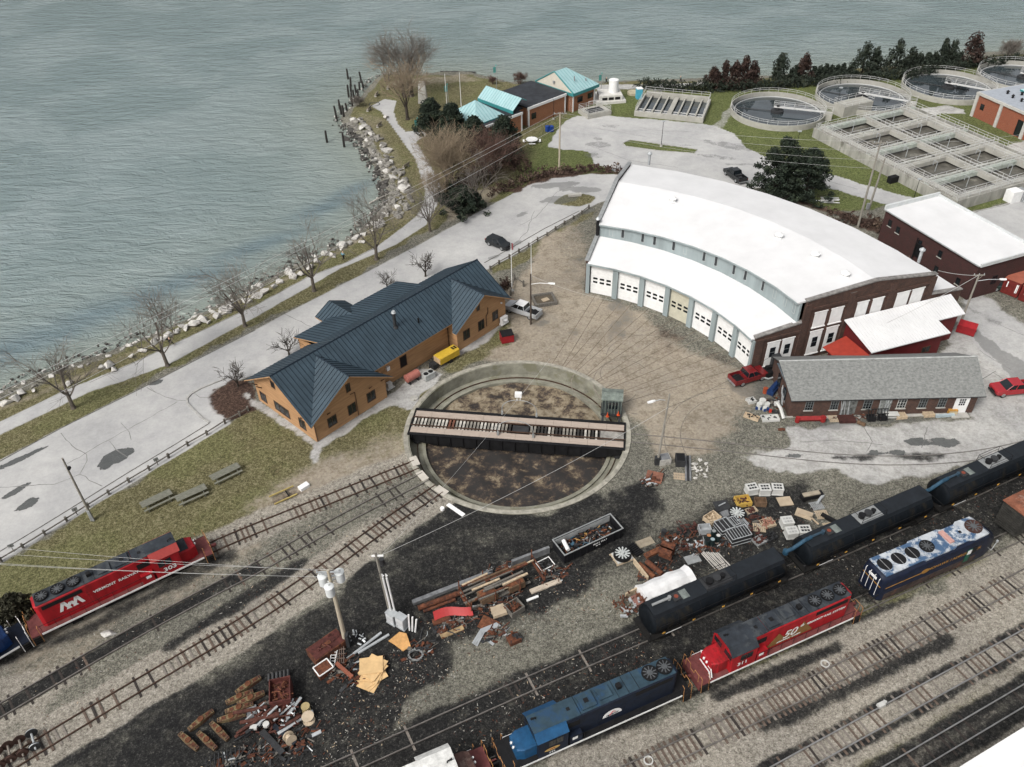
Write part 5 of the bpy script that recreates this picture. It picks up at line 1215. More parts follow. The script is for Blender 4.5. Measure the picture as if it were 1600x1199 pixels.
def boxcar():
 a,b=g(1570,781,4.3),g(1603,806,4.3);n=(a-b).normalized();d=Vector((n.y,-n.x,0));O=(a+b)/2
 T=thing('boxcar','dark slatted boxcar with rusty orange roof at the right edge','boxcar',(O.x,O.y,0),math.atan2(d.y,d.x))
 hw=(a-b).length/2;q=MB();q.b6(0,14,-hw,hw,.9,4.2)
 for k in range(11):z=1.05+k*.29;q.b6(-.07,0,-hw+.05,hw-.05,z,z+.14)
 q.build('body',mat('charred_boards',(.028,.027,.024),.9,var=.4,col2=(.055,.05,.038),thr=.6),T)
 q=MB();q.ex([(-hw-.1,4.2),(hw+.1,4.2),(hw+.1,4.28),(0,4.6),(-hw-.1,4.28)],-.15,14.2)
 for k in range(14):x=.3+k;q.ex([(-hw-.12,4.3),(0,4.63),(hw+.12,4.3),(0,4.5)],x,x+.06)
 q.build('roof',mat('orange_brown_roof',(.22,.085,.05),.85,var=.3,scale=1,col2=(.30,.21,.17),thr=.6),T)
 truck(T,2.5);truck(T,11.5)
boxcar()
TKM=mat('tank_black',(.0065,.0085,.011),.65,var=.35,scale=.9,stretch=(1.5,1,.3),spec=.08,detail=9,col2=(.016,.015,.013),thr=.57)
TKT=mat('tank_top',(.011,.014,.018),.6,var=.25,scale=1)
def tank_cars():
 A,B=g(983,1003),g(1620,722);d=(B-A).normalized();n=Vector((-d.y,d.x,0))
 def along(px,py,z):return(g(px,py,z)-A).dot(d)
 spans=[(along(1003,940,4.0),along(1222,868,4.0)),(along(1256,847,4.0),along(1452,770,4.0))]
 L0=spans[0][1]-spans[0][0];spans.append((along(1468,753,4.0),along(1468,753,4.0)+L0))
 labs=['black tank car at the left end of the row, beside the white tarpaulin','black tank car in the middle of the row','black tank car at the right edge of the photo']
 tr=Vector((B.x-A.x,B.y-A.y,0))
 for i,(s0,s1)in enumerate(spans):
  L=s1-s0;O=A+d*s0
  T=thing('tank_car',labs[i],'tank car',(O.x,O.y,0),math.atan2(d.y,d.x),'black tank cars')
  r,zc=1.5,2.55
  def sec(x,k):return[(x,r*k*math.cos(t),zc+r*k*math.sin(t))for t in[2*math.pi*j/28 for j in range(28)]]
  q=MB();q.loft([sec(-.2,.6),sec(-.12,.85),sec(.02,.97),sec(.15,1),sec(L-.15,1),sec(L-.02,.97),sec(L+.12,.85),sec(L+.2,.6)]);tk=q.build('tank',TKM,T,smooth=True)
  q=MB();q.ex([(-1.02,zc+r-.42),(1.02,zc+r-.42),(.86,zc+r+.05),(-.86,zc+r+.05)],.15,L-.15);q.build('top_strip',TKT,tk)
  for x in[L*k/6 for k in range(1,6)]:
   q=MB();q.loft([[(x+dx,(r+.012)*math.cos(t),zc+(r+.012)*math.sin(t))for t in[2*math.pi*j/28 for j in range(28)]]for dx in(-.03,.03)]);q.build('hoop_band',BLACK,tk)
  m=L/2;zt=zc+r+.05
  q=MB();q.b6(m-1.5,m+1.5,-.75,.75,zt,zt+.06);q.build('platform',GREYM if i else DGREY,T)
  for dx,rr in((-.85,.32),(0,.36),(.7,.22)):q=MB();q.cyl(m+dx,0,zt+.06,zt+.4,rr,14);q.cyl(m+dx,0,zt+.4,zt+.48,rr*1.15,14);q.build('manway',BLACK if dx else DGREY,T)
  q=MB()
  for s in(-.85,.85):
   q.tube([(m-1.7,s,zt-.2),(m-1.6,s,zt+.85),(m+1.6,s,zt+.85),(m+1.7,s,zt-.2)],.028,5);q.tube([(m-1.65,s,zt+.4),(m+1.65,s,zt+.4)],.02,4)
  q.tube([(m+1.6,-.85,zt+.85),(m+1.6,.85,zt+.85)],.028,5);q.tube([(m-1.6,-.85,zt+.85),(m-1.6,.85,zt+.85)],.028,5);q.build('guard_rail',BLACK,T)
  for s in(-1,1):
   for k in range(3):q=MB();q.tube([(m-.2+.0,s*1.45,.9+k*1.1),(m-.2,s*1.45,2.0+k*1.0)],.03,4)if k<2 else None;q.build('ladder',BLACK,T)if k<2 else None
   q=MB();q.tube([(.5,s*1.53,2.9),(L-.5,s*1.53,2.9)],.03,5);q.build('side_rail',BLACK,T)
  q=MB();q.b6(-.5,1.6,-1.45,1.45,.95,1.15);q.b6(L-1.6,L+.5,-1.45,1.45,.95,1.15);q.b6(-.4,L+.4,-.3,.3,.8,1.1);q.build('underframe',TRUCK,T)
  for x in(-.45,L+.45):q=MB();q.tube([(x,-1.4,1.15),(x,-1.4,2.15),(x,1.4,2.15),(x,1.4,1.15)],.03,5);q.build('end_rail',BLACK,T)
  truck(T,1.5);truck(T,L-1.5)
  for k in range(5):x=.9+k*(L-1.8)/4;q=MB();q.b6(x,x+.28,-1.55,-1.49,1.6,1.75);q.build('reflector',mat('amber_reflector',(.48,.26,.05),.5),T)
  q=MB();q.b6(1.3,3.1,-1.5,-1.48,1.28,1.38);q.build('stencil',WHT,T)
  q=MB();q.tube([(.5,.1,zt+.25),(2.4,.1,zt+.25)],[.13,.13],8);q.tube([(2.4,.1,zt),(2.4,.1,zt+.4)],.2,8);q.b6(2.7,3.5,-.45,.45,zt,zt+.18,1);q.cyl(3.1,0,zt+.18,zt+.2,.22,12,mi=2);q.b6(3.6,4.4,-.5,.5,zt,zt+.03,3)
  q.build('vent_pipe',[GREYM if i==0 else mat('blue_grey_pipe',(.03,.055,.08),.5),DGREY,mat('red_cap',(.2,.05,.03),.6),mat('chalk_patch',(.15,.17,.16),.8,var=.3)],T)
  if i:q=MB();q.tube([(-2.0,.3,3.3),(-1.2,.2,3.5),(0.1,0.1,zt+.1),(.9,0.1,zt+.2)],.2,10);q.cyl(-1.9,.35,2.9,3.4,.3,10);q.build('transfer_hose',mat('blue_hose',(.02,.06,.10),.5,var=.3),T)
tank_cars()
def wheelsets():
 P=smooth(w2(T3C));base=None
 a=g(60,1159);pos=[(56,1162),(37,1172),(19,1181),(2,1191),(-15,1200)]
 lab=['loose railway wheelset with bright rims at the right end of the row','rusty wheelset second in the row on the track','rusty wheelset third in the row on the track','rusty wheelset fourth in the row, cut by the left edge','rusty wheelset fifth in the row, mostly outside the picture']
 an=gang((0,1198),(71,1160))
 for i,(px,py)in enumerate(pos[:4]):
  p=g(px,py);T=thing('wheelset',lab[i],'wheelset',(p.x,p.y,0),an,'loose wheelsets')
  m_=DGREY if i==0 else mat('wheel_rust',(.05,.026,.02),.85,var=.4)
  q=MB();q.tube([(0,-1.1,.66),(0,-.8,.66),(0,.8,.66),(0,1.1,.66)],[.07,.1,.1,.07],10);q.build('axle',mat('axle_grey',(.2,.175,.15),.7,var=.3)if i else GALV,T)
  for s in(-1,1):
   q=MB();q.tube([(0,s*.7,.66),(0,s*.73,.66),(0,s*.735,.66),(0,s*.84,.66)],[.52,.52,.46,.45],24);q.tube([(0,s*.66,.66),(0,s*.87,.66)],.14,12);q.build('wheel',m_,T)
   if i==0:q=MB();q.loft([[(.465*math.cos(t),s*.74,.66+.465*math.sin(t)),(.465*math.cos(t),s*.85,.66+.465*math.sin(t))]for t in[math.pi*(.15+.7*j/10)for j in range(11)]],closed=False,cap=False);q.build('bright_rim',GALV,T)
wheelsets()
# -- treatment works: round clarifiers, basins, tanks --
WATERD=mat('dark_still_water',(.035,.045,.05),.03,var=.3,scale=.15,spec=1.0)
SLUDGE=mat('brown_grey_water',(.10,.095,.082),.25,var=.3,scale=.5,col2=(.20,.19,.165),thr=.57)
RAILW=mat('aluminium_rail',(.50,.50,.49),.5,var=.08)
PALEC=mat('pale_tank_concrete',(.33,.322,.288),.9,var=.12,scale=.6)
STAINC=mat('stained_tank_concrete',(.30,.295,.265),.9,var=.25,scale=.7,stretch=(1,1,.25),col2=(.13,.125,.105),thr=.6)
def ringrail(mb,r,z,c=(0,0),n=72,posts=30,a0=0,a1=2*math.pi,h=1.05):
 for hh in(h,h*.55):
  mb.tube([(c[0]+r*math.cos(a0+(a1-a0)*k/n),c[1]+r*math.sin(a0+(a1-a0)*k/n),z+hh)for k in range(n+1)],.035,4)
 for k in range(posts):a=a0+(a1-a0)*k/posts;mb.tube([(c[0]+r*math.cos(a),c[1]+r*math.sin(a),z),(c[0]+r*math.cos(a),c[1]+r*math.sin(a),z+h)],.035,4)
def strail(mb,a,b,h=1.05,st=2.0,rails=(1.05,.55)):
 a,b=Vector(a),Vector(b);L=(b-a).length;n=max(1,int(L/st))
 for hh in rails:mb.tube([a+Vector((0,0,hh)),b+Vector((0,0,hh))],.035,4)
 for k in range(n+1):p=a.lerp(b,k/n);mb.tube([p,p+Vector((0,0,h))],.035,4)
def clarifier(label,cx,cy,ang,r=10.15):
 T=thing('clarifier',label,'settling tank',(cx,cy,0),ang,'round settling tanks')
 q=MB();q.ring(r-.22,r,0,1.2,72);q.build('tank_wall',PALEC,T)
 q=MB();q.ring(.01,r-.23,.05,.28,64);q.build('tank_water',WATERD,T)
 q=MB();q.ring(r-1.0,r-.92,.3,.5,72);q.build('weir_ring',RAILW,T)
 q=MB();ringrail(q,r-.14,1.25,h=.9);q.build('ring_railing',RAILW,T)
 q=MB();q.cyl(0,0,.29,.8,1.35,24);q.cyl(0,0,.8,2.0,.35,12);q.build('centre_column',DGREY,T)
 q=MB();q.b6(-.9,r-.2,-.45,.45,1.4,1.55);q.build('bridge',RAILW,T)
 q=MB();strail(q,(-.9,-.45,1.55),(r-.2,-.45,1.55));strail(q,(-.9,.45,1.55),(r-.2,.45,1.55));strail(q,(-.9,-.45,1.55),(-.9,.45,1.55),st=1)
 q.build('bridge_railing',RAILW,T)
 q=MB();q.b6(r-.5,r+1.3,-1.1,1.1,0,1.3);q.build('landing',PALEC,T)
 q=MB();strail(q,(r+1.3,-1.1,1.3),(r+1.3,1.1,1.3),st=1);strail(q,(r,1.1,1.3),(r+1.3,1.1,1.3),st=1);strail(q,(r,-1.1,1.3),(r+1.3,-1.1,1.3),st=1);q.build('landing_railing',RAILW,T)
 q=MB();q.tube([(-r+1.3,.1,.36),(-1,.1,.45)],.08,5);q.build('scraper_arm',DGREY,T)
cls=[('round settling tank nearest the car park',1215.5,168.5,(1286,176)),('round settling tank second from the left, behind the basins',1348,147,(1423,160)),('round settling tank third from the left, beside the evergreen hedge',1483,131,(1551,143)),('round settling tank cut by the right edge of the photo',1601,116,(1660,128))]
for lb,px,py,rp in cls:
 c=g(px,py,1.3);r_=g(*rp,1.3);clarifier(lb,c.x,c.y,math.atan2(r_.y-c.y,r_.x-c.x))
def basins():
 a,b,d=g(1275,200,2.0),g(1425,166,2.0),g(1503,311,2.0)
 ux=(b-a);W=ux.length;ux.normalize();uy=(d-a);uy=uy-ux*uy.dot(ux);L=uy.length;uy.normalize()
 T=thing('aeration_basins','large concrete aeration basins divided into cells with pale railings','basin',(a.x,a.y,0),math.atan2(ux.y,ux.x))
 sg=-1 if(Vector((-ux.y,ux.x,0)).dot(uy)<0)else 1
 q=MB();H=2.0
 def yb(mb,x0,x1,y0,y1,z0,z1,mi=0):mb.b6(x0,x1,min(sg*y0,sg*y1),max(sg*y0,sg*y1),z0,z1,mi)
 yb(q,-.3,0,-.3,L+.3,0,H);yb(q,W,W+.3,-.3,L+.3,0,H);yb(q,.002,W-.002,-.3,0,0,H);yb(q,.002,W-.002,L,L+.3,0,H);q.build('outer_wall',STAINC,T)
 q=MB();yb(q,.01,W-.01,.01,L-.01,.2,.7);q.build('basin_water',SLUDGE,T)
 ws=[.8,W*.5,W-2.4];n=5
 for x,w_ in((1.2,1.6),(W*.5,1.3),(W-2.2,2.6)):
  q=MB();yb(q,x-w_/2,x+w_/2,.004,L-.004,1.16,1.98);q.build('long_walkway',PALEC,T)
  q=MB()
  for s in(-1,1):strail(q,(x+s*w_/2,sg*.2,1.98),(x+s*w_/2,sg*(L-.2),1.98),st=2.4)
  q.build('walkway_railing',RAILW,T)
 for k in range(n+1):
  y=L*k/n;y=min(max(y,.7),L-.7)
  q=MB();yb(q,.01,W-.01,y-.55,y+.55,1.17,1.97);q.build('cross_walkway',PALEC if k%2 else mat('greenish_concrete',(.34,.37,.33),.9,var=.2),T)
  q=MB()
  for s in(-1,1):strail(q,(.3,sg*(y+s*.5),1.97),(W-.3,sg*(y+s*.5),1.97),st=2.4)
  q.build('cross_railing',RAILW,T)
 for k in range(n):
  for j in range(2):
   x=W*(.28+.42*j);y=L*(k+.5)/n
   q=MB();q.tube([(x,sg*(y-1.6),2.0),(x,sg*(y-1.6),2.9),(x,sg*(y-.8),2.9),(x,sg*(y-.8),1.0)],.07,5);q.build('air_pipe',GALV,T)
   q=MB();q.tube([(x-4.5,sg*(y+1.9),1.35),(x-2,sg*(y+1.75),1.45),(x+.5,sg*(y+1.95),1.35),(x+3.8,sg*(y+1.8),1.4)],.28,7);q.build('froth_line',mat('froth',(.37,.37,.33),.9,var=.3,scale=2),T)
 q=MB();strail(q,(-.15,sg*.2,2.0),(-.15,sg*(L-.2),2.0),st=2.4);strail(q,(-.15,sg*(L+.1),2.0),(W*.9,sg*(L+.1),2.0),st=2.4);strail(q,(W+.15,sg*.2,2),(W+.15,sg*(L-.2),2),st=2.4);q.build('outer_railing',RAILW,T)
 q=MB();yb(q,-2.2,-.4,L*.62,L*.62+1.0,.0,1.2);q.build('wall_valve',BLACK,T)
 p=g(1350,190,0);t2=thing('railed_deck','small pale railed deck at the far corner of the aeration basins','platform',(p.x-4,p.y+2,0),math.atan2(ux.y,ux.x))
 q=MB();q.b6(0,8,0,3.4,0,2.4);q.build('deck',PALEC,t2);q=MB();strail(q,(0,0,2.4),(8,0,2.4));strail(q,(0,3.4,2.4),(8,3.4,2.4));strail(q,(0,0,2.4),(0,3.4,2.4));strail(q,(8,0,2.4),(8,3.4,2.4));q.build('deck_railing',RAILW,t2)
 q=MB();q.b6(-1.1,1.1,-.9,.9,0,2.1);t=q.build('equipment_box',WHITEP,loc=tuple(g(1580,314,0)));t.rotation_euler=(0,0,R(20));tag(t,'white equipment box at the near corner of the aeration basins','equipment box')
 q=MB()
 for k in range(7):q.b6(-.8,.8,-1.2+k*.4,-1.0+k*.4,.1,1.7)
 q.b6(-.75,.75,-1.2,1.5,0,.1);t=q.build('louvred_unit',GALV,loc=tuple(g(1596,312,0)));t.rotation_euler=(0,0,R(20));tag(t,'grey louvred unit beside the white equipment box','ventilation unit')
basins()
def small_tank():
 a,b,c_=g(991,174,1.1),g(1099,185,1.1),g(1008,145,1.1)
 ux=b-a;W=ux.length;ux.normalize();v=c_-a;D=abs(v.dot(Vector((-ux.y,ux.x,0))))
 T=thing('grit_tank','open rectangular tank with white cross beams and railings beside the car park','tank',(a.x,a.y,0),math.atan2(ux.y,ux.x))
 q=MB();q.b6(0,W,0,.4,0,1.1);q.b6(0,.4,.402,D,0,1.1);q.b6(W-.4,W,.402,D,0,1.1);q.b6(.402,W-.402,D-.8,D,0,1.6);q.build('tank_wall',PALEC,T)
 q=MB();q.b6(.42,W-.42,.42,D-.82,.1,.45);q.build('tank_water',WATERD,T)
 for k in range(1,8):x=W*k/8;q=MB();w_=.5 if k==4 else .16;q.b6(x-w_,x+w_,.41,D-.81,.8,1.08);q.build('cross_beam',PALEC,T)
 for y in(1.6,2.8):q=MB();q.b6(.41,W-.41,y-.06,y+.06,.6,.78);q.build('rail_beam',RAILW,T)
 q=MB();strail(q,(0.2,D-.3,1.6),(W-.2,D-.3,1.6));strail(q,(.2,.2,1.1),(.2,D-.2,1.6));strail(q,(W-.2,.2,1.1),(W-.2,D-.2,1.6));strail(q,(1,D-2.4,1.6),(W*.28,D-2.4,1.6));q.build('railing',RAILW,T)
 q=MB();q.b6(-.65,.65,-.65,.65,0,2.3);q.b6(-.6,.6,-.68,-.651,.1,2.1);q.b6(-.7,.7,-.7,.7,2.301,2.42,1);t=q.build('portable_toilet',[mat('sky_blue_plastic',(.07,.34,.46),.5,var=.08),WHITEP],loc=tuple(g(998,154,0)));t.rotation_euler=(0,0,R(10));tag(t,'sky blue portable cabin behind the rectangular tank','portable toilet')
 q=MB();q.cyl(0,0,0,.5,1.5,24);tag(q.build('round_pad',mat('tan_concrete',(.38,.34,.24),.9),loc=tuple(g(990,147,0))),'low tan round lid beside the sky blue cabin','tank lid')
 T=thing('storage_tank','white upright cylinder tank on a sloped concrete plinth','tank',tuple(g(952,158,0)),R(8))
 q=MB();q.prism([(-3.4,-2),(3.4,-2),(3.6,3),(-2,5),(-4.2,2)],0,.6);q.prism([(-2.8,-1.6),(2.6,-1.6),(2.9,2.4),(-2.2,3.2)],.602,1.8);q.build('plinth',mat('white_concrete',(.52,.51,.48),.8,var=.08),T)
 q=MB()
 for k in range(3):q.b6(-2.1+k*1.5,-.9+k*1.5,-1.63,-1.602,.8,1.4)
 q.build('louvre',BLACK,T)
 q=MB();q.cyl(1.0,.6,1.8,4.6,1.1,24);q.cyl(1.0,.6,4.6,4.8,1.1,24,.5);q.build('cylinder',WHITEP,T,smooth=True)
 T=thing('railed_pit','small railed concrete pit by the corner of the brick office','pit',tuple(g(929,178,0)),R(25))
 q=MB();q.b6(-3,3,-2.2,2.2,0,.9);q.build('pit_wall',PALEC,T);q=MB();q.b6(-2,1.8,-1.2,1.2,.902,.93);q.build('grating',DGREY,T)
 q=MB()
 for s in(-1,1):strail(q,(-2.9,s*2.1,.9),(2.9,s*2.1,.9),st=1.5,rails=(1.05,.7,.35));strail(q,(s*2.9,-2.1,.9),(s*2.9,2.1,.9),st=1.5,rails=(1.05,.7,.35))
 q.tube([(-1,1,.9),(-1,1,2.6),(1,1,2.6),(1,1,.9)],.05,5);q.build('railing',RAILW,T)
small_tank()
# -- point: flagpoles, banner posts, benches, memorial, pilings --
def flagpole(px,py,h,label,r=.07):
 p=g(px,py);T=thing('flagpole',label,'flagpole',p)
 q=MB();q.cyl(0,0,0,h,r,8,r*.6);q.build('pole',WHITEP,T);q=MB();q.cyl(0,0,0,.2,.35,10);q.build('base',CONC,T)
 return T
flagpole(699,176,8.6,'white flagpole on the grass beside the path, nearer the shore trees');flagpole(721,172,8.4,'white flagpole nearest the brick office on the point')
TEALB=mat('teal_banner',(.06,.22,.20),.6)
def banner(px,py,h,label):
 p=g(px,py);T=thing('banner_post',label,'banner post',p,R(20));q=MB();q.cyl(0,0,0,h,.06,8,mi=0);q.build('post',GREYM,T)
 q=MB();q.b6(-.7,-.06,-.03,.03,h-1.5,h-.2);q.build('banner',TEALB,T);q=MB();q.cyl(0,0,h,h+.35,.2,8,.05);q.build('lamp',TEALB,T)
banner(701,167,5,'teal banner lamp post beside the two flagpoles');banner(655,216,4.2,'teal sign post at the bend of the dark path');banner(776,140,5.5,'teal lamp post near the end of the point');banner(939,146,4.5,'teal lamp post behind the white cylinder tank')
def bench(px,py,rz,label):
 T=thing('park_bench',label,'bench',g(px,py),rz,'benches facing the lake');W_=mat('bench_wood',(.26,.23,.19),.9,var=.25,scale=4)
 q=MB();q.b6(-.95,.95,-.25,.25,.42,.48);q.build('seat',W_,T);q=MB();q.b6(-.95,.95,-.32,-.26,.5,.95);q.build('backrest',W_,T)
 for s in(-.75,.75):q=MB();q.b6(s-.06,s+.06,-.3,.22,0,.418);q.build('leg',CONC,T)
for px,py,a,l in[(634,262,60,'bench on the grass nearest the pine trees'),(592,198,70,'bench below the round paved spot'),(576,173,75,'bench on the shore side of the round paved spot'),(606,139,90,'bench under the far shore trees'),(588,150,80,'bench between the shore trees and the paved spot'),(663,131,95,'bench beside the upright stone'),(1110,136,100,'bench by the lake path beside the dark hedge')]:bench(px,py,R(a),l)
p=g(661,161);q=MB()
q.loft([[(x*k,y*k,z)for x,y in((-1,-.5),(1,-.6),(1.1,.5),(-.9,.6))]for z,k in((0,1.1),(1.2,1.0),(3.2,.85),(4.6,.7),(4.9,.45))]);tag(q.build('standing_stone',mat('pale_stone_slab',(.42,.41,.38),.9,var=.15),loc=tuple(p),bevel=.05),'pale upright memorial stone on the lawn of the point','memorial stone')
q=MB();q.ring(1.1,1.3,.0,.02,32,0);t=q.build('paving_ring',DGREY,loc=tuple(g(585,163,.02)));struct(t)
q=MB();q.b6(-4.5,4.5,-.2,.2,0,1.0);t=q.build('breakwater',mat('dark_timber_wall',(.05,.05,.047),.9,var=.3),loc=tuple(g(716,118,-1.0)));t.rotation_euler=(0,0,R(-8));tag(t,'low dark timber wall at the tip of the point','retaining wall')
PIL=mat('wet_piling',(.03,.027,.025),.8,var=.4,scale=3)
rp=random.Random(11)
pil=[(544,120,3),(548,131,2.6),(553,150,2.4),(557,143,2.6),(562,137,2.4),(565,126,3.2),(568,134,2.2),(545,148,3.4),(549,157,2.8),(551,165,2.4),(534,175,3.2),(538,182,3.6),(543,172,2.6),(527,185,3.8),(531,167,2.6),(511,219,3.0),(538,226,3.4),(520,192,.5),(559,151,2.6),(548,140,2.4),(556,158,2.2)]
for k,(px,py,h)in enumerate(pil):
 p=g(px,py+4,-1);q=MB();dx,dy=rp.uniform(-.25,.25),rp.uniform(-.25,.25);q.tube([(0,0,-2),(dx*.5,dy*.5,h*.6-.5),(dx,dy,h-.4)],[.26,.24,.2],8)
 lab={15:'leaning old piling standing alone farthest left in the water',16:'old piling standing alone off the rubble bank',17:'stub of a piling barely above the water'}.get(k,'weathered dark piling in the row off the point')
 tag(q.build('piling',PIL,loc=(p.x,p.y,-1)),lab,'piling','old pilings in the lake')
for k,(px,py)in enumerate([(856,206),(861,206)]):
 q=MB();q.b6(-.4,.4,-.4,.4,.1,1.15);q.b6(-.45,.45,-.45,.45,1.151,1.25);q.cyl(-.3,.42,0,.2,.1,8);q.cyl(.3,.42,0,.2,.1,8)
 t=q.build('wheelie_bin',mat('blue_bin',(.012,.05,.24),.5),loc=tuple(g(px,py)));t.rotation_euler=(0,0,R(30));tag(t,['blue wheelie bin on the left of the pair by the office wall','blue wheelie bin on the right of the pair by the office wall'][k],'bin','blue bins by the office')
q=MB();q.prism([(math.cos(2*math.pi*k/8)*1.3,math.sin(2*math.pi*k/8)*1.3)for k in range(8)],.68,.76)
for a in range(4):x,y=1.7*math.cos(a*math.pi/2),1.7*math.sin(a*math.pi/2);q.box(x,y,.4,.35,1.3,.07,a*math.pi/2);q.tube([(x,y,0),(x*.4,y*.4,.68)],.04,4)
tag(q.build('picnic_table',WHITEP,loc=tuple(g(831,223))),'white round picnic table on the lawn before the brick office','picnic table')
# -- vehicles --
TYRE=RUBBER;RIM=mat('alloy_rim',(.36,.37,.38),.35,metal=.6,var=.1);LAMPW=mat('lamp_lens',(.62,.62,.6),.2,var=.03);LAMPR=mat('tail_lens',(.22,.012,.012),.3,var=.05)
def paint(n,c):return mat(n,c,.25,var=.05,scale=.6,spec=.6)
def wheels(T,xs,hw,r=.38):
 for x in xs:
  for s in(-1,1):
   q=MB();q.tube([(x,s*(hw-.24),r),(x,s*(hw-.02),r)],r,20);w_=q.build('wheel',TYRE,T)
   q=MB();q.tube([(x,s*(hw-.03),r),(x,s*(hw+.005),r)],r*.62,14);q.build('rim',RIM,w_)
def cabin(T,pm,x0,x1,f0,f1,hw,z0,z1,tw,roofm=None,pil=True):
 """greenhouse: base x0..x1 at z0, roof f0..f1 at z1"""
 q=MB();q.loft([[(x0,-hw,z0),(x1,-hw,z0),(x1,hw,z0),(x0,hw,z0)],[(f0,-tw,z1),(f1,-tw,z1),(f1,tw,z1),(f0,tw,z1)]]);gl_=q.build('windows',GLASS,T)
 q=MB();q.loft([[(f0-.04,-tw-.02,z1),(f1+.04,-tw-.02,z1),(f1+.04,tw+.02,z1),(f0-.04,tw+.02,z1)],[(f0+.06,-tw+.1,z1+.06),(f1-.06,-tw+.1,z1+.06),(f1-.06,tw-.1,z1+.06),(f0+.06,tw-.1,z1+.06)]]);q.build('roof',roofm or pm,T)
 for s in(-1,1):
  q=MB();q.tube([(x0,s*hw,z0),(f0,s*tw,z1)],.05,5);q.tube([(x1,s*hw,z0),(f1,s*tw,z1)],.06,5);xm,fm=(x0+x1)/2,(f0+f1)/2;q.tube([(xm,s*hw*1.005,z0),(fm,s*tw*1.005,z1)],.045,5);q.build('pillars',pm,T)
def car_parts(T,pm,L,hw,hood,z1=.95,lampx=None):
 for s in(-1,1):
  q=MB();q.box(L/2-.12,s*(hw-.25),.66,.16,.34,.16);q.build('headlight',LAMPW,T)
  q=MB();q.box(-L/2+.06,s*(hw-.12),.8,.12,.2,.3);q.build('tail_light',LAMPR,T)
  q=MB();q.box(hood,s*(hw+.1),z1+.03,.16,.22,.15);q.build('mirror',pm,T)
 q=MB();q.b6(L/2-.06,L/2+.06,-hw+.15,hw-.15,.36,.56);q.build('front_bumper',DGREY,T)
 q=MB();q.b6(L/2-.1,L/2+.01,-hw+.55,hw-.55,.62,.82);q.build('grille',BLACK,T)
def suv(label,px,py,ang,col,L=4.5,hw=.92):
 T=thing('parked_car',label,'car',g(px,py),ang,'parked vehicles');pm=col
 prof=[(-L/2,.45),(-L/2+.3,.3),(L/2-.3,.3),(L/2,.5),(L/2,.8),(L/2-.15,.92),(L/2-1.15,1.02),(-L/2+.1,1.05),(-L/2,.9)]
 q=MB();q.loft([[(x,-hw,z)for x,z in prof],[(x,hw,z)for x,z in prof]]);q.build('body',pm,T,bevel=.07)
 cabin(T,pm,-L/2+.15,L/2-1.1,-L/2+.45,L/2-2.0,hw-.06,1.0,1.58,hw-.22);wheels(T,(-L/2+.85,L/2-.9),hw);car_parts(T,pm,L,hw,.55)
 return T
def pickup(label,px,py,ang,col,roofm=None,bedm=None,L=5.7,hw=.98,load=None):
 T=thing('pickup_truck',label,'pickup truck',g(px,py),ang,'parked vehicles');pm=col
 h=L/2;bx=-.75
 prof=[(bx,.42),(h-.3,.42),(h,.6),(h,.98),(h-.2,1.1),(h-1.25,1.18),(bx,1.2)]
 q=MB();q.loft([[(x,-hw,z)for x,z in prof],[(x,hw,z)for x,z in prof]]);q.build('body',pm,T,bevel=.06)
 cabin(T,pm,bx+.02,h-1.2,bx+.2,h-1.95,hw-.06,1.18,1.82,hw-.2,roofm)
 q=MB();x0,x1=-h,bx-.03
 q.b6(x0,x1,-hw,hw,.5,.68);q.b6(x0,x1,-hw,-hw+.09,.682,1.2);q.b6(x0,x1,hw-.09,hw,.682,1.2);q.b6(x0,x0+.08,-hw+.092,hw-.092,.682,1.2);q.b6(x1-.08,x1,-hw+.092,hw-.092,.682,1.2);q.build('bed',bedm or pm,T)
 q=MB();q.b6(x0+.09,x1-.09,-hw+.1,hw-.1,.684,.70);q.build('bed_liner',BLACK,T)
 if load:q=MB();load(q);q.build('tool_box',DGREY,T)
 q=MB();q.b6(-h-.12,-h+.0,-hw+.1,hw-.1,.42,.6);q.build('rear_bumper',RIM,T)
 wheels(T,(-h+1.15,h-1.0),hw,.42);car_parts(T,pm,L,hw,h-1.75,1.15)
 return T
suv('black hatchback parked alone on the waterfront road',779,385,gang((762,377),(795,390)),paint('black_paint',(.010,.012,.013)))
pickup('silver pickup with white roof at the end of the timber station',817,490,gang((840,497),(793,481)),paint('silver_paint',(.38,.39,.40)),roofm=paint('white_car_paint',(.62,.62,.62)))
pickup('bright red pickup on the concrete at the right edge',1581,613,gang((1610,612),(1553,617)),paint('bright_red_paint',(.30,.018,.025)))
pickup('dark red pickup with black bed beside the last garage door',1168,594,gang((1149,598),(1186,587)),paint('dark_red_paint',(.14,.012,.014)),bedm=paint('dark_red_paint',0),L=5.2)
pickup('black pickup with white cab guard beside the dark pine',1148,279,gang((1160,286),(1136,268)),paint('black_paint',0),load=lambda q:(q.b6(-1.3,-.9,-.7,.7,.7,1.25),q.b6(-2.2,-1.6,-.2,.5,.7,1.1)))
suv('dark green car behind the street lamp by the red containers',1539,449,R(160),paint('dark_green_paint',(.016,.028,.024)))
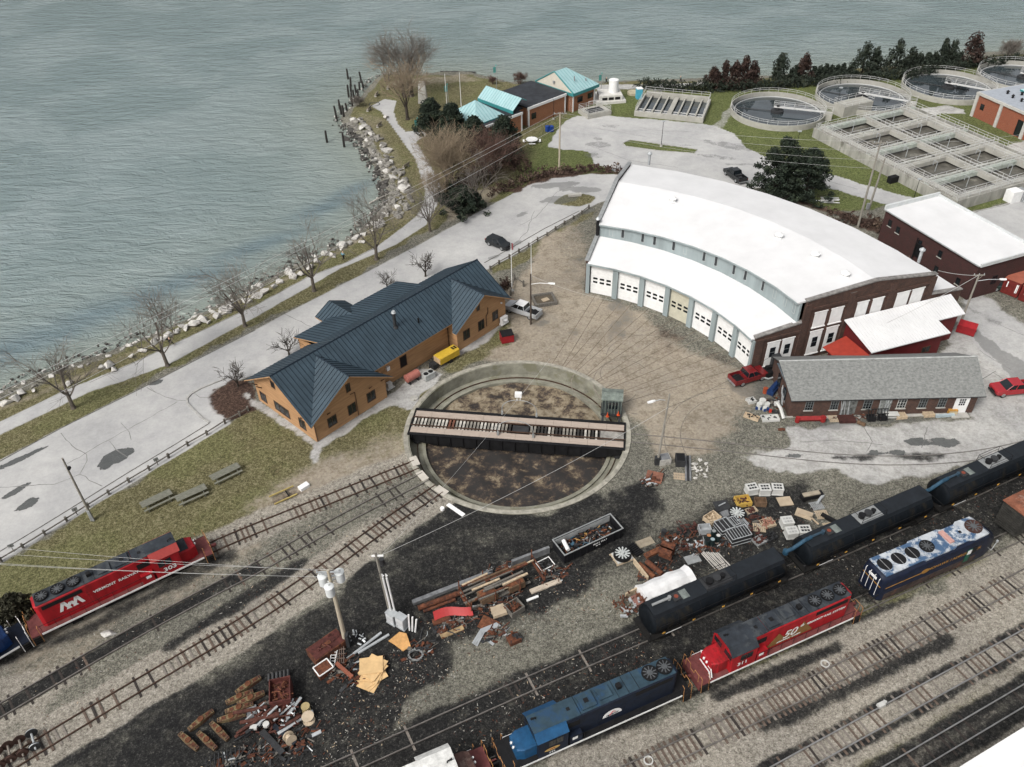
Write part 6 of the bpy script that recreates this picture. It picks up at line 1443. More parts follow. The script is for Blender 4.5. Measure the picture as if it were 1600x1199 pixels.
def container(label,A,B,m_,L=6.1):
 a,b=g(*A,2.6),g(*B,2.6);d=b-a;W=d.length;n=Vector((-d.y,d.x,0)).normalized()
 n=n if n.y>0 else-n
 T=thing('shipping_container',label,'container',(a.x,a.y,0),math.atan2(n.y,n.x),'red shipping containers')
 q=MB();q.b6(0,L,-2.44,0,.12,2.55)
 for k in range(22):x=.2+k*L/22.6;q.b6(x,x+.12,.0,.04,.3,2.4);q.b6(x,x+.12,-2.48,-2.44,.3,2.4)
 for k in range(4):y=-.35-k*.58;q.tube([(-.04,y,.2),(-.04,y,2.45)],.03,5)
 q.build('body',m_,T);q=MB();q.b6(-.02,L,-2.46,.02,2.552,2.6);q.build('roof',mat('faded_red_roof',(.30,.095,.06),.7,var=.12),T)
 q=MB();q.b6(-.05,-.0,-2.2,-1.9,.8,2.2);q.b6(-.05,0,-.7,-.55,1.3,2.2);q.build('white_marks',WHITEP,T)
CR=mat('container_red',(.13,.018,.015),.6,var=.2)
container('red shipping container with faded roof nearest the brick warehouse',(1571,434),(1597,444),CR)
container('red shipping container cut by the right edge of the photo',(1599,446),(1625,456),CR)
def dumpster(label,px,py,rz,lid,w=1.8,d=1.3,h=1.3,pair=False):
 T=thing('rubbish_skip',label,'dumpster',g(px,py),rz);m_=mat('skip_red',(.22,.012,.016),.5,var=.12)
 q=MB();q.prism([(-w/2,-d/2),(w/2,-d/2),(w/2,d/2),(-w/2,d/2)],.12,lambda p:h if p[1]<0 else h+.2);q.b6(-w/2-.08,w/2+.08,-.1,.1,.6,.8);q.build('bin',m_,T)
 for k in range(2):q=MB();x0,x1=-w/2+k*w/2+.01,-w/2+(k+1)*w/2-.01;q.loft([[(x0,-d/2-.05,h+.01),(x1,-d/2-.05,h+.01),(x1,d/2,h+.215),(x0,d/2,h+.215)],[(x0,-d/2-.05,h+.07),(x1,-d/2-.05,h+.07),(x1,d/2,h+.275),(x0,d/2,h+.275)]]);q.build('lid',lid,T)
 for x in(-w/2+.2,w/2-.2):
  for y in(-d/2+.15,d/2-.15):q=MB();q.cyl(x,y,0,.115,.09,8);q.build('castor',BLACK,T)
dumpster('red skip with black lids on the grass by the timber station',792,533,R(15),BLACK)
dumpster('bright red skip beside the street lamp and the white annex roof',1508,520,R(-35),mat('skip_red_lid',(.30,.015,.02),.5),w=2.4)
def rolloff():
 a,b,c_=g(882,868,1.5),g(973,826,1.5),g(871,845,1.5)
 d=b-a;L=d.length;d.normalize();W=2.35
 T=thing('roll_off_container','long black open container full of scrap on the cinder road','container',(a.x,a.y,0),math.atan2(d.y,d.x));m_=mat('black_container',(.010,.010,.012),.5,var=.3)
 q=MB();z=1.5;q.b6(0,L,0,.1,.2,z);q.b6(0,L,W-.1,W,.2,z);q.b6(0,.1,.102,W-.102,.2,z);q.b6(L-.1,L,.102,W-.102,.2,z);q.b6(.1,L-.1,.102,W-.102,.2,.35)
 for k in range(9):x=.3+k*(L-.7)/8;q.b6(x,x+.1,-.07,0,.2,z-.05);q.b6(x,x+.1,W,W+.07,.2,z-.05)
 q.b6(.2,L-.2,.5,.7,0,.199);q.b6(.2,L-.2,W-.7,W-.5,0,.199);q.build('body',m_,T)
 q=MB();q.b6(-.06,L+.06,-.09,.02,z+.002,z+.09);q.b6(-.06,L+.06,W-.02,W+.09,z+.002,z+.09);q.b6(-.06,.06,.022,W-.022,z+.002,z+.09);q.b6(L-.06,L+.06,.022,W-.022,z+.002,z+.09);q.build('rim',GREYM,T)
 q=MB();q.b6(.15,L-.15,W-.13,W-.102,.6,z);q.build('pale_lining',mat('pale_worn_steel',(.30,.31,.31),.7,var=.2),T)
 text('SCRAP  ONLY',.28,WHITEP,T,(L*.60,-.08,1.1),(R(90),0,0),'stencil');text('30 YD',.22,WHITEP,T,(L*.57,-.08,.75),(R(90),0,0),'stencil')
 r=random.Random(9);q=MB();ms=[RUST,RUSTL,DGREY,BLACK,GREYM,mat('scrap_blue',(.05,.11,.16),.6),mat('scrap_yellow',(.32,.19,.06),.7),WHITEP]
 for k in range(230):
  x,y=r.uniform(.5,L-.5),r.uniform(.35,W-.35);zz=.5+.75*math.exp(-((x-L*.5)/(L*.4))**4)*(1-.3*abs(y-W/2))+r.uniform(-.15,.15)
  i=r.choices(range(8),[5,2,5,6,1.6,.7,.6,.5])[0]
  if k%3:l_=r.uniform(.3,1.1);a_=r.uniform(0,6.3);e=r.uniform(-.25,.25);q.tube([(x,y,zz),(min(max(x+l_*math.cos(a_),.2),L-.2),min(max(y+l_*.6*math.sin(a_),.2),W-.2),zz+e)],r.uniform(.03,.07),5,i)
  else:q.box(x,y,zz-.2,r.uniform(.15,.5),r.uniform(.15,.4),r.uniform(.05,.25),r.uniform(0,3),i)
 q.b6(.3,L-.3,.3,W-.3,.36,.75,3);o=q.build('scrap_heap',ms,T);o['kind']='stuff'
 q=MB();q.tube([(.75,.45,1.45),(.95,1.75,1.5)],.22,12);q.build('white_cylinder',WHITEP,T)
rolloff()
# -- kerbs, cracks and tyre marks --
def ribbon(mb,P,w,z,mi=0,jit=0.0,rng=RNG):
 P=[g(*p,z)for p in P];out=[]
 for a,b in zip(P[:-1],P[1:]):
  n=max(1,int((b-a).length/.8))
  for k in range(n):t=k/n;d=(b-a).normalized();nn=Vector((-d.y,d.x,0));out.append(a.lerp(b,t)+nn*rng.uniform(-jit,jit))
 out.append(P[-1]);L,Rr=[],[]
 for i,p in enumerate(out):
  d=(out[min(i+1,len(out)-1)]-out[max(i-1,0)]).normalized();nn=Vector((-d.y,d.x,0));ww=w*rng.uniform(.6,1.3)/2 if jit else w/2
  L.append(p+nn*ww);Rr.append(p-nn*ww)
 n=len(out);mb.add(L+Rr,[(i,i+1,n+i+1,n+i)for i in range(n-1)],mi)
q=MB()
CK=[[(230,605),(250,617),(277,626),(290,626)],[(95,677),(112,697),(135,710),(135,720),(125,741),(140,750),(160,760)],[(105,725),(190,676),(277,628)],[(0,761),(50,759),(85,757),(107,749),(125,741)],[(190,660),(203,675),(205,688)],[(170,690),(182,702),(200,715)],[(445,490),(470,503),(487,511)],[(650,387),(646,383)],[(900,290),(870,300),(838,340),(812,352)],[(800,385),(823,363),(835,330)],[(920,227),(980,250),(1060,262)],[(1000,200),(1040,205),(1090,206)],[(1270,268),(1300,285),(1340,296)],[(930,200),(970,207),(1010,214)],[(1545,500),(1600,524)],[(1500,560),(1550,582),(1600,612)],[(1520,600),(1556,580)],[(1530,548),(1580,578)],[(1250,690),(1300,688),(1380,695)],[(1350,668),(1362,690),(1354,706)],[(1450,668),(1440,700)],[(300,612),(312,621),(330,622)]]
for c_ in CK:ribbon(q,c_,.09,.006,0,.12)
o=q.build('pavement_cracks',mat('crack_dark',(.19,.187,.18),.9,var=.3));struct(o)
def kerb(name,P,m_,h=.12,w=.16):
 P=[g(*p)for p in P];q=MB();rings=[]
 for i,p in enumerate(P):
  d=(P[min(i+1,len(P)-1)]-P[max(i-1,0)]).normalized();nn=Vector((-d.y,d.x,0))*w/2;u_=Vector((0,0,h));rings.append([p-nn,p+nn,p+nn+u_,p-nn+u_])
 q.loft(rings);struct(q.build(name,m_))
KB=mat('kerb_concrete',(.33,.325,.31),.9,var=.15);KBD=mat('dirty_kerb',(.12,.115,.105),.9,var=.3)
kerb('kerb',[(327,662),(270,697),(200,739),(120,789),(60,826),(0,862),(-200,985)],KBD,.05,.1);kerb('kerb',[(327,661),(317,655),(303,642),(293,631),(292,624),(299,616),(315,607),(352,592)],KB,.14,.25)
kerb('kerb',[(757,411),(800,387),(850,358),(905,330)],KBD,.06,.1);kerb('kerb',[(1516,333),(1560,323),(1600,312),(1700,290)],KB)
kerb('kerb',[(973,224),(985,219),(1040,226),(1090,234),(1085,240),(1030,236),(978,229),(973,224)],KB,.1,.15);kerb('kerb',[(399,516),(300,566),(225,605),(100,667),(0,721)],KBD,.05,.12)
kerb('path_edge',[(140,598),(212,566),(399,478),(482,433),(540,411),(590,386)],KBD,.015,.06)
q=MB()
for c_,r_,a0,a1 in[((975,585),3.2,20,200),((1010,560),5.5,30,170),((1000,600),6.2,60,260),((945,600),4.5,150,330),((1180,690),9,100,200),((1175,692),10.6,95,195)]:
 c0=g(*c_,.007);n=26;P=[(c0.x+r_*math.cos(R(a0+(a1-a0)*k/n)),c0.y+r_*math.sin(R(a0+(a1-a0)*k/n)))for k in range(n+1)]
 L=[]
 for w_ in(-.06,.06):L+=[(c0.x+(p[0]-c0.x)*(1+w_/r_),c0.y+(p[1]-c0.y)*(1+w_/r_),.007)for p in P]
 q.add(L,[(i,i+1,n+2+i,n+1+i)for i in range(n)])
o=q.build('tyre_marks',mat('tyre_mark',(.20,.178,.145),.95,var=.3));struct(o)
# -- poles, lamps and wires --
POLEW=mat('brown_pole_wood',(.17,.11,.06),.9,var=.25,scale=2,stretch=(4,4,.4));POLEG=mat('grey_pole_wood',(.24,.225,.195),.9,var=.2,scale=2,stretch=(4,4,.4))
POLEP=mat('pale_pole_wood',(.40,.35,.27),.9,var=.15,scale=2,stretch=(4,4,.4));POLED=mat('dark_pole_wood',(.065,.05,.04),.9,var=.25,scale=2)
PT={}
def pole(key,px,py,h,m_,label,r=.17,rz=0,lean=(0,0),cat='utility pole',name='utility_pole'):
 p=g(px,py);T=thing(name,label,cat,p,rz);q=MB();q.tube([(0,0,-.1),(lean[0],lean[1],h)],[r,r*.62],10);q.build('pole',m_,T);PT[key]=(p,h);return T
def arm(T,h,L=2.4,m_=None,n=4,y=0.0):
 q=MB();q.b6(-L/2,L/2,-.07+y,.07+y,h-.12,h);q.tube([(-L*.35,y,h-.1),(0,y,h-.9)],.03,4);q.tube([(L*.35,y,h-.1),(0,y,h-.9)],.03,4);a=q.build('crossarm',m_ or POLEG,T)
 for k in range(n):x=-L/2+.12+k*(L-.24)/(n-1);q=MB();q.cyl(x,y,h,h+.22,.05,8);q.build('insulator',GALV,a)
def lamp_arm(T,h,L,ang,m_=GALV):
 c,s=math.cos(ang),math.sin(ang);q=MB();q.tube([(0,0,h-.3),(c*L*.5,s*L*.5,h),(c*L,s*L,h+.02)],.045,6);a=q.build('lamp_arm',m_,T)
 q=MB();e=Vector((c,s,0));n=Vector((-s,c,0));q.loft([[tuple(e*(L+x)+n*y+Vector((0,0,h+z)))for y,z in((-w,0),(w,0),(w*.7,.16),(-w*.7,.16))]for x,w in((-.1,.08),(.3,.19),(.85,.13))]);q.build('lamp_head',WHITEP,a)
T=pole('a',145,812,9.6,POLEG,'grey wooden pole with conduits beside the road fence',.16)
q=MB();q.b6(.1,.35,-.2,.15,8.0,8.3);q.build('flood_lamp',BLACK,T)
for dx in(-.3,.0,.25):q=MB();q.tube([(dx*.6+.1,-.22,0),(dx*.3+.05,-.2,1.6)],.07,6);q.build('conduit',GALV,T)
T=pole('b',541,1006,11.2,POLEP,'pale wooden pole carrying three white transformers',.24)
arm(T,11.0,2.2,GALV,3);arm(T,10.1,2.2,GALV,3,.3)
for k,(x,y,z)in enumerate([(-.75,.3,8.9),(.75,.55,9.1),(-.05,-.65,8.6)]):
 q=MB();q.cyl(x,y,z,z+1.15,.42,18);q.cyl(x,y,z+1.15,z+1.28,.46,18,.3);q.cyl(x,y,z+1.28,z+1.5,.06,6);q.tube([(x,y,z+.6),(0,0,z+.6)],.05,5);q.build('transformer',mat('transformer_grey',(.58,.60,.60),.5,var=.06),T,smooth=True)
q=MB();q.b6(.15,.45,-.5,.1,.0,1.9);q.build('ground_guard',DGREY,T)
T=pole('c',612,964,9.6,POLEG,'grey pole with two white conduits rising from service cabinets',.2,lean=(-.5,.3))
for dx in(0.15,.5):q=MB();q.tube([(dx,-.3,0.5),(dx-.25,-.22,6.4)],.1,8);q.tube([(dx-.25,-.22,6.4),(dx-.3,-.15,6.9),(dx-.15,-.2,6.7)],.07,6);q.build('conduit',WHITEP,T)
q=MB();q.cyl(.05,-.05,8.2,9.0,.25,10);q.build('meter_can',DGREY,T);q=MB();q.b6(-.9,.2,.2,.34,9.0,9.15);q.build('bracket',WHITEP,T)
T=pole('d',1027,725,10.6,POLEG,'weathered pole with a white street lamp right of the turntable',.15,lean=(.45,.2));lamp_arm(T,10.2,1.4,R(200));q=MB();q.b6(-.35,.3,-.3,.3,0,1.1);q.build('base_box',DGREY,T)
T=pole('e',829.5,507,8.6,POLED,'dark pole with white street lamp above the silver pickup',.15);lamp_arm(T,7.2,2.6,R(-10),WHITEP);q=MB();q.cyl(.1,.1,7.5,14.2,.05,6,.03);q.build('antenna_mast',WHITEP,T)
T=pole('f',873.7,267,11.6,POLEP,'tall pale pole between the office car park and the road',.2);arm(T,11.4,2.4,POLEG,4)
T=pole('g',1340,356,15.5,POLEG,'tall grey pole rising behind the roundhouse, left of a pair',.2);arm(T,15.2,2.2,POLEG,3)
T=pole('g2',1354,338,10.5,POLEG,'shorter grey pole on the right of a pair behind the roundhouse',.2,lean=(.6,.3));q=MB();q.b6(-.6,-.1,-.4,-.1,1.5,2.6);q.build('meter_box',GREYM,T)
T=pole('h',1500,507,8.4,POLEG,'grey pole with curved street lamp arm beside the red skip',.17);lamp_arm(T,7.6,3.0,R(-5));arm(T,8.3,1.6,POLEG,3)
T=flagpole(800,455,8.6,'white flagpole with a small flag at the end of the timber station')
q=MB();n=8
q.loft([[(.08+.12*math.sin(k*.9)*.5+k*.035,.1*math.sin(k*.8),z)for z in(7.3,8.4)]for k in range(n)],closed=False,cap=False);q.build('flag',mat('flag_red_white',(.35,.1,.1),.8,var=.3,scale=5,col2=(.03,.04,.12),thr=.6),T)
for px,py,h,l in[(1033,229,5.2,'car park lamp post on the grass island'),(1305,177,5.5,'lamp post between two settling tanks'),(1241,248,5.5,'lamp post behind the dark pine'),(1427,313,4.0,'short lamp post beside the brick warehouse roof'),(865,187,4.5,'lamp post by the wall of the brick office')]:
 T=pole('l%d'%px,px,py,h,BLACK,l,.07,cat='lamp post',name='lamp_post');q=MB();q.b6(-.35,.35,-.2,.2,h,h+.16);q.build('lamp_head',GALV,T);q=MB();q.cyl(0,0,0,.35,.28,10);q.build('footing',CONC,T)
WIRE=mat('pale_cable',(.42,.42,.41),.6,var=.05);WIRED=mat('dark_cable',(.03,.03,.03),.6)
def wire(a,b,label,sag=1.0,r=.013,m_=None,grp='overhead cables'):
 a,b=Vector(a),Vector(b);mid=(a+b)/2;pts=[]
 for k in range(17):t=k/16;p=a.lerp(b,t);p.z-=sag*4*t*(1-t);pts.append(p-mid)
 q=MB();q.tube(pts,r,4,cap=False);o=q.build('overhead_cable',m_ or WIRE,loc=tuple(mid));tag(o,label,'cable',grp)
pb=PT['b'][0]
for k,(y0,x1,z1)in enumerate([(836,-1.0,11.2),(852,.9,11.2),(868,-.9,10.3),(871,.9,10.2)]):
 wire(g(-170,y0,10.5),(pb.x+x1,pb.y,z1),['topmost cable from the left edge to the transformer pole','second cable from the left edge to the transformer pole','third cable from the left edge to the transformer pole','lowest cable from the left edge to the transformer pole'][k],.5)
pf=PT['f'][0]
for k,(y0,z1)in enumerate([(733,11.5),(745,11.0),(790,9.2)]):wire(g(-250,y0,10.0),(pf.x-.8+.6*k,pf.y,z1),['upper cable above the shore path up to the tall pale pole','middle cable above the shore path up to the tall pale pole','lowest cable above the shore path up to the tall pale pole'][k],.6,.022)
pg=PT['g'][0]
for k,(z0,z1)in enumerate([(11.5,15.3),(10.6,13.8),(9.6,12.2),(8.6,10.8)]):wire((pf.x+.3,pf.y,z0),(pg.x,pg.y,z1),'cable over the car park, %s of four'%['topmost','second','third','lowest'][k],1.2,.016)
for k,y in enumerate([196,206]):wire((pg.x,pg.y,15.2-k),g(1680,y,14),'cable over the aeration basins, %s of two'%['upper','lower'][k],1.0,.016)
pc,pd=PT['c'][0],PT['d'][0]
wire((pc.x-.4,pc.y+.2,9.0),(pd.x+.4,pd.y,8.8),'long cable over the pit towards the weathered lamp pole',.8,.02);wire((pc.x-.2,pc.y+.1,6.9),(pb.x,pb.y,8.2),'short cable between the transformer pole and the conduit pole',.3,.018,WIRED)
wire((pd.x+.4,pd.y,8.8),tuple(g(1200,560,5.0)),'cable from the weathered lamp pole to the roundhouse corner',.5,.018,WIRED);wire((pc.x-.4,pc.y+.2,8.6),tuple(g(860,560,6)),'thin cable crossing the pit towards the dirt yard',.6,.012);
ph=PT['h'][0];wire((ph.x,ph.y,8.3),tuple(g(1385,505,7.0)),'cable from the skip lamp pole to the brick end wall',.3,.03);wire((PT['e'][0].x,PT['e'][0].y,8.4),tuple(g(958,470,5.5)),'cable from the dark lamp pole to the garage doors',.5,.014)
wire((ph.x,ph.y,8.2),tuple(g(1466,423,9)),'short pale cable over the annex roof',.2,.03)
# -- trees, hedges, rocks --
BARK=mat('grey_bark',(.105,.090,.075),.95,var=.25,scale=3);BARKD=mat('dark_bark',(.045,.037,.030),.95,var=.3,scale=3)
TWIG=mat('grey_twigs',(.135,.12,.105),.95,var=.2,scale=.6);TWIGB=mat('tan_twigs',(.21,.165,.115),.95,var=.25,scale=.4);TWIGR=mat('reddish_twigs',(.10,.060,.048),.95,var=.3,scale=.4)
def leafmat(name,c,c2):
 return mat(name,c,.8,var=.45,scale=.9,col2=c2,thr=.56,detail=6)
PINE=leafmat('pine_needles',(.017,.026,.017),(.034,.046,.026));CEDAR=leafmat('cedar_leaves',(.020,.028,.019),(.035,.040,.026));CEDARR=leafmat('red_brown_cedar',(.034,.020,.016),(.055,.033,.024));SCRUB=leafmat('dry_scrub',(.060,.036,.028),(.12,.085,.06))
def grow(mb,rng,p,d,L,r,lev,mx,spread=.6,up=.12,mi=None,rmin=.011,nch=(3,5),crook=.12,tip=None):
 n=4 if lev<2 else 3;pts=[p];dd=d.copy()
 for k in range(n):
  dd=(dd+Vector((rng.uniform(-1,1),rng.uniform(-1,1),rng.uniform(-.6,.9)))*crook+Vector((0,0,up))).normalized();pts.append(pts[-1]+dd*L/n)
 rs=[max(rmin,r*(1-.55*k/n))for k in range(n+1)]
 mb.tube(pts,rs,6 if lev==0 else 4 if lev<2 else 3,0 if lev<2 else 1,cap=False)
 if lev>=mx:return
 nb=rng.randint(*nch)+(2 if lev>=mx-1 else 0)
 for i in range(nb):
  t=rng.uniform(.35,1.0)if lev else rng.uniform(.72,1.0);q=t*n;k=min(int(q),n-1);pos=pts[k].lerp(pts[k+1],q-k)
  ax=dd.orthogonal().normalized();ax.rotate(Matrix.Rotation(rng.uniform(0,6.283),3,dd));a=rng.uniform(.55,1.15)*spread
  nd=(dd*math.cos(a)+ax*math.sin(a)).normalized()
  grow(mb,rng,pos,nd,L*rng.uniform(.55,.82),r*rng.uniform(.38,.6),lev+1,mx,spread,up,mi,rmin,nch,crook)
def bare_tree(name,label,p,seed,trunk=2.2,limb=3.8,r=.2,mx=4,mats=(None,None),stems=1,spread=.75,group=None,cat='tree',nch=(3,5),rmin=.011,up=.06,sc=1.0,cs=.9):
 T=thing(name,label,cat,p,0,group);rng=random.Random(seed)
 tb,cb=MB(),MB()
 for s in range(stems):
  o=Vector((rng.uniform(-1,1),rng.uniform(-1,1),0))*(.3*stems**.8 if stems>1 else 0);top=o+Vector((rng.uniform(-.15,.15)+o.x*.3,rng.uniform(-.15,.15)+o.y*.3,trunk))
  tb.tube([o,o.lerp(top,.15),o.lerp(top,.5),top],[r*1.5,r*1.05,r*.95,r*.85],8,cap=False)
  nl=rng.randint(4,6)if stems==1 else rng.randint(2,3)
  for i in range(nl):
   a=2*math.pi*(i+rng.uniform(-.25,.25))/nl;e=rng.uniform(.5,1.0)*spread
   d=Vector((math.cos(a)*math.sin(e),math.sin(a)*math.sin(e),math.cos(e)));z0=top.lerp(o,rng.uniform(0,.35))
   grow(cb,rng,z0,d,limb*rng.uniform(.8,1.15),r*rng.uniform(.45,.62),1,mx,cs,up,None,rmin,nch)
  grow(cb,rng,top,Vector((rng.uniform(-.2,.2),rng.uniform(-.2,.2),1)).normalized(),limb,r*.6,1,mx,cs,up,None,rmin,nch)
 tb.build('trunk',mats[0]or BARK,T,fix=False);cb.build('crown',[mats[0]or BARK,mats[1]or TWIG],T,fix=False);T.scale=(sc,sc,sc)
 return T
SHT=[(115,638,'bare shore tree farthest left between path and road'),(262,572,'bare shore tree beside the runner on the path'),(383,510,'bare shore tree third from the left along the road verge'),(491,455,'bare shore tree on the verge behind the person in blue'),(588,406,'bare shore tree leaning over the pale boulders'),(672,362,'bare tree at the bend where path leaves the road'),(745,327,'slim bare tree on the verge by the dark evergreen thicket')]
kinds=[bare_tree('bare_tree',SHT[i][2],g(*SHT[i][:2]),21+i,1.9,3.4,.18,4,nch=(3,5),group='bare trees along the shore road',sc=1.42,rmin=.009,spread=1.0,cs=.95,up=.05)for i in range(3)]
for i in range(3,7):
 copy_tree(kinds[i%3],g(*SHT[i][:2]),1.3+i*2.1,SHT[i][2],scale=[1,1,1,1.5,1.5,1.15,1.3][i])
SB=[(372,604,1.0,'small gnarled tree at the left end of the timber station'),(452,556,1.0,'small gnarled tree behind the lower roof of the station'),(606,452,.8,'low gnarled shrub showing over the station roof ridge'),(665,432,1.1,'gnarled small tree behind the taller end of the station')]
k0=bare_tree('small_tree',SB[0][3],g(*SB[0][:2]),61,.9,1.7,.13,3,(BARKD,BARKD),spread=1.0,group='small trees beside the station',nch=(4,5),rmin=.02)
for i in range(1,4):copy_tree(k0,g(*SB[i][:2]),i*1.9,SB[i][3],scale=SB[i][2])
bare_tree('bare_tree','large grey tree standing farthest out on the point',g(640,150),31,2.0,4.4,.24,4,(BARK,TWIG),stems=3,nch=(4,6),group='trees on the point',spread=.6,sc=1.5)
bare_tree('bare_tree','rounded tan tree nearest the dark path on the point',g(637,187),32,2.2,4.0,.25,4,(BARKD,TWIGB),nch=(4,6),group='trees on the point',sc=1.4)
bare_tree('bare_tree','low bushy tree at the shore edge of the point',g(607,128),33,1.0,3.0,.16,4,(BARK,TWIG),stems=2,nch=(4,5),group='trees on the point',sc=1.4)
bare_tree('bare_tree','tall tan multi stemmed tree in front of the pines',g(706,300),34,1.8,3.6,.15,4,(BARK,TWIGB),stems=6,nch=(4,6),group='thicket trees',spread=.7,sc=1.3)
bare_tree('bare_tree','brown multi stemmed tree at the right of the thicket',g(758,292),35,1.6,3.2,.13,4,(BARKD,TWIGR),stems=4,nch=(4,6),group='thicket trees',spread=.7,sc=1.3)
bare_tree('bare_tree','pale stemmed low tree at the left edge of the thicket',g(684,318),36,1.0,2.8,.11,4,(TWIG,TWIGB),stems=4,nch=(3,5),group='thicket trees',spread=.6)
for px,py,sd_,sc,l in[(560,166,37,.5,'low grey scrub on the bank beside the pilings'),(812,131,38,.6,'reddish scrub by the lake behind the brick office'),(1577,92,39,1.0,'pale bare shrub on the far shore at the right'),(770,131,40,.4,'small reddish scrub at the end of the point')]:
 bare_tree('bare_shrub',l,g(px,py),sd_,.4,2.2,.1,4,(TWIGR if sd_ in(38,40)else TWIG,TWIGR if sd_ in(38,40)else TWIG),stems=4,nch=(4,5),cat='shrub',sc=sc,rmin=.02)
def leaves(mb,rng,c,rad,n,s,flat=.5,mi=0):
 for _ in range(n):
  while True:
   v=Vector((rng.uniform(-1,1),rng.uniform(-1,1),rng.uniform(-1,1)))
   if .2<v.length<1:break
  p=c+Vector((v.x*rad.x,v.y*rad.y,v.z*rad.z));a=Vector((rng.uniform(-1,1),rng.uniform(-1,1),rng.uniform(-flat,flat))).normalized();b=a.cross(Vector((rng.uniform(-1,1),rng.uniform(-1,1),rng.uniform(-1,1)))).normalized()
  a*=s*rng.uniform(.6,1.3);b*=s*rng.uniform(.25,.6);mb.add([p-a-b,p+a-b*.6,p+a*.8+b,p-a*.7+b],[(0,1,2,3)],mi)
def pine(label,p,h,w,seed,m=None,group='dark pines',n=70,lv=30,name='pine_tree',s=.22,z0=.18):
 T=thing(name,label,'tree',p,0,group);rng=random.Random(seed);tb,cb=MB(),MB()
 tb.tube([(0,0,0),(0,0,h*.5),(rng.uniform(-.2,.2),rng.uniform(-.2,.2),h*.93)],[.22,.15,.04],7,cap=False)
 for i in range(n):
  t=rng.uniform(0,1)**.85;z=h*(z0+(.97-z0)*t);rr=w*(1-t)**.55*rng.uniform(.3,1.15);a=rng.uniform(0,6.283)
  c=Vector((math.cos(a)*rr,math.sin(a)*rr,z+rng.uniform(-.2,.2)))
  if i%2==0:tb.tube([(0,0,z-rr*.3),c],[.06,.02],4,cap=False)
  k=rng.uniform(.55,1.15)*(h/9)**.5;leaves(cb,rng,c,Vector((k,k,k*.62)),lv,s,.8)
 tb.build('trunk',BARKD,T,fix=False);cb.build('crown',m or PINE,T,fix=False);return T
for px,py,h,w,sd_,l in[(676,222,9,3.2,1,'dark pine at the left of the cluster by the dark path'),(708,226,8.5,3.2,2,'dark pine in front of the turquoise pyramid roof'),(742,240,7.5,3.3,3,'dark pine at the corner of the brick office'),(788,250,9,3.8,4,'dark pine at the right of the cluster near the office wall'),(722,330,4.6,4.6,5,'low spreading dark evergreen beneath the tan thicket'),(1213,306,11,5.2,6,'broad dark pine on the left behind the roundhouse'),(1256,313,9.6,5.0,7,'broad dark pine on the right behind the roundhouse'),(700,312,3.0,2.2,8,'low dark evergreen at the left foot of the thicket')]:
 pine(l,g(px,py),h,w,sd_,n=170 if w>3 else 110,lv=64,s=.21,z0=.04 if px>1000 or h<5 else .18)
pine('scraggly dark juniper behind the rear of the red locomotive',g(32,968),3.4,2.0,9,leafmat('olive_brown_needles',(.035,.034,.020),(.065,.058,.034)),n=60,lv=34,name='juniper_shrub',z0=.05)
def cedar(label,p,h,w,seed,m,group):
 T=thing('cedar_tree',label,'tree',p,0,group);rng=random.Random(seed);cb,tb=MB(),MB();tb.tube([(0,0,0),(0,0,h*.9)],[.18,.03],6,cap=False)
 for i in range(26):
  t=rng.uniform(0,1);rr=w*(1-t**1.5)*rng.uniform(.3,.9);a=rng.uniform(0,6.283);leaves(cb,rng,Vector((math.cos(a)*rr,math.sin(a)*rr,h*(.05+.88*t))),Vector((.55,.55,.9))*(w/1.9),40,.3,1.5)
 tb.build('trunk',BARKD,T,fix=False);cb.build('crown',m,T,fix=False);return T
CED=[(1217,127,7.5,2.4),(1240,127,4,1.6),(1270,124,3.2,1.2),(1279,124,3.4,1.2),(1288,123,3.6,1.2),(1297,122,3.4,1.2),(1306,121,3.2,1.2),(1315,120,3.2,1.2),(1345,120,9,3.0),(1362,117,7,2.2),(1395,114,8.5,2.8),(1418,112,6.2,2.2),(1432,111,4.6,1.7),(1445,110,4.6,1.6),(1457,109,4.6,1.5),(1467,108,8,1.8),(1481,106,8.2,1.9),(1496,104,3.6,1.6),(1513,104,10,2.9),(1330,119,3.2,1.2)]
pos_words=['at the left end, behind the nearest tank','short, second from the left end','first of the low even row','second of the low even row','third of the low even row','fourth of the low even row','fifth of the low even row','sixth of the low even row','broad and tall above the second tank','slim and joined to the broad one above the second tank','tall, left of the third tank','middle sized, above the left rim of the third tank','low, above the third tank','low and dense, above the middle of the third tank','low, right of the middle of the third tank','slim left twin beyond the third tank','slim right twin beyond the third tank','short, between the slim twins and the tallest','tallest and reddest at the right end','last and lowest of the even row']
for i,(px,py,h,w)in enumerate(CED):cedar('evergreen '+pos_words[i],g(px,py),h*.85,w*1.25,70+i,CEDARR if i in(18,)else CEDAR,'evergreens along the lake path')
for i,(px,py,h,w)in enumerate([(1112,139,5.0,2.6),(1129,138,6,2.6),(1146,138,5.8,2.6),(1160,137,7,2.6),(1174,136,5.6,2.8),(1253,127,6.0,2.8)]):
 cedar('red brown cedar '+['at the left end of its clump','second in its clump behind the car park','third in its clump behind the car park','tallest of its clump behind the car park','at the right end of its clump','standing alone between two dark evergreens'][i],g(px,py),h,w,110+i,CEDARR,'red brown cedars')
def hedge(label,P,h,w,m,seed,n=6,name='hedge',cat='hedge'):
 rng=random.Random(seed);q=MB();W=w2(P);mid=Vector((sum(p[0]for p in W)/len(W),sum(p[1]for p in W)/len(W),0))
 for p,d in resample(W,.7):
  for _ in range(n):leaves(q,rng,p-mid+Vector((rng.uniform(-w,w),rng.uniform(-w,w),rng.uniform(.1,h)*rng.uniform(.6,1))),Vector((.6,.6,.4)),9,.24,1.2)
 o=q.build(name,m,loc=tuple(mid),fix=False);tag(o,label,cat);return o
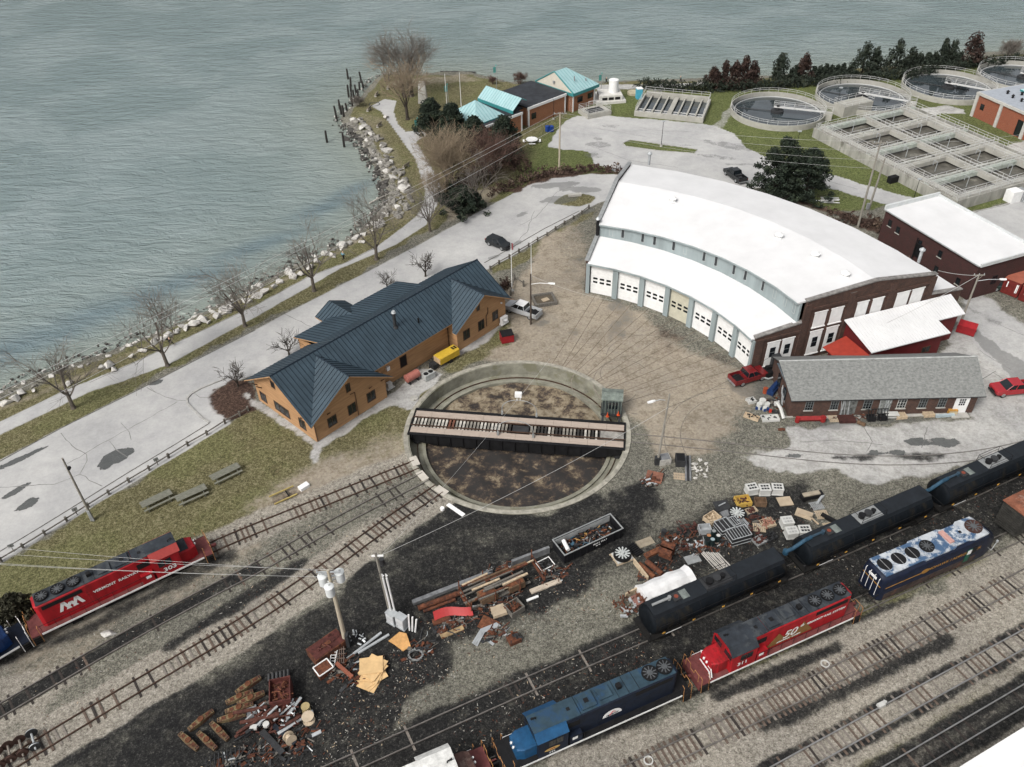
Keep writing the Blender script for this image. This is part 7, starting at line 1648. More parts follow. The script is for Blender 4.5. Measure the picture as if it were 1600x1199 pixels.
hedge('long dark hedge behind the settling tanks',[(1000,139),(1090,143),(1180,141),(1260,134),(1330,128),(1420,122),(1500,108),(1600,98)],2.6,1.2,CEDAR,3,11)
hedge('dry reddish scrub along the fence above the road bend',[(770,305),(815,285),(860,272),(920,268),(975,268)],1.5,1.0,SCRUB,4,4);hedge('dry brown undergrowth beneath the thicket',[(690,315),(730,285),(775,262),(805,245),(815,270)],1.6,2.0,SCRUB,5,5)
hedge('dry tangled scrub in the gap between roundhouse and warehouse',[(1300,338),(1340,352),(1375,352),(1395,385),(1440,420)],1.5,1.2,SCRUB,6,5);hedge('brown bush beside the flagpole at the station end',[(787,452),(793,446)],1.5,.6,SCRUB,7,12)
def boulder_mesh(seed,flat=.7):
 rng=random.Random(seed);bm=bmesh.new();pts=[Vector((rng.gauss(0,1),rng.gauss(0,1),rng.gauss(0,1))).normalized()*rng.uniform(.75,1.1)for _ in range(15)]
 for p in pts:bm.verts.new((p.x,p.y*.8,p.z*flat))
 r_=bmesh.ops.convex_hull(bm,input=bm.verts);me=bpy.data.meshes.new('boulder');bmesh.ops.delete(bm,geom=[v for v in bm.verts if not v.link_faces],context='VERTS');bm.to_mesh(me);bm.free();return me
STW=mat('white_limestone',(.47,.455,.425),.9,var=.2,scale=1.5,detail=8,bump=.3,col2=(.22,.205,.18),thr=.58);STG=mat('grey_rubble',(.20,.19,.17),.95,var=.35,scale=1.6,detail=8,bump=.3);STD=mat('dark_wet_rubble',(.055,.052,.047),.7,var=.4,scale=1.6)
BM=[]
for k in range(10):me=boulder_mesh(200+k,.65 if k<5 else .8);me.materials.append(STW if k<5 else STG);BM.append(me)
BMD=[]
for k in range(3):me=boulder_mesh(230+k);me.materials.append(STD);BMD.append(me)
def boulder(me,p,s,rng,label,group):
 o=bpy.data.objects.new('boulder',me);C.objects.link(o);o.location=p;o.scale=(s*rng.uniform(.8,1.4),s*rng.uniform(.7,1.1),s*rng.uniform(.6,.9));o.rotation_euler=(rng.uniform(-.3,.3),rng.uniform(-.3,.3),rng.uniform(0,6.28));tag(o,label,'boulder',group)
rb=random.Random(77)
pale=[(8,628,1.3),(24,622,1.2),(33,614,.9),(52,610,.6),(108,598,.7),(160,574,1.0),(170,570,1.3),(178,577,.8),(205,556,.7),(222,548,.9),(240,535,1.1),(252,530,1.0),(262,524,1.1),(275,519,.9),(290,512,1.1),(303,506,1.3),(318,499,1.4),(326,503,.8),(338,494,1.0),(352,486,1.5),(360,478,1.2),(385,470,.9),(402,462,1.3),(412,456,1.5),(405,446,1.0),(428,448,.9),(437,440,1.0),(450,424,1.3),(458,432,1.4),(470,428,.8),(484,418,1.0),(494,408,1.1),(508,396,1.0),(520,398,1.2),(534,385,1.5),(546,380,.9),(556,370,1.5),(566,378,.7),(590,352,1.6),(596,345,1.0),(603,153+30,.9),(551,188,1.4),(567,198,1.5),(604,236,1.8),(630,295,1.7),(627,285,1.0),(585,250,.8)]
for px,py,s in pale:boulder(BM[rb.randrange(5)],g(px,py,.25 if py>330 or px>560 else .1),s*.85,rb,'pale limestone boulder lying on the lake shore','pale boulders on the shore')
for p,d in resample([(q_[0],q_[1])for q_ in SHORE[2:13]],.95):
 if rb.random()<.2:continue
 n=Vector((-d.y,d.x,0));sg_=1 if float(sdist(LAND,np.array([p.x+n.x]),np.array([p.y+n.y]))[0])>0 else-1;off=rb.uniform(.3,3.6);q=p+n*sg_*off
 boulder(BM[rb.randrange(5)]if rb.random()<.62 else BM[rb.randrange(5,10)],Vector((q.x,q.y,max(-.9,min(.05,(off-2)*.5)))),rb.uniform(.3,.75),rb,'pale limestone boulder lying on the lake shore','pale boulders on the shore')
SHL=smooth([tuple(g(x,y,0)[:2])for x,y in[(537,190),(550,208),(572,232),(594,268),(610,300),(612,325),(604,340)]],2)
rs2=resample([tuple(p[:2])for p in SHL],.21)
for k,(p,d)in enumerate(rs2[:235]):
 n=Vector((-d.y,d.x,0));off=rb.uniform(-4.0,1.6);q=p+n*off*-1;z=-.9+max(0,min(1.0,(1.6-off)/4))*.9 if False else 0
 sdv=float(sdist(LAND,np.array([q.x]),np.array([q.y]))[0]);zz=max(-1.1,min(.15,(sdv-2)*.5+.1))
 boulder(BMD[rb.randrange(3)]if sdv<.7 else BM[rb.randrange(5,10)]if rb.random()<.8 else BM[rb.randrange(5)],Vector((q.x,q.y,zz)),rb.uniform(.5,1.15),rb,'grey rubble boulder in the bank below the dark path','grey boulders of the rubble bank')
q=MB();rng=random.Random(5)
for p,d in resample(SHORE[1:26],.22):
 n=Vector((-d.y,d.x,0));pp=p+n*rng.uniform(-1.6,1.6);s=rng.uniform(.1,.32);q.box(pp.x,pp.y,-1.0+rng.uniform(0,.5),s*1.6,s,s*.8,rng.uniform(0,3),rng.choices([0,1,2],[2,4,3])[0])
o=q.build('shore_stones',[STW,STG,STD]);struct(o,'stuff');o['label']='small stones along the waterline'
q=MB();q.tube([(0,0,0),(2,1.5,.4),(3.5,3.4,.2)],[.18,.14,.05],6);tag(q.build('driftwood_log',mat('bleached_wood',(.40,.38,.34),.9),loc=tuple(g(577,318,-.8))),'bleached driftwood log lying in the shallow water','driftwood')
# -- fences and picnic tables --
def rail_fence(label,posts,two=True,nm='guard_fence',h=.75):
 P=[g(*p)for p in posts];T=thing(nm,label,'fence',P[0]);o=P[0]
 for p in P:q=MB();q.box(p.x-o.x,p.y-o.y,0,.24,.24,h,U(0,1));q.build('post',WOODG,T)
 for a,b in zip(P[:-1],P[1:]):q=MB();q.tube([a-o+Vector((0,0,h*.62)),b-o+Vector((0,0,h*.62))],.09,6);q.build('rail',WOODG,T)
rail_fence('weathered timber guard fence between the lawn and the road',[(388,642),(375,650),(352,662),(324,680),(294,697),(264,716),(234,735),(202,754),(171,773),(139,793),(105,815),(71,836),(37,857),(2,878),(-40,903)])
rail_fence('weathered timber guard fence from the station to the road bend',[(766,422),(780,413),(796,404),(811,395),(826,386),(840,377),(855,369),(868,360),(882,351),(896,343),(909,335),(920,326)])
rail_fence('short bent rail by the flagpole at the station end',[(798,462),(804,438),(818,448)],h=1.1)
for k,(px,py)in enumerate([(121,805),(247,727),(22,862)]):
 T=thing('parking_sign',['small square sign by the grey pole on the fence','small square sign halfway along the fence','thin marker post near the left edge of the fence'][k],'sign',g(px,py),R(35));q=MB();q.cyl(0,0,0,1.1,.05,6);q.build('post',WOODG,T);q=MB();q.b6(-.28,.28,-.03,.03,.7,1.2);q.build('plate',GREYM,T)
PW=mat('grey_weathered_planks',(.165,.165,.135),.95,var=.35,scale=4,stretch=(.6,6,1),col2=(.10,.115,.075),thr=.58)
def long_table(label,px,py,rz,L=3.5):
 T=thing('picnic_table',label,'picnic table',g(px,py),rz,'long picnic tables')
 q=MB()
 for k in range(5):y=-.4+k*.2;q.b6(-L/2,L/2,y-.09,y+.09,.72,.77)
 q.build('tabletop',PW,T)
 for s in(-1,1):
  q=MB();q.b6(-L/2,L/2,s*.78-.14,s*.78+.14,.42,.47);q.build('seat',PW,T)
  q=MB();x=s*L*.36;q.tube([(x,-.85,0),(x,-.25,.72)],.06,4);q.tube([(x,.85,0),(x,.25,.72)],.06,4);q.b6(x-.04,x+.04,-.9,.9,.34,.42);q.build('leg',PW,T)
for px,py,l,a in[(247,786,'long weathered picnic table on the left of three on the lawn',gang((222,793),(270,770))),(301,777,'long weathered picnic table in the middle of three on the lawn',gang((277,785),(322,765))),(354,744,'long weathered picnic table apart from two others, nearest the station',gang((331,752),(376,730)))]:long_table(l,px,py,a)
T=thing('timber_barrier','yellow painted timber frame lying at the lawn edge by the track','frame',g(445,776),gang((425,783),(465,765)));q=MB();YT=mat('yellow_timber',(.34,.27,.10),.8,var=.15)
q.b6(-1.6,1.4,.55,.7,.3,.45);q.build('beam',YT,T);q=MB();q.b6(-1.5,1.3,-.7,-.55,.1,.25);q.build('beam',YT,T);q=MB();q.b6(.3,.42,-.6,.6,.2,.32);q.build('brace',BLACK,T);q=MB();q.box(2.4,0,0,1.2,.7,.4,.2);q.build('white_block',WHITEP,T)
# -- people --
SKIN=mat('skin',(.42,.27,.20),.6,var=.05);DARKC=mat('dark_clothes',(.012,.013,.015),.85,var=.2);BLUEC=mat('light_blue_jacket',(.16,.34,.42),.8,var=.12);HAIR=mat('dark_hair',(.02,.015,.012),.7)
def skin_mesh(name,pts,edges,rad,m,par,root=0):
 me=bpy.data.meshes.new(name);me.from_pydata(pts,edges,[]);o=bpy.data.objects.new(name,me);C.objects.link(o)
 md=o.modifiers.new('skin','SKIN');
 for i,v in enumerate(me.skin_vertices[0].data):v.radius=(rad[i],rad[i])if not isinstance(rad[i],tuple)else rad[i];v.use_root=(i==root)
 sb=o.modifiers.new('sub','SUBSURF');sb.levels=1;sb.render_levels=1
 bpy.context.view_layer.update();m2=bpy.data.meshes.new_from_object(o.evaluated_get(bpy.context.evaluated_depsgraph_get()))
 bpy.data.objects.remove(o);m2.materials.clear();m2.materials.append(m);m2.polygons.foreach_set('use_smooth',[True]*len(m2.polygons));q=bpy.data.objects.new(name,m2);C.objects.link(q);q.parent=par;return q
def person(label,px,py,rz,top,legs,stride=.35,run=False):
 T=thing('person',label,'person',g(px,py),rz);s=stride
 hz=.92;kb=.28 if run else .1
 P=[(0,0,hz),(0,0,1.15),(.03,0,1.42),(.05,0,1.52),(.08,0,1.66),(.1,0,1.78),(0,.1,.9),(s*.6,.1,.5),(s*.9,.1,.08),(s*.9+.16,.1,.04),(0,-.1,.9),(-s*.25,-.1,.48),(-s*.9,-.1,.12+kb),(-s*.9+.1,-.1,.05+kb),(.03,.2,1.4),(-s*.4,.25,1.12),(-s*.4+.2,.24,.98+(.15 if run else-.1)),(.03,-.2,1.4),(s*.35,-.25,1.12),(s*.35+.2,-.22,1.0+(.2 if run else-.1)),(-s*.4+.27,.23,.98+(.17 if run else-.18)),(s*.35+.27,-.2,1.0+(.24 if run else-.18))]
 E=[(0,1),(1,2),(2,3),(3,4),(4,5),(0,6),(6,7),(7,8),(8,9),(0,10),(10,11),(11,12),(12,13),(2,14),(14,15),(15,16),(16,20),(2,17),(17,18),(18,19),(19,21)]
 Rr=[.14,.13,.14,.06,.1,.08,.09,.065,.045,.04,.09,.065,.045,.04,.06,.047,.035,.06,.047,.035,.035,.035]
 skin_mesh('body',P,E,Rr,SKIN,T)
 skin_mesh('jacket',[P[i]for i in(0,1,2,14,15,16,17,18,19)],[(0,1),(1,2),(2,3),(3,4),(4,5),(2,6),(6,7),(7,8)],[.165,.16,.17,.08,.065,.052,.08,.065,.052],top,T)
 skin_mesh('trousers',[P[i]for i in(0,6,7,8,10,11,12)],[(0,1),(1,2),(2,3),(0,4),(4,5),(5,6)],[.155,.105,.08,.06,.105,.08,.06],legs,T)
 skin_mesh('hair',[(.05,0,1.74),(.06,0,1.81)],[(0,1)],[.115,.085],HAIR,T)
person('runner in black on the shore path under a bare tree',268,542,gang((262,545),(285,534)),DARKC,DARKC,.55,True)
person('walker in a light blue jacket beside the boulders',537,407,gang((530,412),(545,404)),BLUEC,DARKC)
person('runner in black on the far lake path behind the white tank',947,132,R(10),DARKC,DARKC,.6,True)
person('runner in dark clothes with a teal top on the far path beside the cedars',1063,130,R(185),mat('teal_top',(.03,.10,.10),.8),DARKC,.5,True)
# -- yard equipment and scrap, one thing each --
STEEL=mat('dull_steel',(.20,.205,.21),.55,metal=.3,var=.25,scale=2);STEELD=mat('dark_steel',(.028,.029,.031),.6,var=.3);PLAS=mat('white_plastic',(.46,.46,.44),.6,var=.08,scale=1);YTARP=mat('pale_orange_board',(.56,.38,.19),.7,var=.12,scale=1.2);OSHEET=mat('orange_board',(.48,.265,.10),.75,var=.2,scale=1.5);BEIGE=mat('beige_board',(.37,.30,.215),.8,var=.12);REDP=mat('red_castings',(.07,.025,.019),.7,var=.4,scale=4);LIME=mat('old_yellow_green',(.16,.12,.062),.9,var=.4,scale=3,col2=(.085,.042,.026),thr=.5)
SR=random.Random(31)
def junk(name,label,cat,px,py,mb,mats,rz=0.0,group=None,z=0.0):
 o=mb.build(name,mats,loc=tuple(g(px,py,z)));o.rotation_euler=(0,0,rz);return tag(o,label,cat,group)
def pallet_mb(q,L=1.25,W=1.05,z=0.0,mi=0,slats=7):
 for y in(-W/2+.05,0,W/2-.05):q.b6(-L/2,L/2,y-.05,y+.05,z,z+.1,mi)
 for k in range(slats):x=-L/2+(k+.5)*L/slats;q.b6(x-L/slats*.36,x+L/slats*.36,-W/2,W/2,z+.102,z+.125,mi)
 return q
def bits(q,rng,n,x,y,z,s,mi):
 for _ in range(n):a,b=Vector((rng.uniform(-x,x),rng.uniform(-y,y),z+rng.uniform(0,s))),rng.uniform(0,6.28);l=rng.uniform(.15,.5);q.tube([a,a+Vector((math.cos(b)*l,math.sin(b)*l,rng.uniform(-.1,.15)))],rng.uniform(.04,.1),6,mi)
def bolster():
 T=thing('truck_bolster','x','truck bolster',(0,0,0),0,'truck bolsters on the cinders')
 q=MB();q.loft([[(x,-w,z0),(x,w,z0),(x,w,z1),(x,-w,z1)]for x,w,z0,z1 in((-1.25,.2,.12,.38),(-.9,.22,.05,.42),(-.3,.26,0,.46),(.3,.26,0,.46),(.9,.22,.05,.42),(1.25,.2,.12,.38))]);q.build('beam',LIME,T)
 q=MB();q.cyl(0,0,.462,.53,.24,16);q.ring(.2,.26,.462,.58,16);q.build('centre_plate',RUSTL,T)
 for s in(-1,1):
  q=MB();q.b6(min(s*.5,s*.85),max(s*.5,s*.85),-.15,.15,.452,.49);q.build('side_bearing',RUST,T)
  q=MB();q.b6(min(s*1.02,s*1.16),max(s*1.02,s*1.16),-.16,-.04,.392,.402);q.b6(min(s*1.02,s*1.16),max(s*1.02,s*1.16),.04,.16,.392,.402);q.build('pocket',BLACK,T)
 return T
B0=bolster();BL=[(296,1161,(278,1147),(312,1177),'nearest the lower left, pointing at the ballast'),(324.5,1160,(308,1146),(341,1176),'second from the left, parallel to its left neighbour'),(344,1145,(328,1130),(360,1162),'beside the scrap heap, slanting down to the right'),(315.5,1128,(296,1143),(335,1112),'lying alone along the wheel tracks'),(363,1123,(341,1130),(385,1118),'touching the grey plate of the scrap heap'),(375,1109,(353,1115),(397,1102),'with a bright round plate, below two others'),(375.5,1092,(354,1101),(396,1083),'crossing over another at the top of the group'),(393.5,1095,(373,1103),(415,1084),'half under its left neighbour'),(389,1073,(371,1086),(408,1062),'farthest up the cinder road')]
for i,(px,py,a,b,l)in enumerate(BL):
 o=B0 if i==0 else copy_tree(B0);o.location=g(px,py)+Vector((0,0,.12 if i==7 else 0));o.rotation_euler=(0,0,gang(a,b));o['label']='rusty bolster '+l
T=thing('storage_rack','long rusty rack stacked with timber and rails beside the cinder road','rack',g(790,915),gang((730,938),(835,892)))
for x in(-4.6,-1.9,.9,3.8):q=MB();q.b6(x-.1,x+.1,-1.5,1.5,.1,.3);[q.tube([(x,s*1.45,.1),(x+.08,s*1.5,1.8)],.07,5)for s in(-1,1)];q.tube([(x,-1.4,1.1),(x,1.4,1.2)],.06,5);q.build('rack_frame',RUST,T)
for k in range(26):q=MB();x0=SR.uniform(-4.8,-.5);L_=SR.uniform(2.4,4.8);y=SR.uniform(-1.3,1.3);z=SR.choice([.32,.5,.95,1.22,1.3]);m_=SR.choice([WOODB,WOODG,RUST,RUST,STEELD,WOODP,WOODG]);q.box((x0+min(x0+L_,4.9))/2,y,z,min(L_,4.9-x0),SR.uniform(.1,.28),SR.uniform(.08,.2),SR.uniform(-.04,.04));q.build('stored_bar',m_,T)
for k in range(2):q=MB();x0=(-3.3,-.2)[k];q.b6(x0,x0+1.8,-1.35,-.1,.31,1.15);q.b6(x0+.12,x0+1.68,-1.25,-.2,1.151,1.2,1);q.build('stored_crate',[WOODB,RUSTL],T)
def bar(name,label,cat,p,q_,w,h,m_,z=0.0,tubed=False):
 a,b=g(*p,z),g(*q_,z);L_=(b-a).length;q=MB()
 if tubed:q.tube([(-L_/2,0,h),(L_/2,0,h)],h,12)
 else:q.b6(-L_/2,L_/2,-w/2,w/2,0,h)
 c=(a+b)/2;o=q.build(name,m_,loc=tuple(c));o.rotation_euler=(0,0,math.atan2(b.y-a.y,b.x-a.x));return tag(o,label,cat)
bar('steel_beam','long grey steel beam lying left of the rusty rack','beam',(645,944),(768,896),.45,.4,STEEL);bar('steel_beam','thin grey beam leaning past the right end of the rusty rack','beam',(800,885),(858,863),.3,.9,STEEL);bar('rusty_pipe','thick rusty pipe beside the long grey beam','pipe',(654,953),(722,928),.3,.28,RUST,tubed=True);bar('rusty_pipe','darker rusty pipe under the thick rusty pipe','pipe',(662,957),(712,938),.3,.16,RUST,tubed=True)
bar('white_pole','pale poles with reddish ends right of the rusty rack','pole bundle',(829,926),(876,908),.55,.2,mat('pale_poles',(.42,.36,.29),.8,var=.25,stretch=(1,8,1)));bar('white_pipe','short white pipe lying below the pale poles','pipe',(823,940),(841,933),.2,.14,WHITEP,tubed=True);bar('timber_board','yellowish weathered board flat on the dark ground','board',(689,996),(724,981),.5,.12,mat('ochre_board',(.28,.20,.11),.9,var=.35));bar('rail_scrap','brown rail scrap under the red curved panel','scrap',(676,974),(704,966),.7,.2,RUST)
q=MB();pr=[(x,.25*math.sin((x+1.8)*1.3)-.1*x,0)for x in[-1.9+k*.38 for k in range(11)]]
q.loft([[(x,y-.35,.25),(x,y+.35,.75),(x,y+.4,.7),(x,y-.3,.2)]for x,y,_ in pr]);junk('plough_panel','bright red curved panel lying before the rusty rack','panel',708,962,q,mat('bright_red_panel',(.33,.03,.03),.5,var=.1),gang((684,965),(732,952)))
q=MB();q.box(0,0,.1,2.0,1.5,.06,0,tilt=Matrix.Rotation(.15,3,'Y'));junk('rusty_sheet','flat rusty brown steel sheet','sheet',765,978,q,RUSTL,R(-25))
q=MB();[q.tube([(k*.12,0,.1+.05*(k%2)),(k*.1-.3,1.6,.25),(.4+k*.1,3.2,.15)],.06,5)for k in range(6)];junk('metal_strips','bundle of pale bent metal strips beside the rusty sheet','scrap',738,1006,q,GALV,R(-40))
q=MB();pallet_mb(q,1.5,1.3,0);q.b6(-.7,.7,-.6,.6,.13,.3);junk('board_stack','cream board stack on a pallet below the rusty rack','pallet',779,956,q,BEIGE,R(20))
q=MB();q.b6(-.8,.8,-.7,-.62,0,.7);q.b6(-.8,.8,.62,.7,0,.7);q.b6(-.8,-.72,-.618,.618,0,.7);q.b6(.72,.8,-.618,.618,0,.7);q.b6(-.72,.72,-.618,.618,0,.1);bits(q,SR,26,.6,.5,.3,.4,1);junk('scrap_crate','slatted crate of rusty castings below the rusty rack','crate',804,953,q,[WOODG,RUST],R(35))
q=MB();q.b6(-.6,.6,-.5,.5,0,.5);q.b6(-.15,.05,.2,.4,.5,1.1);bits(q,SR,14,.5,.4,.45,.3,1);junk('rusty_machine','small rusty machine standing alone on the grey grit','machine',803,1001,q,[RUST,STEELD],R(25))
q=MB();[q.tube([a,b],.05,5)for a,b in[((-.8,-.6,.1),(.8,-.6,.1)),((-.8,.6,.1),(.8,.6,.1)),((-.8,-.6,.1),(-.8,.6,.1)),((.8,-.6,.1),(.8,.6,.1))]];bits(q,SR,9,.5,.4,.05,.1,1);junk('scrap_square','pale square frame with wire scraps left of the black container','frame',852,882,q,[WHITEP,STEELD],R(30))
q=MB();q.b6(-1.7,1.7,-.9,.9,0,1.0);q.b6(-1.6,1.6,-.8,.8,1.001,1.05,1);q.b6(-.5,.5,-.2,.2,1.05,1.12);bits(q,SR,12,1.5,.8,1.0,.2,1);junk('rusty_cabinet','large rusty brown cabinet lying beside the transformer pole','cabinet',512,1017,q,[RUST,mat('maroon_plate',(.075,.022,.018),.8,var=.4)],gang((485,1030),(528,1000)))
q=MB();q.tube([(-1.3,-.25,.35),(1.3,-.25,.5)],.05,5);q.tube([(-1.3,.25,.35),(1.3,.25,.5)],.05,5);[q.tube([(-1.1+k*.31,-.25,.37+k*.02),(-1.1+k*.31,.25,.37+k*.02)],.035,4)for k in range(8)];junk('ladder','pale ladder leaning against the rusty cabinet','ladder',522,1030,q,WHITEP,R(88))
q=MB();[q.tube([(-1.2,y,.3),(1.2,y+.1,.4)],.05,5)for y in(-.4,-.2,0,.2,.4)];[q.tube([(x,-.5,.42),(x,.5,.45)],.04,4)for x in(-1,-.5,0,.5,1)];junk('grating','rusty ribbed grating beside the pale ladder','grating',532,1026,q,mat('rust_grate',(.16,.12,.10),.8,var=.3),R(95))
q=MB();q.b6(-.75,.75,-.6,.6,0,.75,1);[q.tube([a,b],.06,5)for a,b in[((-.75,-.6,.76),(.75,-.6,.76)),((-.75,.6,.76),(.75,.6,.76)),((-.75,-.6,.76),(-.75,.6,.76)),((.75,-.6,.76),(.75,.6,.76))]];junk('open_box','dark rusty box with a white rim','box',507,1050,q,[WHITEP,RUST],R(40))
bar('red_plank','reddish plank slanting from the ladder foot','plank',(526,1038),(551,1060),.3,.3,mat('brick_red_plank',(.22,.075,.045),.8),.5);bar('grey_pipe','long grey pipe on the left of two before the service cabinets','pipe',(553,1023),(596,990),.2,.14,GALV,tubed=True);bar('grey_pipe','long grey pipe on the right of two before the service cabinets','pipe',(560,1022),(608,993),.2,.14,GALV,tubed=True)
T=thing('board_pile','fanned pile of pale orange boards on the black cinders','pile',g(583,1052))
for k in range(8):q=MB();w_=SR.uniform(1.9,2.4);q.box(SR.uniform(-.25,.25),-.7+k*.16,.08+k*.075,w_,w_*.8,.06,SR.uniform(0,1.6));q.build('board',YTARP,T)
q=MB();q.add([(-1.2,-.1,.35),(-.2,.75,.55),(.5,.6,.5),(1.0,-.7,.3),(.3,-1.2,.25),(-.6,-.5,.35),(-1.2,-.1,.28),(-.2,.75,.48),(.5,.6,.43),(1.0,-.7,.23),(.3,-1.2,.18),(-.6,-.5,.28)],[(0,1,2,3,4,5),(11,10,9,8,7,6)]+[(i,(i+1)%6,6+(i+1)%6,6+i)for i in range(6)]);junk('orange_sheet','bent orange sheet lying by the service cabinets','sheet',627,1003,q,OSHEET,0)
for px,py,l,h,dx in[(614,972,'grey service cabinet at the foot of the conduit pole',1.5,0),(629,979,'pale service cabinet right of the conduit pole',1.6,0)]:q=MB();q.b6(-.5,.5,-.35,.35,.1,h);q.b6(-.54,.54,-.39,.39,h,h+.06);q.b6(-.44,.44,-.38,-.351,.2,h-.1,1);q.b6(-.55,.55,-.4,.4,0,.099);junk('service_cabinet',l,'cabinet',px,py,q,[GALV,mat('pale_grey_door',(.50,.51,.52),.5)],R(-35))
q=MB();[q.tube([(k*.3,0,.0),(k*.3+.1*k,.25,2.2-.2*k)],.09,6)for k in range(3)];junk('bollard_posts','white posts leaning right of the pale service cabinet','posts',640,985,q,WHITEP,R(-20))
q=MB();q.tube([(1.0*math.cos(t),1.0*math.sin(t)*.9,.25+.25*math.sin(t))for t in[.2+k*.4 for k in range(9)]],.06,6);junk('black_hose','black hose loop before the service cabinets','hose',606,984,q,BLACK)
q=MB();bits(q,SR,16,.8,.6,.05,.4,0);junk('scrap_bits','tangle of pale scrap right of the transformer pole','scrap',557,1000,q,[GALV]);q=MB();[q.tube([(.6*math.cos(t+j),.6*math.sin(t+j),.1+.12*j),(.75*math.cos(t+j+.8),.6*math.sin(t+j+.8),.2+.1*j)],.04,4)for t in[k*.7 for k in range(9)]for j in range(3)];junk('wire_coil','tangled grey wire coil right of the orange boards','wire coil',650,1026,q,GREYM)
T=thing('scrap_bin','tall rusty scrap bin at the head of the lower left heap','bin',g(442,1092),R(12));q=MB();q.b6(-.95,.95,-1.2,-1.1,0,1.6);q.b6(-.95,.95,1.1,1.2,0,1.6);q.b6(-.95,-.85,-1.098,1.098,0,1.6);q.b6(.85,.95,-1.098,1.098,0,1.6);q.b6(-.84,.84,-1.09,1.09,.1,1.1);q.build('bin_body',mat('maroon_bin',(.085,.025,.02),.8,var=.4,scale=2),T);q=MB();bits(q,SR,30,.7,.9,1.1,.35,0);q.build('scrap',RUST,T)
q=MB();[q.tube([(-.9+k*.35,0,.3),(-.8+k*.35,.5,.7)],.16,10)for k in range(6)];junk('cylinder_row','row of small grey cylinders behind the tall rusty bin','cylinders',437,1063,q,STEELD,R(15))
q=MB();[q.box(SR.uniform(-2.4,2.4),SR.uniform(-1.0,1.0),.05+k*.035,SR.uniform(1.5,3.6),SR.uniform(.1,.3),.12,R(25)+SR.uniform(-.5,.5),SR.choices([0,1,2,3],[5,2,2,2])[0])for k in range(30)];bits(q,SR,60,2.4,1.2,.2,.8,0);bits(q,SR,20,2.2,1.0,.6,.6,2);o=junk('scrap_heap','heap of rusty bars, plates and pale tubes at the lower left','scrap heap',428,1128,q,[mat('red_rust_bars',(.075,.028,.02),.85,var=.4,scale=3),RUSTL,GALV,STEELD],R(10))
def spool(label,px,py,h,r,rz,m_,tilt=None,z=0):
 q=MB();q.cyl(0,0,0,.08,r,20);q.cyl(0,0,h-.08,h,r,20);q.cyl(0,0,.08,h-.08,r*.5,14);o=junk('cable_reel',label,'cable reel',px,py,q,m_,rz,'cable reels',z);
 if tilt:o.rotation_euler=tilt
REEL=mat('cream_reel',(.45,.37,.27),.8,var=.15)
spool('cream cable reel at the right end of the scrap heap',483,1126,.75,.55,0,REEL);spool('smaller brass coloured reel behind the cream one',479,1110,.7,.4,0,mat('brass_reel',(.33,.26,.13),.7));spool('cream reel lying on its side below the scrap heap',450,1150,.7,.5,0,REEL,(R(75),0,R(40)),.5)
bar('black_beam','black steel channel lying below the scrap heap, left of two','channel',(410,1145),(443,1180),.5,.4,STEELD);bar('black_beam','black steel channel lying below the scrap heap, right of two','channel',(428,1136),(462,1165),.4,.4,mat('blue_black_steel',(.018,.022,.03),.5));bar('grey_plate','grey plate leaning on the left of the scrap heap','plate',(386,1117),(402,1112),1.2,.25,STEEL)
q=MB();q.cyl(0,0,.1,.3,.35,10);q.cyl(.8,-.4,.1,.35,.3,10);q.b6(-.5,.1,-.9,-.5,.2,.5);junk('white_castings','white castings on the scrap heap','castings',404,1128,q,PLAS,z=.6)
q=MB();[q.tube([(-1.5+k*.35,-.8,.1),(-1.3+k*.35,.9,.5)],.05,5)for k in range(9)];[q.tube([(-1.6,y,.3),(1.6,y+.2,.3)],.05,5)for y in(-.6,.5)];junk('scrap_stack','stack of black metal frames at the bottom edge','frames',350,1194,q,STEELD,R(20))
q=MB();q.box(0,0,.25,1.9,1.5,.08,0,tilt=Matrix.Rotation(.2,3,'X'));q.b6(-.8,.8,-.5,.6,0,.3,1);junk('rusty_plate','rusty steel plate on rubble by the weathered lamp pole','plate',1022,748,q,[mat('brown_plate',(.17,.075,.05),.85,var=.25),RUST],R(-20));q=MB();q.b6(-.7,.7,-.6,.6,0,.85);q.b6(-.6,.6,-.5,.5,.851,.9,1);junk('concrete_block','grey concrete block right of the weathered lamp pole','block',1037,722,q,[CONC,STEEL],R(10))
q=MB();q.b6(-.55,.55,-.7,.7,0,1.0);q.b6(-.45,.45,-.6,.6,1.001,1.03,1);junk('dark_crate','dark open crate beside the pipes and pale stones','crate',1062,724,q,[STEELD,BLACK],R(-5));[bar('grey_pipe','grey pipe %s of three beside the pale stones'%w_,'pipe',(1071+k*3.4,714),(1072+k*3.4,752),.2,.12,STEEL if k!=1 else STEELD,tubed=True)for k,w_ in enumerate(['leftmost','middle','rightmost'])]
q=MB();pallet_mb(q,1.3,1.0);junk('pallet','pale pallet lying below the dark open crate','pallet',1061,745,q,BEIGE,R(-10),'pallets')
for k in range(30):boulder(BM[SR.randrange(5)],g(1080+SR.uniform(0,26),716+SR.uniform(0,32),.1),SR.uniform(.14,.3),SR,'small pale stone scattered by the grey pipes','pale stones by the grey pipes')
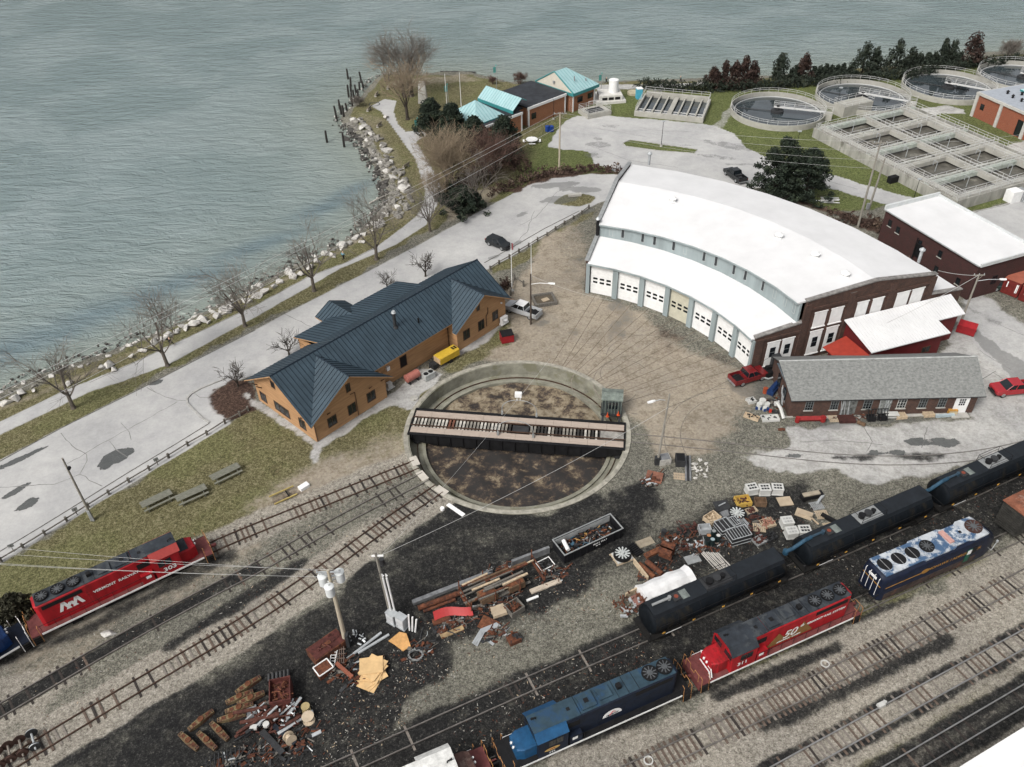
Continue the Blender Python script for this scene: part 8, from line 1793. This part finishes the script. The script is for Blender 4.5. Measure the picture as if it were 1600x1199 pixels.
def rotor(label,px,py,base=True,rz=.4):
 T=thing('fan_rotor',label,'fan rotor',g(px,py),rz,'fan rotors')
 if base:q=MB();pallet_mb(q,2.2,1.7);q.build('pallet',BEIGE,T);q=MB();q.b6(-.9,.9,-.75,.75,.13,.3);q.build('board',PLAS,T)
 z=.3 if base else 0;q=MB();q.ring(.82,.95,z,z+.45,32);q.cyl(0,0,z,z+.1,.9,24);q.build('shroud',BLACK,T);q=MB();q.cyl(0,0,z+.1,z+.6,.3,14,.2);[q.box(math.cos(a)*.55,math.sin(a)*.55,z+.4,.55,.16,.04,a)for a in[k*math.pi/6 for k in range(12)]];q.build('rotor',mat('pale_rotor',(.42,.44,.43),.5),T)
rotor('pale fan rotor on a board and pallet below the black container',972,871);rotor('pale fan rotor among the crates',1151,805,False)
q=MB();[q.b6(-.5,.5,-.9+k*.25,-.75+k*.25,.1,.3)for k in range(7)];junk('black_grille','black ribbed grille behind the fan rotor on the pallet','grille',991,860,q,BLACK,R(35));bar('rust_beam','orange brown beam lying long, above the open rusty box','beam',(1008,871),(1048,852),.6,.3,RUSTL);q=MB();q.b6(-.7,.7,-.1,.1,0,1.6);q.b6(-.7,.7,-.9,.9,1.5,1.6);q.b6(-.7,.7,.8,.9,0,1.499);junk('rusty_box','open rusty steel box beside the orange brown beam','box',1039,872,q,RUST,R(-30))
bar('rust_pipe','orange brown pipe on the left of two above the white tarpaulin','pipe',(998,884),(1022,905),.4,.3,RUSTL,tubed=True);bar('rust_pipe','darker brown pipe on the right of two above the white tarpaulin','pipe',(1010,880),(1034,900),.4,.3,RUST,tubed=True);bar('pale_plank','pale plank crossing the brown pipes','plank',(990,880),(1012,908),.16,.7,WOODP);bar('pale_plank','pale plank slanting towards the white tarpaulin','plank',(977,934),(1002,921),.16,.7,WOODP)
q=MB();rr=random.Random(6);rings=[]
for k in range(9):
 x=-3+k*.75;w_=1.15+rr.uniform(-.12,.12);z=1.05+rr.uniform(-.1,.1);rings.append([(x,-w_,.05),(x,-w_*.9,z*.7),(x,-w_*.4,z+rr.uniform(-.05,.08)),(x,0,z+.1),(x,w_*.4,z+rr.uniform(-.05,.08)),(x,w_*.9,z*.7),(x,w_,.05)])
q.loft(rings);junk('white_tarpaulin','white tarpaulin draped over a long stack beside the first tank car','tarpaulin',1040,918,q,mat('white_tarp',(.66,.66,.66),.6,var=.08,scale=1.2),gang((1005,934),(1078,903)))
q=MB();bits(q,SR,60,1.6,1.2,0,.9,0);[q.box(SR.uniform(-1.4,1.4),SR.uniform(-1,1),SR.uniform(0,.5),SR.uniform(.3,.9),SR.uniform(.1,.4),.2,SR.uniform(0,3),1)for _ in range(12)];junk('rust_heap','rusty scrap heap at the left end of the first tank car','scrap heap',985,950,q,[RUST,GALV],R(20));q=MB();q.b6(-1,1,-.6,.6,0,.5);bits(q,SR,14,.8,.5,.45,.2,1);junk('pink_board','faded pinkish board between scrap heap and tarpaulin','board',1003,938,q,[mat('faded_pink_board',(.22,.11,.09),.8),RUST],R(25))
def tote(label,px,py,rz,h=.9,holes=True):
 T=thing('plastic_tote',label,'plastic tote',g(px,py),rz,'white plastic totes');q=MB();q.b6(-.62,.62,-.52,.52,0,h);q.b6(-.66,.66,-.56,.56,h+.001,h+.12);q.b6(-.66,.66,-.56,.56,.1,.22);q.build('tote_body',PLAS,T,bevel=.04);q=MB()
 for i in range(3):
  for j in range(2):q.b6(-.45+i*.32,-.2+i*.32,-.36+j*.42,-.1+j*.42,h+.121,h+.13)
 q.build('lid_pocket',mat('tote_grey',(.33,.33,.32),.6)if holes else STEELD,T)
for px,py,l,rz,hl in[(1173,770,'white tote at the top left of the yard, with dark slots',.2,False),(1193,771,'white tote at the middle of the top row, with dark slots',0,False),(1213,770,'white tote at the right of the top row, with dark slots',-.1,False),(1228,822,'white tote with a nubbed lid behind two others near the tank cars',.1,True),(1235,838,'white tote with a nubbed lid nearest the tank cars',.1,True),(1255,836,'white tote with a slotted lid at the right near the tank cars',0,False)]:tote(l,px,py,rz,.9,hl)
def crate(label,px,py,rz,m_,mf,L_=1.5,W_=1.1,h=.6,n=18,name='crate',fill=True,grp='crates of parts'):
 T=thing(name,label,'crate',g(px,py),rz,grp);q=MB();q.b6(-L_/2,L_/2,-W_/2,-W_/2+.07,.1,h);q.b6(-L_/2,L_/2,W_/2-.07,W_/2,.1,h);q.b6(-L_/2,-L_/2+.07,-W_/2+.072,W_/2-.072,.1,h);q.b6(L_/2-.07,L_/2,-W_/2+.072,W_/2-.072,.1,h);q.b6(-L_/2+.07,L_/2-.07,-W_/2+.072,W_/2-.072,.12,.16);q.b6(-L_/2,L_/2,-W_/2,-W_/2+.1,0,.099);q.b6(-L_/2,L_/2,W_/2-.1,W_/2,0,.099);q.build('crate_box',m_,T)
 if fill:q=MB();bits(q,SR,n,L_*.36,W_*.34,.2,h*.6,0);q.build('contents',mf,T)
crate('yellow bin of rusty castings',1160,786,.15,mat('yellow_bin',(.46,.30,.07),.6,var=.12),REDP,1.7,1.3,.6);crate('brown empty wooden box right of the yellow bin',1187,788,-.1,WOODB,WOODB,1.3,.9,.7,fill=False);crate('pale wooden crate of long parts, left of the crates',1112,814,.6,WOODP,WOODP,1.6,1.3,.7,14);crate('pale edged crate of red castings below the yellow bin',1173,800,.4,BEIGE,REDP,1.4,.8,.3);crate('dark crate of red castings below the fan rotor',1178,811,.4,STEELD,REDP,1.2,.8,.5);crate('grey tray of red castings near the tank cars',1186,846,.5,GREYM,REDP,1.5,1.1,.25);crate('black parts tray right of the red castings tray',1203,841,.5,STEELD,BLACK,1.4,.9,.3);crate('pale framed dark box at the left edge of the crates',1100,831,.1,GALV,BLACK,1.3,.9,.8,fill=False);crate('pallet box of pale scrap wood in the middle',1199,819,.3,BEIGE,mat('tan_red_scrap',(.28,.14,.10),.8,var=.4,scale=5),1.5,1.2,.3,26)
def rack(label,px,py,rz,n=8,h=.9,L_=1.9,W_=1.3):
 T=thing('steel_stillage',label,'stillage',g(px,py),rz,'steel stillages');q=MB();q.b6(-L_/2,L_/2,-W_/2,W_/2,.15,h-.2);q.build('stored_parts',STEELD,T);q=MB()
 for z in(.1,h*.5,h):[q.tube([a,b],.045,5)for a,b in[((-L_/2,-W_/2,z),(L_/2,-W_/2,z)),((-L_/2,W_/2,z),(L_/2,W_/2,z)),((-L_/2,-W_/2,z),(-L_/2,W_/2,z)),((L_/2,-W_/2,z),(L_/2,W_/2,z))]]
 for k in range(1,n):x=-L_/2+L_*k/n;q.tube([(x,-W_/2,h),(x,W_/2,h)],.03,4)
 q.build('stillage_frame',GALV,T)
rack('tall grey stillage with slatted top nearest the tank cars',1152,843,.3,7,1.2,2.3,1.5);rack('dark stillage with few bars, left of the taller one',1130,829,.4,3,1.0,1.6,1.6);rack('small grey stillage behind the tall one',1142,822,.4,6,.7,1.5,1.2);rack('low grey slatted stillage below the fan rotor',1157,822,.4,8,.4,1.4,1.2)
for k,(px,py,l,rz,m_)in enumerate([(1226,785,'beige square lid lying flat right of the white totes',.1,BEIGE),(1276,791,'grey pallet under a metal fitting',.2,GREYM),(1284,805,'beige pallet right of the cardboard sheet',.05,BEIGE),(1186,825,'pale slatted pallet left of the scrap wood box',-.2,BEIGE),(1297,824,'pale pallet under the black beam by the second tank car',.1,BEIGE),(1303,655,'pale pallet leaning at the front wall of the workshop',0,BEIGE),(1406,651,'pale pallet stack by the workshop window',.1,WOODP),(1449,648,'pale pallet stack left of the white workshop door',.05,WOODP)]):
 q=MB();pallet_mb(q,1.4,1.15)
 if k in(6,7):pallet_mb(q,1.35,1.1,.14);pallet_mb(q,1.4,1.1,.28)
 if k==0:q.b6(-.8,.8,-.65,.65,.13,.2)
 junk('pallet',l,'pallet',px,py,q,m_,rz,'pallets')
q=MB();q.b6(-.9,.9,-.6,.6,.02,.1);q.b6(-.6,.5,-.3,.4,.101,.2);junk('cardboard_sheet','tan cardboard sheets lying right of the white totes','sheet',1256,804,q,BEIGE,R(-30));q=MB();q.b6(-1.3,1.3,-.35,.35,.2,.7);q.b6(-1.1,.9,-.25,.3,.7,.85,1);q.b6(-1.1,-.9,-.4,.4,0,.2);q.b6(.9,1.1,-.4,.4,0,.2);junk('black_machine','long black machine part at the top right of the yard','machine part',1267,779,q,[BLACK,mat('tan_block',(.3,.26,.2),.8)],R(12));q=MB();q.tube([(-.7,0,.3),(.7,0,.45)],.16,8);q.cyl(.6,0,.2,.6,.22,10);junk('metal_fitting','grey metal fitting on the grey pallet','fitting',1280,784,q,GALV,R(50))
bar('black_beam','black beam lying across a pallet by the second tank car','beam',(1283,806),(1312,822),.4,.4,BLACK);bar('brown_plank','brown plank right of the cardboard sheets','plank',(1266,808),(1279,820),.15,.1,WOODP);q=MB();q.box(0,0,.05,1.7,1.5,.05,0);q.tube([(-.4,0,.15),(.5,.3,.15)],.07,6,1);junk('steel_sheet','dark flat panel lying behind the wooden crate','panel',1128,791,q,[STEELD,GALV],R(10));q=MB();q.b6(-.5,.5,-.4,.4,.1,.4);junk('grey_board','grey tilted board behind the fan rotor','board',1133,806,q,STEEL,R(20))
for k,(px,py,m_,l)in enumerate([(1114,838,'x','grey lidded'),(1106,845,'x','orange lidded'),(1121,845,'x','pale lidded'),(1112,851,'x','pale blue lidded'),(1104,852,'x','black lidded')]):
 q=MB();q.cyl(0,0,0,.85,.3,14);q.cyl(0,0,.3,.34,.32,14);q.cyl(0,0,.86,.88,.22,12,mi=1);junk('oil_drum','dark drum, %s, in the cluster left of the tall stillage'%l,'drum',px,py,q,[mat('drum_green',(.012,.022,.022),.5),[GREYM,mat('lid_orange',(.36,.17,.08),.6),PLAS,mat('lid_blue',(.3,.38,.40),.6),BLACK][k]],0,'dark drums')
T=thing('bar_bundle','fan of pale steel bars lying above the first tank car','bar bundle',g(1123,878),0)
for k in range(13):a=Vector((-1.7+k*.16,1.3-k*.02,.08+.05*(k%3)));q=MB();q.tube([a,a+Vector((1.2+SR.uniform(-.1,.35),-2.5+SR.uniform(-.2,.2),.02))],.06,6);q.build('bar',mat('pale_bar',(.40,.38,.35),.6,var=.15),T)
q=MB();bits(q,SR,34,1.2,.8,0,.5,0);junk('red_castings','rusty red castings heaped left of the crates','castings',1075,828,q,[REDP]);q=MB();bits(q,SR,22,.8,.7,0,.5,0);junk('red_castings','rusty red castings at the right of the tall stillage','castings',1176,832,q,[REDP]);q=MB();bits(q,SR,26,1.0,.7,0,.5,0);q.cyl(-.4,.6,0,.7,.3,10,mi=1);junk('rust_castings','rusty castings with a grey drum above the brown beam','castings',1044,842,q,[RUST,STEELD])
q=MB();q.box(0,0,.02,1.6,1.1,.03,.3);junk('grey_slab','pale flat slab lying left of the pale steel bars','slab',1082,874,q,GREYM,0);q=MB();q.box(0,0,.02,1.9,1.0,.04,.4);junk('tan_board','tan flat board right of the black container','board',1008,848,q,mat('mud_board',(.25,.215,.16),.9),0);q=MB();[q.tube([(math.cos(t)*.7,math.sin(t)*.5,.2),(math.cos(t+2)*.5,math.sin(t+2)*.6,.7)],.06,5)for t in(0,.9,1.8,2.7,3.6,4.5)];junk('scrap_metal','tangled red brown frame above the grey slab','frame',1068,858,q,REDP)
q=MB();q.cyl(0,0,0,1.0,.42,14);q.cyl(.55,-.35,0,.7,.35,14);q.cyl(-.5,-.5,.0,.8,.36,14);q.cyl(.1,-.9,0,.5,.25,10);junk('white_barrels','cluster of white barrels at the left end of the workshop','barrels',1190,634,q,PLAS)
q=MB();q.b6(-1.1,1.1,-.45,.45,.1,.7);q.tube([(-1.0,0,.8),(1.0,0,.95)],.3,10);junk('blue_tarp_load','dark blue bundle leaning by the workshop gable','bundle',1208,612,q,mat('dark_blue_tarp',(.010,.028,.09),.6),R(50));q=MB();q.cyl(0,0,0,.8,.3,12);junk('orange_drum','orange red drum beside the dark blue bundle','drum',1195,614,q,mat('orange_red',(.28,.06,.025),.5));q=MB();[q.b6(x,x+.3,y,y+.3,0,.4)for x,y in((-.8,0),(-.3,.1),(.2,-.1),(.6,.1))];q.b6(.9,1.2,-.2,.1,0,.4,1);junk('blue_cans','row of blue and red cans before the white barrels','cans',1190,642,q,[mat('can_blue',(.01,.035,.12),.5),mat('can_red',(.35,.03,.02),.5)],R(-15))
crate('dark wooden box with pale edges at the left of the junk',1174,653,-.55,WOODP,BLACK,1.9,.8,.35,6);crate('white edged dark tray by the pale bathtub shaped part',1203,655,.05,PLAS,STEELD,2.2,1.1,.3,8);crate('small white edged black box beside the white barrels',1173,628,.3,PLAS,BLACK,1.1,.9,.4,4)
q=MB();q.tube([(-.2,.9,1.2),(.1,.2,.9),(.35,-.9,.1)],.22,6);q.b6(-.5,.1,.7,1.2,.8,1.2);junk('plastic_fairing','white bent panel propped at the workshop corner','panel',1217,648,q,PLAS);q=MB();[q.tube([(SR.uniform(-.9,.9),-.3+SR.uniform(-.4,.4),.05),(SR.uniform(-.6,.9)+.5,.4,2.0+SR.uniform(-.4,.4))],.06,5)for _ in range(12)];junk('leaning_tubes','grey tubes leaning on the gable wall of the workshop','tubes',1222,632,q,GALV,R(70));q=MB();q.b6(-1.4,1.4,-.7,.7,.3,1.1);q.tube([(-1.6,-.4,.7),(-.4,-.9,.3),(.8,-.8,.4)],.12,6,1);q.b6(-.3,.6,.0,.5,1.1,1.5);junk('black_machine','black machine with a grey arm between red pickup and workshop','machine',1199,588,q,[BLACK,GALV],R(15));q=MB();q.b6(-.6,.6,-.6,.6,0,2.3);junk('dark_tank','dark tall cabinet at the workshop gable behind the junk','cabinet',1208,575,q,STEELD,R(5))
q=MB();q.loft([[(x,-.3,.1),(x,-.5,.5),(x,-.2,.9),(x,0,.5)]for x in(-1.7,-.6,.6,1.7)]);q.cyl(1.6,-.3,.1,.8,.35,12);q.cyl(-1.6,-.3,.1,.8,.3,12);junk('red_plough','red plough blade before the left windows of the workshop','plough blade',1264,657,q,mat('plough_red',(.22,.018,.018),.5,var=.2));q=MB();q.b6(-1,1,-.6,.6,0,.4);junk('rusty_tank','dark brown rusty plate stack at the boarded door','plate stack',1322,657,q,mat('maroon_rust',(.05,.018,.015),.85,var=.3));q=MB();[q.tube([(-1.2+k*.4,-.6,.1+.1*(k%2)),(-1.0+k*.4,.5,1.3)],.05,5)for k in range(7)];[q.tube([(-1.4,y,z),(1.5,y,z+.1)],.05,5)for y,z in((-.5,.3),(.1,.7),(.45,1.2))];q.b6(-1.1,-.2,-.5,.3,0,.5);q.b6(.3,1.2,-.4,.3,0,.6);junk('scrap_stack','tangled black frames before the middle of the workshop','frames',1368,655,q,BLACK);q=MB();q.tube([(-.5,0,.25),(.5,0,.25)],.25,12);junk('brown_log','short brown log on the concrete before the workshop','log',1345,664,q,WOODB,R(-40));q=MB();q.b6(-.9,.9,-.4,.4,.5,.6);q.b6(-.8,.8,-.35,.35,.1,.14);[q.b6(x,x+.08,y,y+.08,0,.499)for x in(-.85,.77)for y in(-.35,.27)];q.b6(-.5,.4,-.2,.2,.6,.75);junk('white_bench','white topped workbench right of the black frames','workbench',1391,652,q,PLAS)
bar('white_plank','long pale blue plank on blocks left of the white door','plank',(1462,652),(1490,650),.3,.35,mat('pale_blue_plank',(.35,.42,.45),.7));q=MB();q.b6(-.55,.55,-.35,.35,0,.75);q.b6(-.5,.5,-.36,-.351,.1,.6,1);junk('yellow_box','yellow orange cabinet beside the white workshop door','cabinet',1486,646,q,[mat('yellow_orange',(.42,.22,.05),.5),mat('tan_label',(.45,.38,.25),.6)]);q=MB();q.cyl(0,0,0,.85,.3,12);junk('grey_drum','grey drum at the right of the white workshop door','drum',1516,641,q,STEEL);q=MB();q.tube([(-.5,0,0),(0,0,.1),(.3,0,0)],.2,8);junk('brown_lump','brown lump alone on the ground before the plough blade','scrap',1222,672,q,RUST)
T=thing('compressor_trailer','yellow compressor trailer against the station wall','compressor',g(697,565),gang((678,575),(712,556)));q=MB();q.ex([(-.75,.55),(.75,.55),(.75,1.5),(.55,1.65),(-.55,1.65),(-.75,1.5)],-1.5,1.9);q.build('canopy',mat('compressor_yellow',(.50,.33,.035),.5,var=.08),T);q=MB();q.b6(-1.55,-1.501,-.7,.7,.6,1.45);q.build('end_panel',mat('peach_panel',(.46,.33,.2),.6),T);q=MB();[q.b6(x,x+.3,-.4+y,-.1+y,1.651,1.68)for x in(1.1,1.5)for y in(0,.35)];q.build('vent',BLACK,T)
for s in(-1,1):q=MB();q.tube([(.3,s*.62,.32),(.3,s*.8,.32)],.32,14);q.build('wheel',TYRE,T)
q=MB();q.b6(-3.0,-1.6,-.06,.06,.45,.55);q.b6(-2.6,-1.8,-.5,.5,.2,.9,1);q.build('drawbar',[BLACK,STEELD],T)
T=thing('fuel_tank','pinkish red horizontal fuel tank near the pit rim','tank',g(645,596),gang((632,602),(657,588)));q=MB();q.tube([(-1.05,0,.95),(-1.0,0,.95),(1.0,0,.95),(1.05,0,.95)],[.45,.58,.58,.45],20);q.build('tank_shell',mat('pinkish_red',(.33,.12,.095),.6,var=.12),T,smooth=True)
for x in(-.7,.7):q=MB();q.b6(x-.08,x+.08,-.45,.45,0,.5);q.build('cradle',STEELD,T)
T=thing('air_conditioner','twin fan air conditioner beside the pinkish tank','air conditioner',g(670,591),gang((660,597),(682,585)));q=MB();q.b6(-.8,.8,-.5,.5,.08,.95);q.build('casing',mat('ac_grey',(.37,.38,.37),.6),T);q=MB();[q.cyl(x,0,.951,.98,.34,16)for x in(-.4,.4)];q.build('fan_grilles',BLACK,T)
q=MB();q.b6(-.6,.6,-.4,.4,0,.1);q.b6(-.35,.35,-.25,.25,.1,.9);junk('white_cabinet','small white cabinet at the inner corner of the station','cabinet',609,606,q,PLAS,R(46));q=MB();q.cyl(0,0,.0,.12,.55,16);junk('round_cover','round grey well cover on the white gravel','cover',647,623,q,CONC)
T=thing('timber_planter','square timber planter frame on the dirt behind the silver pickup','planter',g(850,471),R(12));
for x0,x1,y0,y1 in((-1.7,1.7,-1.5,-1.2),(-1.7,1.7,1.2,1.5),(-1.7,-1.4,-1.198,1.198),(1.4,1.7,-1.198,1.198)):q=MB();q.b6(x0,x1,y0,y1,0,.55);q.build('sleeper_wall',WOODG,T)
q=MB();q.b6(-1.39,1.39,-1.19,1.19,.02,.25);q.build('soil',mat('soil',(.09,.075,.055),.95,var=.3,scale=4),T);q=MB();q.box(.2,.0,.26,1.1,.8,.06,.3);q.build('board',BEIGE,T)
q=MB();[q.box(SR.uniform(-.6,.6),-.8+k*.4,.05+.04*k,3.2,.3,.08,SR.uniform(-.12,.12))for k in range(5)];junk('white_planks','white planks stacked beside the dark pine','planks',1293,314,q,PLAS,R(-12));q=MB();q.b6(-1.2,1.2,-.4,.4,.1,.5);junk('stone_block','pale stone on the small grass island in the road','stone',898,307,q,CONC,R(10))
q=MB();q.box(0,0,.01,2.6,.5,.05,-.75);q.cyl(-1.5,.1,0,.3,.25,10);junk('white_slab','white slab and round stone below the pit rim','slab',712,797,q,WHITEP);boulder(BM[2],g(170,989,.2),.75,SR,'large tan rock between the tracks below the red locomotive',None);q=MB();q.b6(-.9,.9,-.9,.9,0,.03);
q=MB();q.ring(.32,.42,0,.12,16);tag(q.build('tyre_ring',PLAS,loc=tuple(g(1289,1038))),'small white ring on the ballast beside the red locomotive','ring');q=MB();q.ring(.32,.42,0,.12,16);tag(q.build('tyre_ring',PLAS,loc=tuple(g(1013,1189))),'small white ring on the track nearest the bottom edge','ring')
q=MB();q.box(0,0,0,.7,.4,.3,.4);q.box(.4,.2,0,.5,.3,.2,1.0);junk('white_rag','white crumpled sack beside the polished track','sack',1376,1103,q,PLAS)
def tangle(label,px,py,rx,ry,n,rz,mats=None,ws=(6,4,3,1),hmax=.5):
 q=MB();mats=mats or[RUST,STEELD,WOODG,GALV]
 for _ in range(n):
  a=SR.uniform(0,6.28);rr=SR.random()**.6;x,y=math.cos(a)*rx*rr,math.sin(a)*ry*rr;z=hmax*(1-rr)*SR.random();k=SR.choices(range(len(mats)),ws[:len(mats)])[0];b=SR.gauss(0,.7);l_=SR.uniform(.2,1.3)
  if SR.random()<.6:q.tube([(x,y,z),(x+math.cos(b)*l_*.5,y+math.sin(b)*l_*.5,z+SR.uniform(-.05,.2)),(x+math.cos(b+SR.uniform(-.6,.6))*l_,y+math.sin(b)*l_,z+SR.uniform(-.1,.25))],SR.uniform(.02,.07),5,k)
  else:q.box(x,y,z-.02,l_*.7,SR.uniform(.08,.35),SR.uniform(.03,.14),b,k,tilt=Matrix.Rotation(SR.uniform(-.3,.3),3,'Y'))
 for v in range(len(q.v)):
  if q.v[v][2]<0:q.v[v]=(q.v[v][0],q.v[v][1],.01)
 junk('scrap_heap',label,'scrap heap',px,py,q,mats,rz,'scrap heaps')
RA=R(27)
for a in[('tangled rusty scrap below the bright red panel',706,978,2.2,.8,70),('tangled scrap at the right end of the rusty rack',862,902,1.6,1.2,50),('brown scrap spread before the rusty rack',762,948,3.2,.8,90),('brown scrap round the flat rusty sheet',772,992,1.6,1.1,50),('dark scrap behind the long rusty rack',760,898,3.5,.6,60),('rusty scrap under the pale ladder',530,1046,1.6,1.1,70),('grey scrap right of the fanned boards',652,1016,1.7,1.2,55),('scrap between the fanned boards and rusty cabinet',556,1062,1.5,1.0,45),('grey bits spread below the lower left heap',452,1166,2.6,1.3,80),('rusty bits at the foot of the tall rusty bin',420,1106,1.5,.8,50),('dark scrap along the bottom edge',372,1186,2.4,.9,60),('rusty tangle between the brown pipes and crates',1056,852,2.2,1.3,85),('dark scrap between the crates and the drums',1128,848,1.8,1.2,55),('scrap and wood behind the white tarpaulin',1022,896,2.2,.9,60),('rusty tangle above the pale steel bars',1092,858,1.5,.9,45),('dark bits among the crates of castings',1168,812,2.0,1.2,60),('scrap spread beside the workshop gable',1206,632,1.6,1.8,60),('scrap along the front wall of the workshop',1340,652,4.5,.35,70),('rusty scrap round the plate by the weathered lamp pole',1018,752,1.9,1.0,55)]:
 tangle(*a,RA if a[1]<1150 else 0)
 # -- loose litter on the cinders and round the tracks --
def litter():
 rng=random.Random(99);q=MB()
 zones=[([(300,1199),(640,1000),(720,1050),(560,1199)],900),([(640,960),(900,880),(980,960),(740,1040)],500),([(980,850),(1300,780),(1310,870),(1000,960)],600),([(40,1040),(640,740),(690,770),(60,1150)],500),([(700,1090),(1000,990),(1050,1040),(700,1199)],450),([(1240,900),(1600,740),(1600,800),(1330,960)],300)]
 for P,n in zones:
  W=w2(P)
  for _ in range(n):
   a,b=rng.random(),rng.random()
   x=(W[0][0]*(1-a)+W[1][0]*a)*(1-b)+(W[3][0]*(1-a)+W[2][0]*a)*b;y=(W[0][1]*(1-a)+W[1][1]*a)*(1-b)+(W[3][1]*(1-a)+W[2][1]*a)*b
   s=rng.uniform(.02,.06);k=rng.choices([0,1,2,3],[2,1,3,3])[0];q.box(x,y,0,s*rng.uniform(1,5),s,s*.6,rng.uniform(0,3.1),k)
 o=q.build('litter',[mat('litter_pale',(.36,.35,.32),.9),WOODP,STG,RUST]);struct(o,'stuff');o['label']='small scraps scattered over the cinders'
litter()
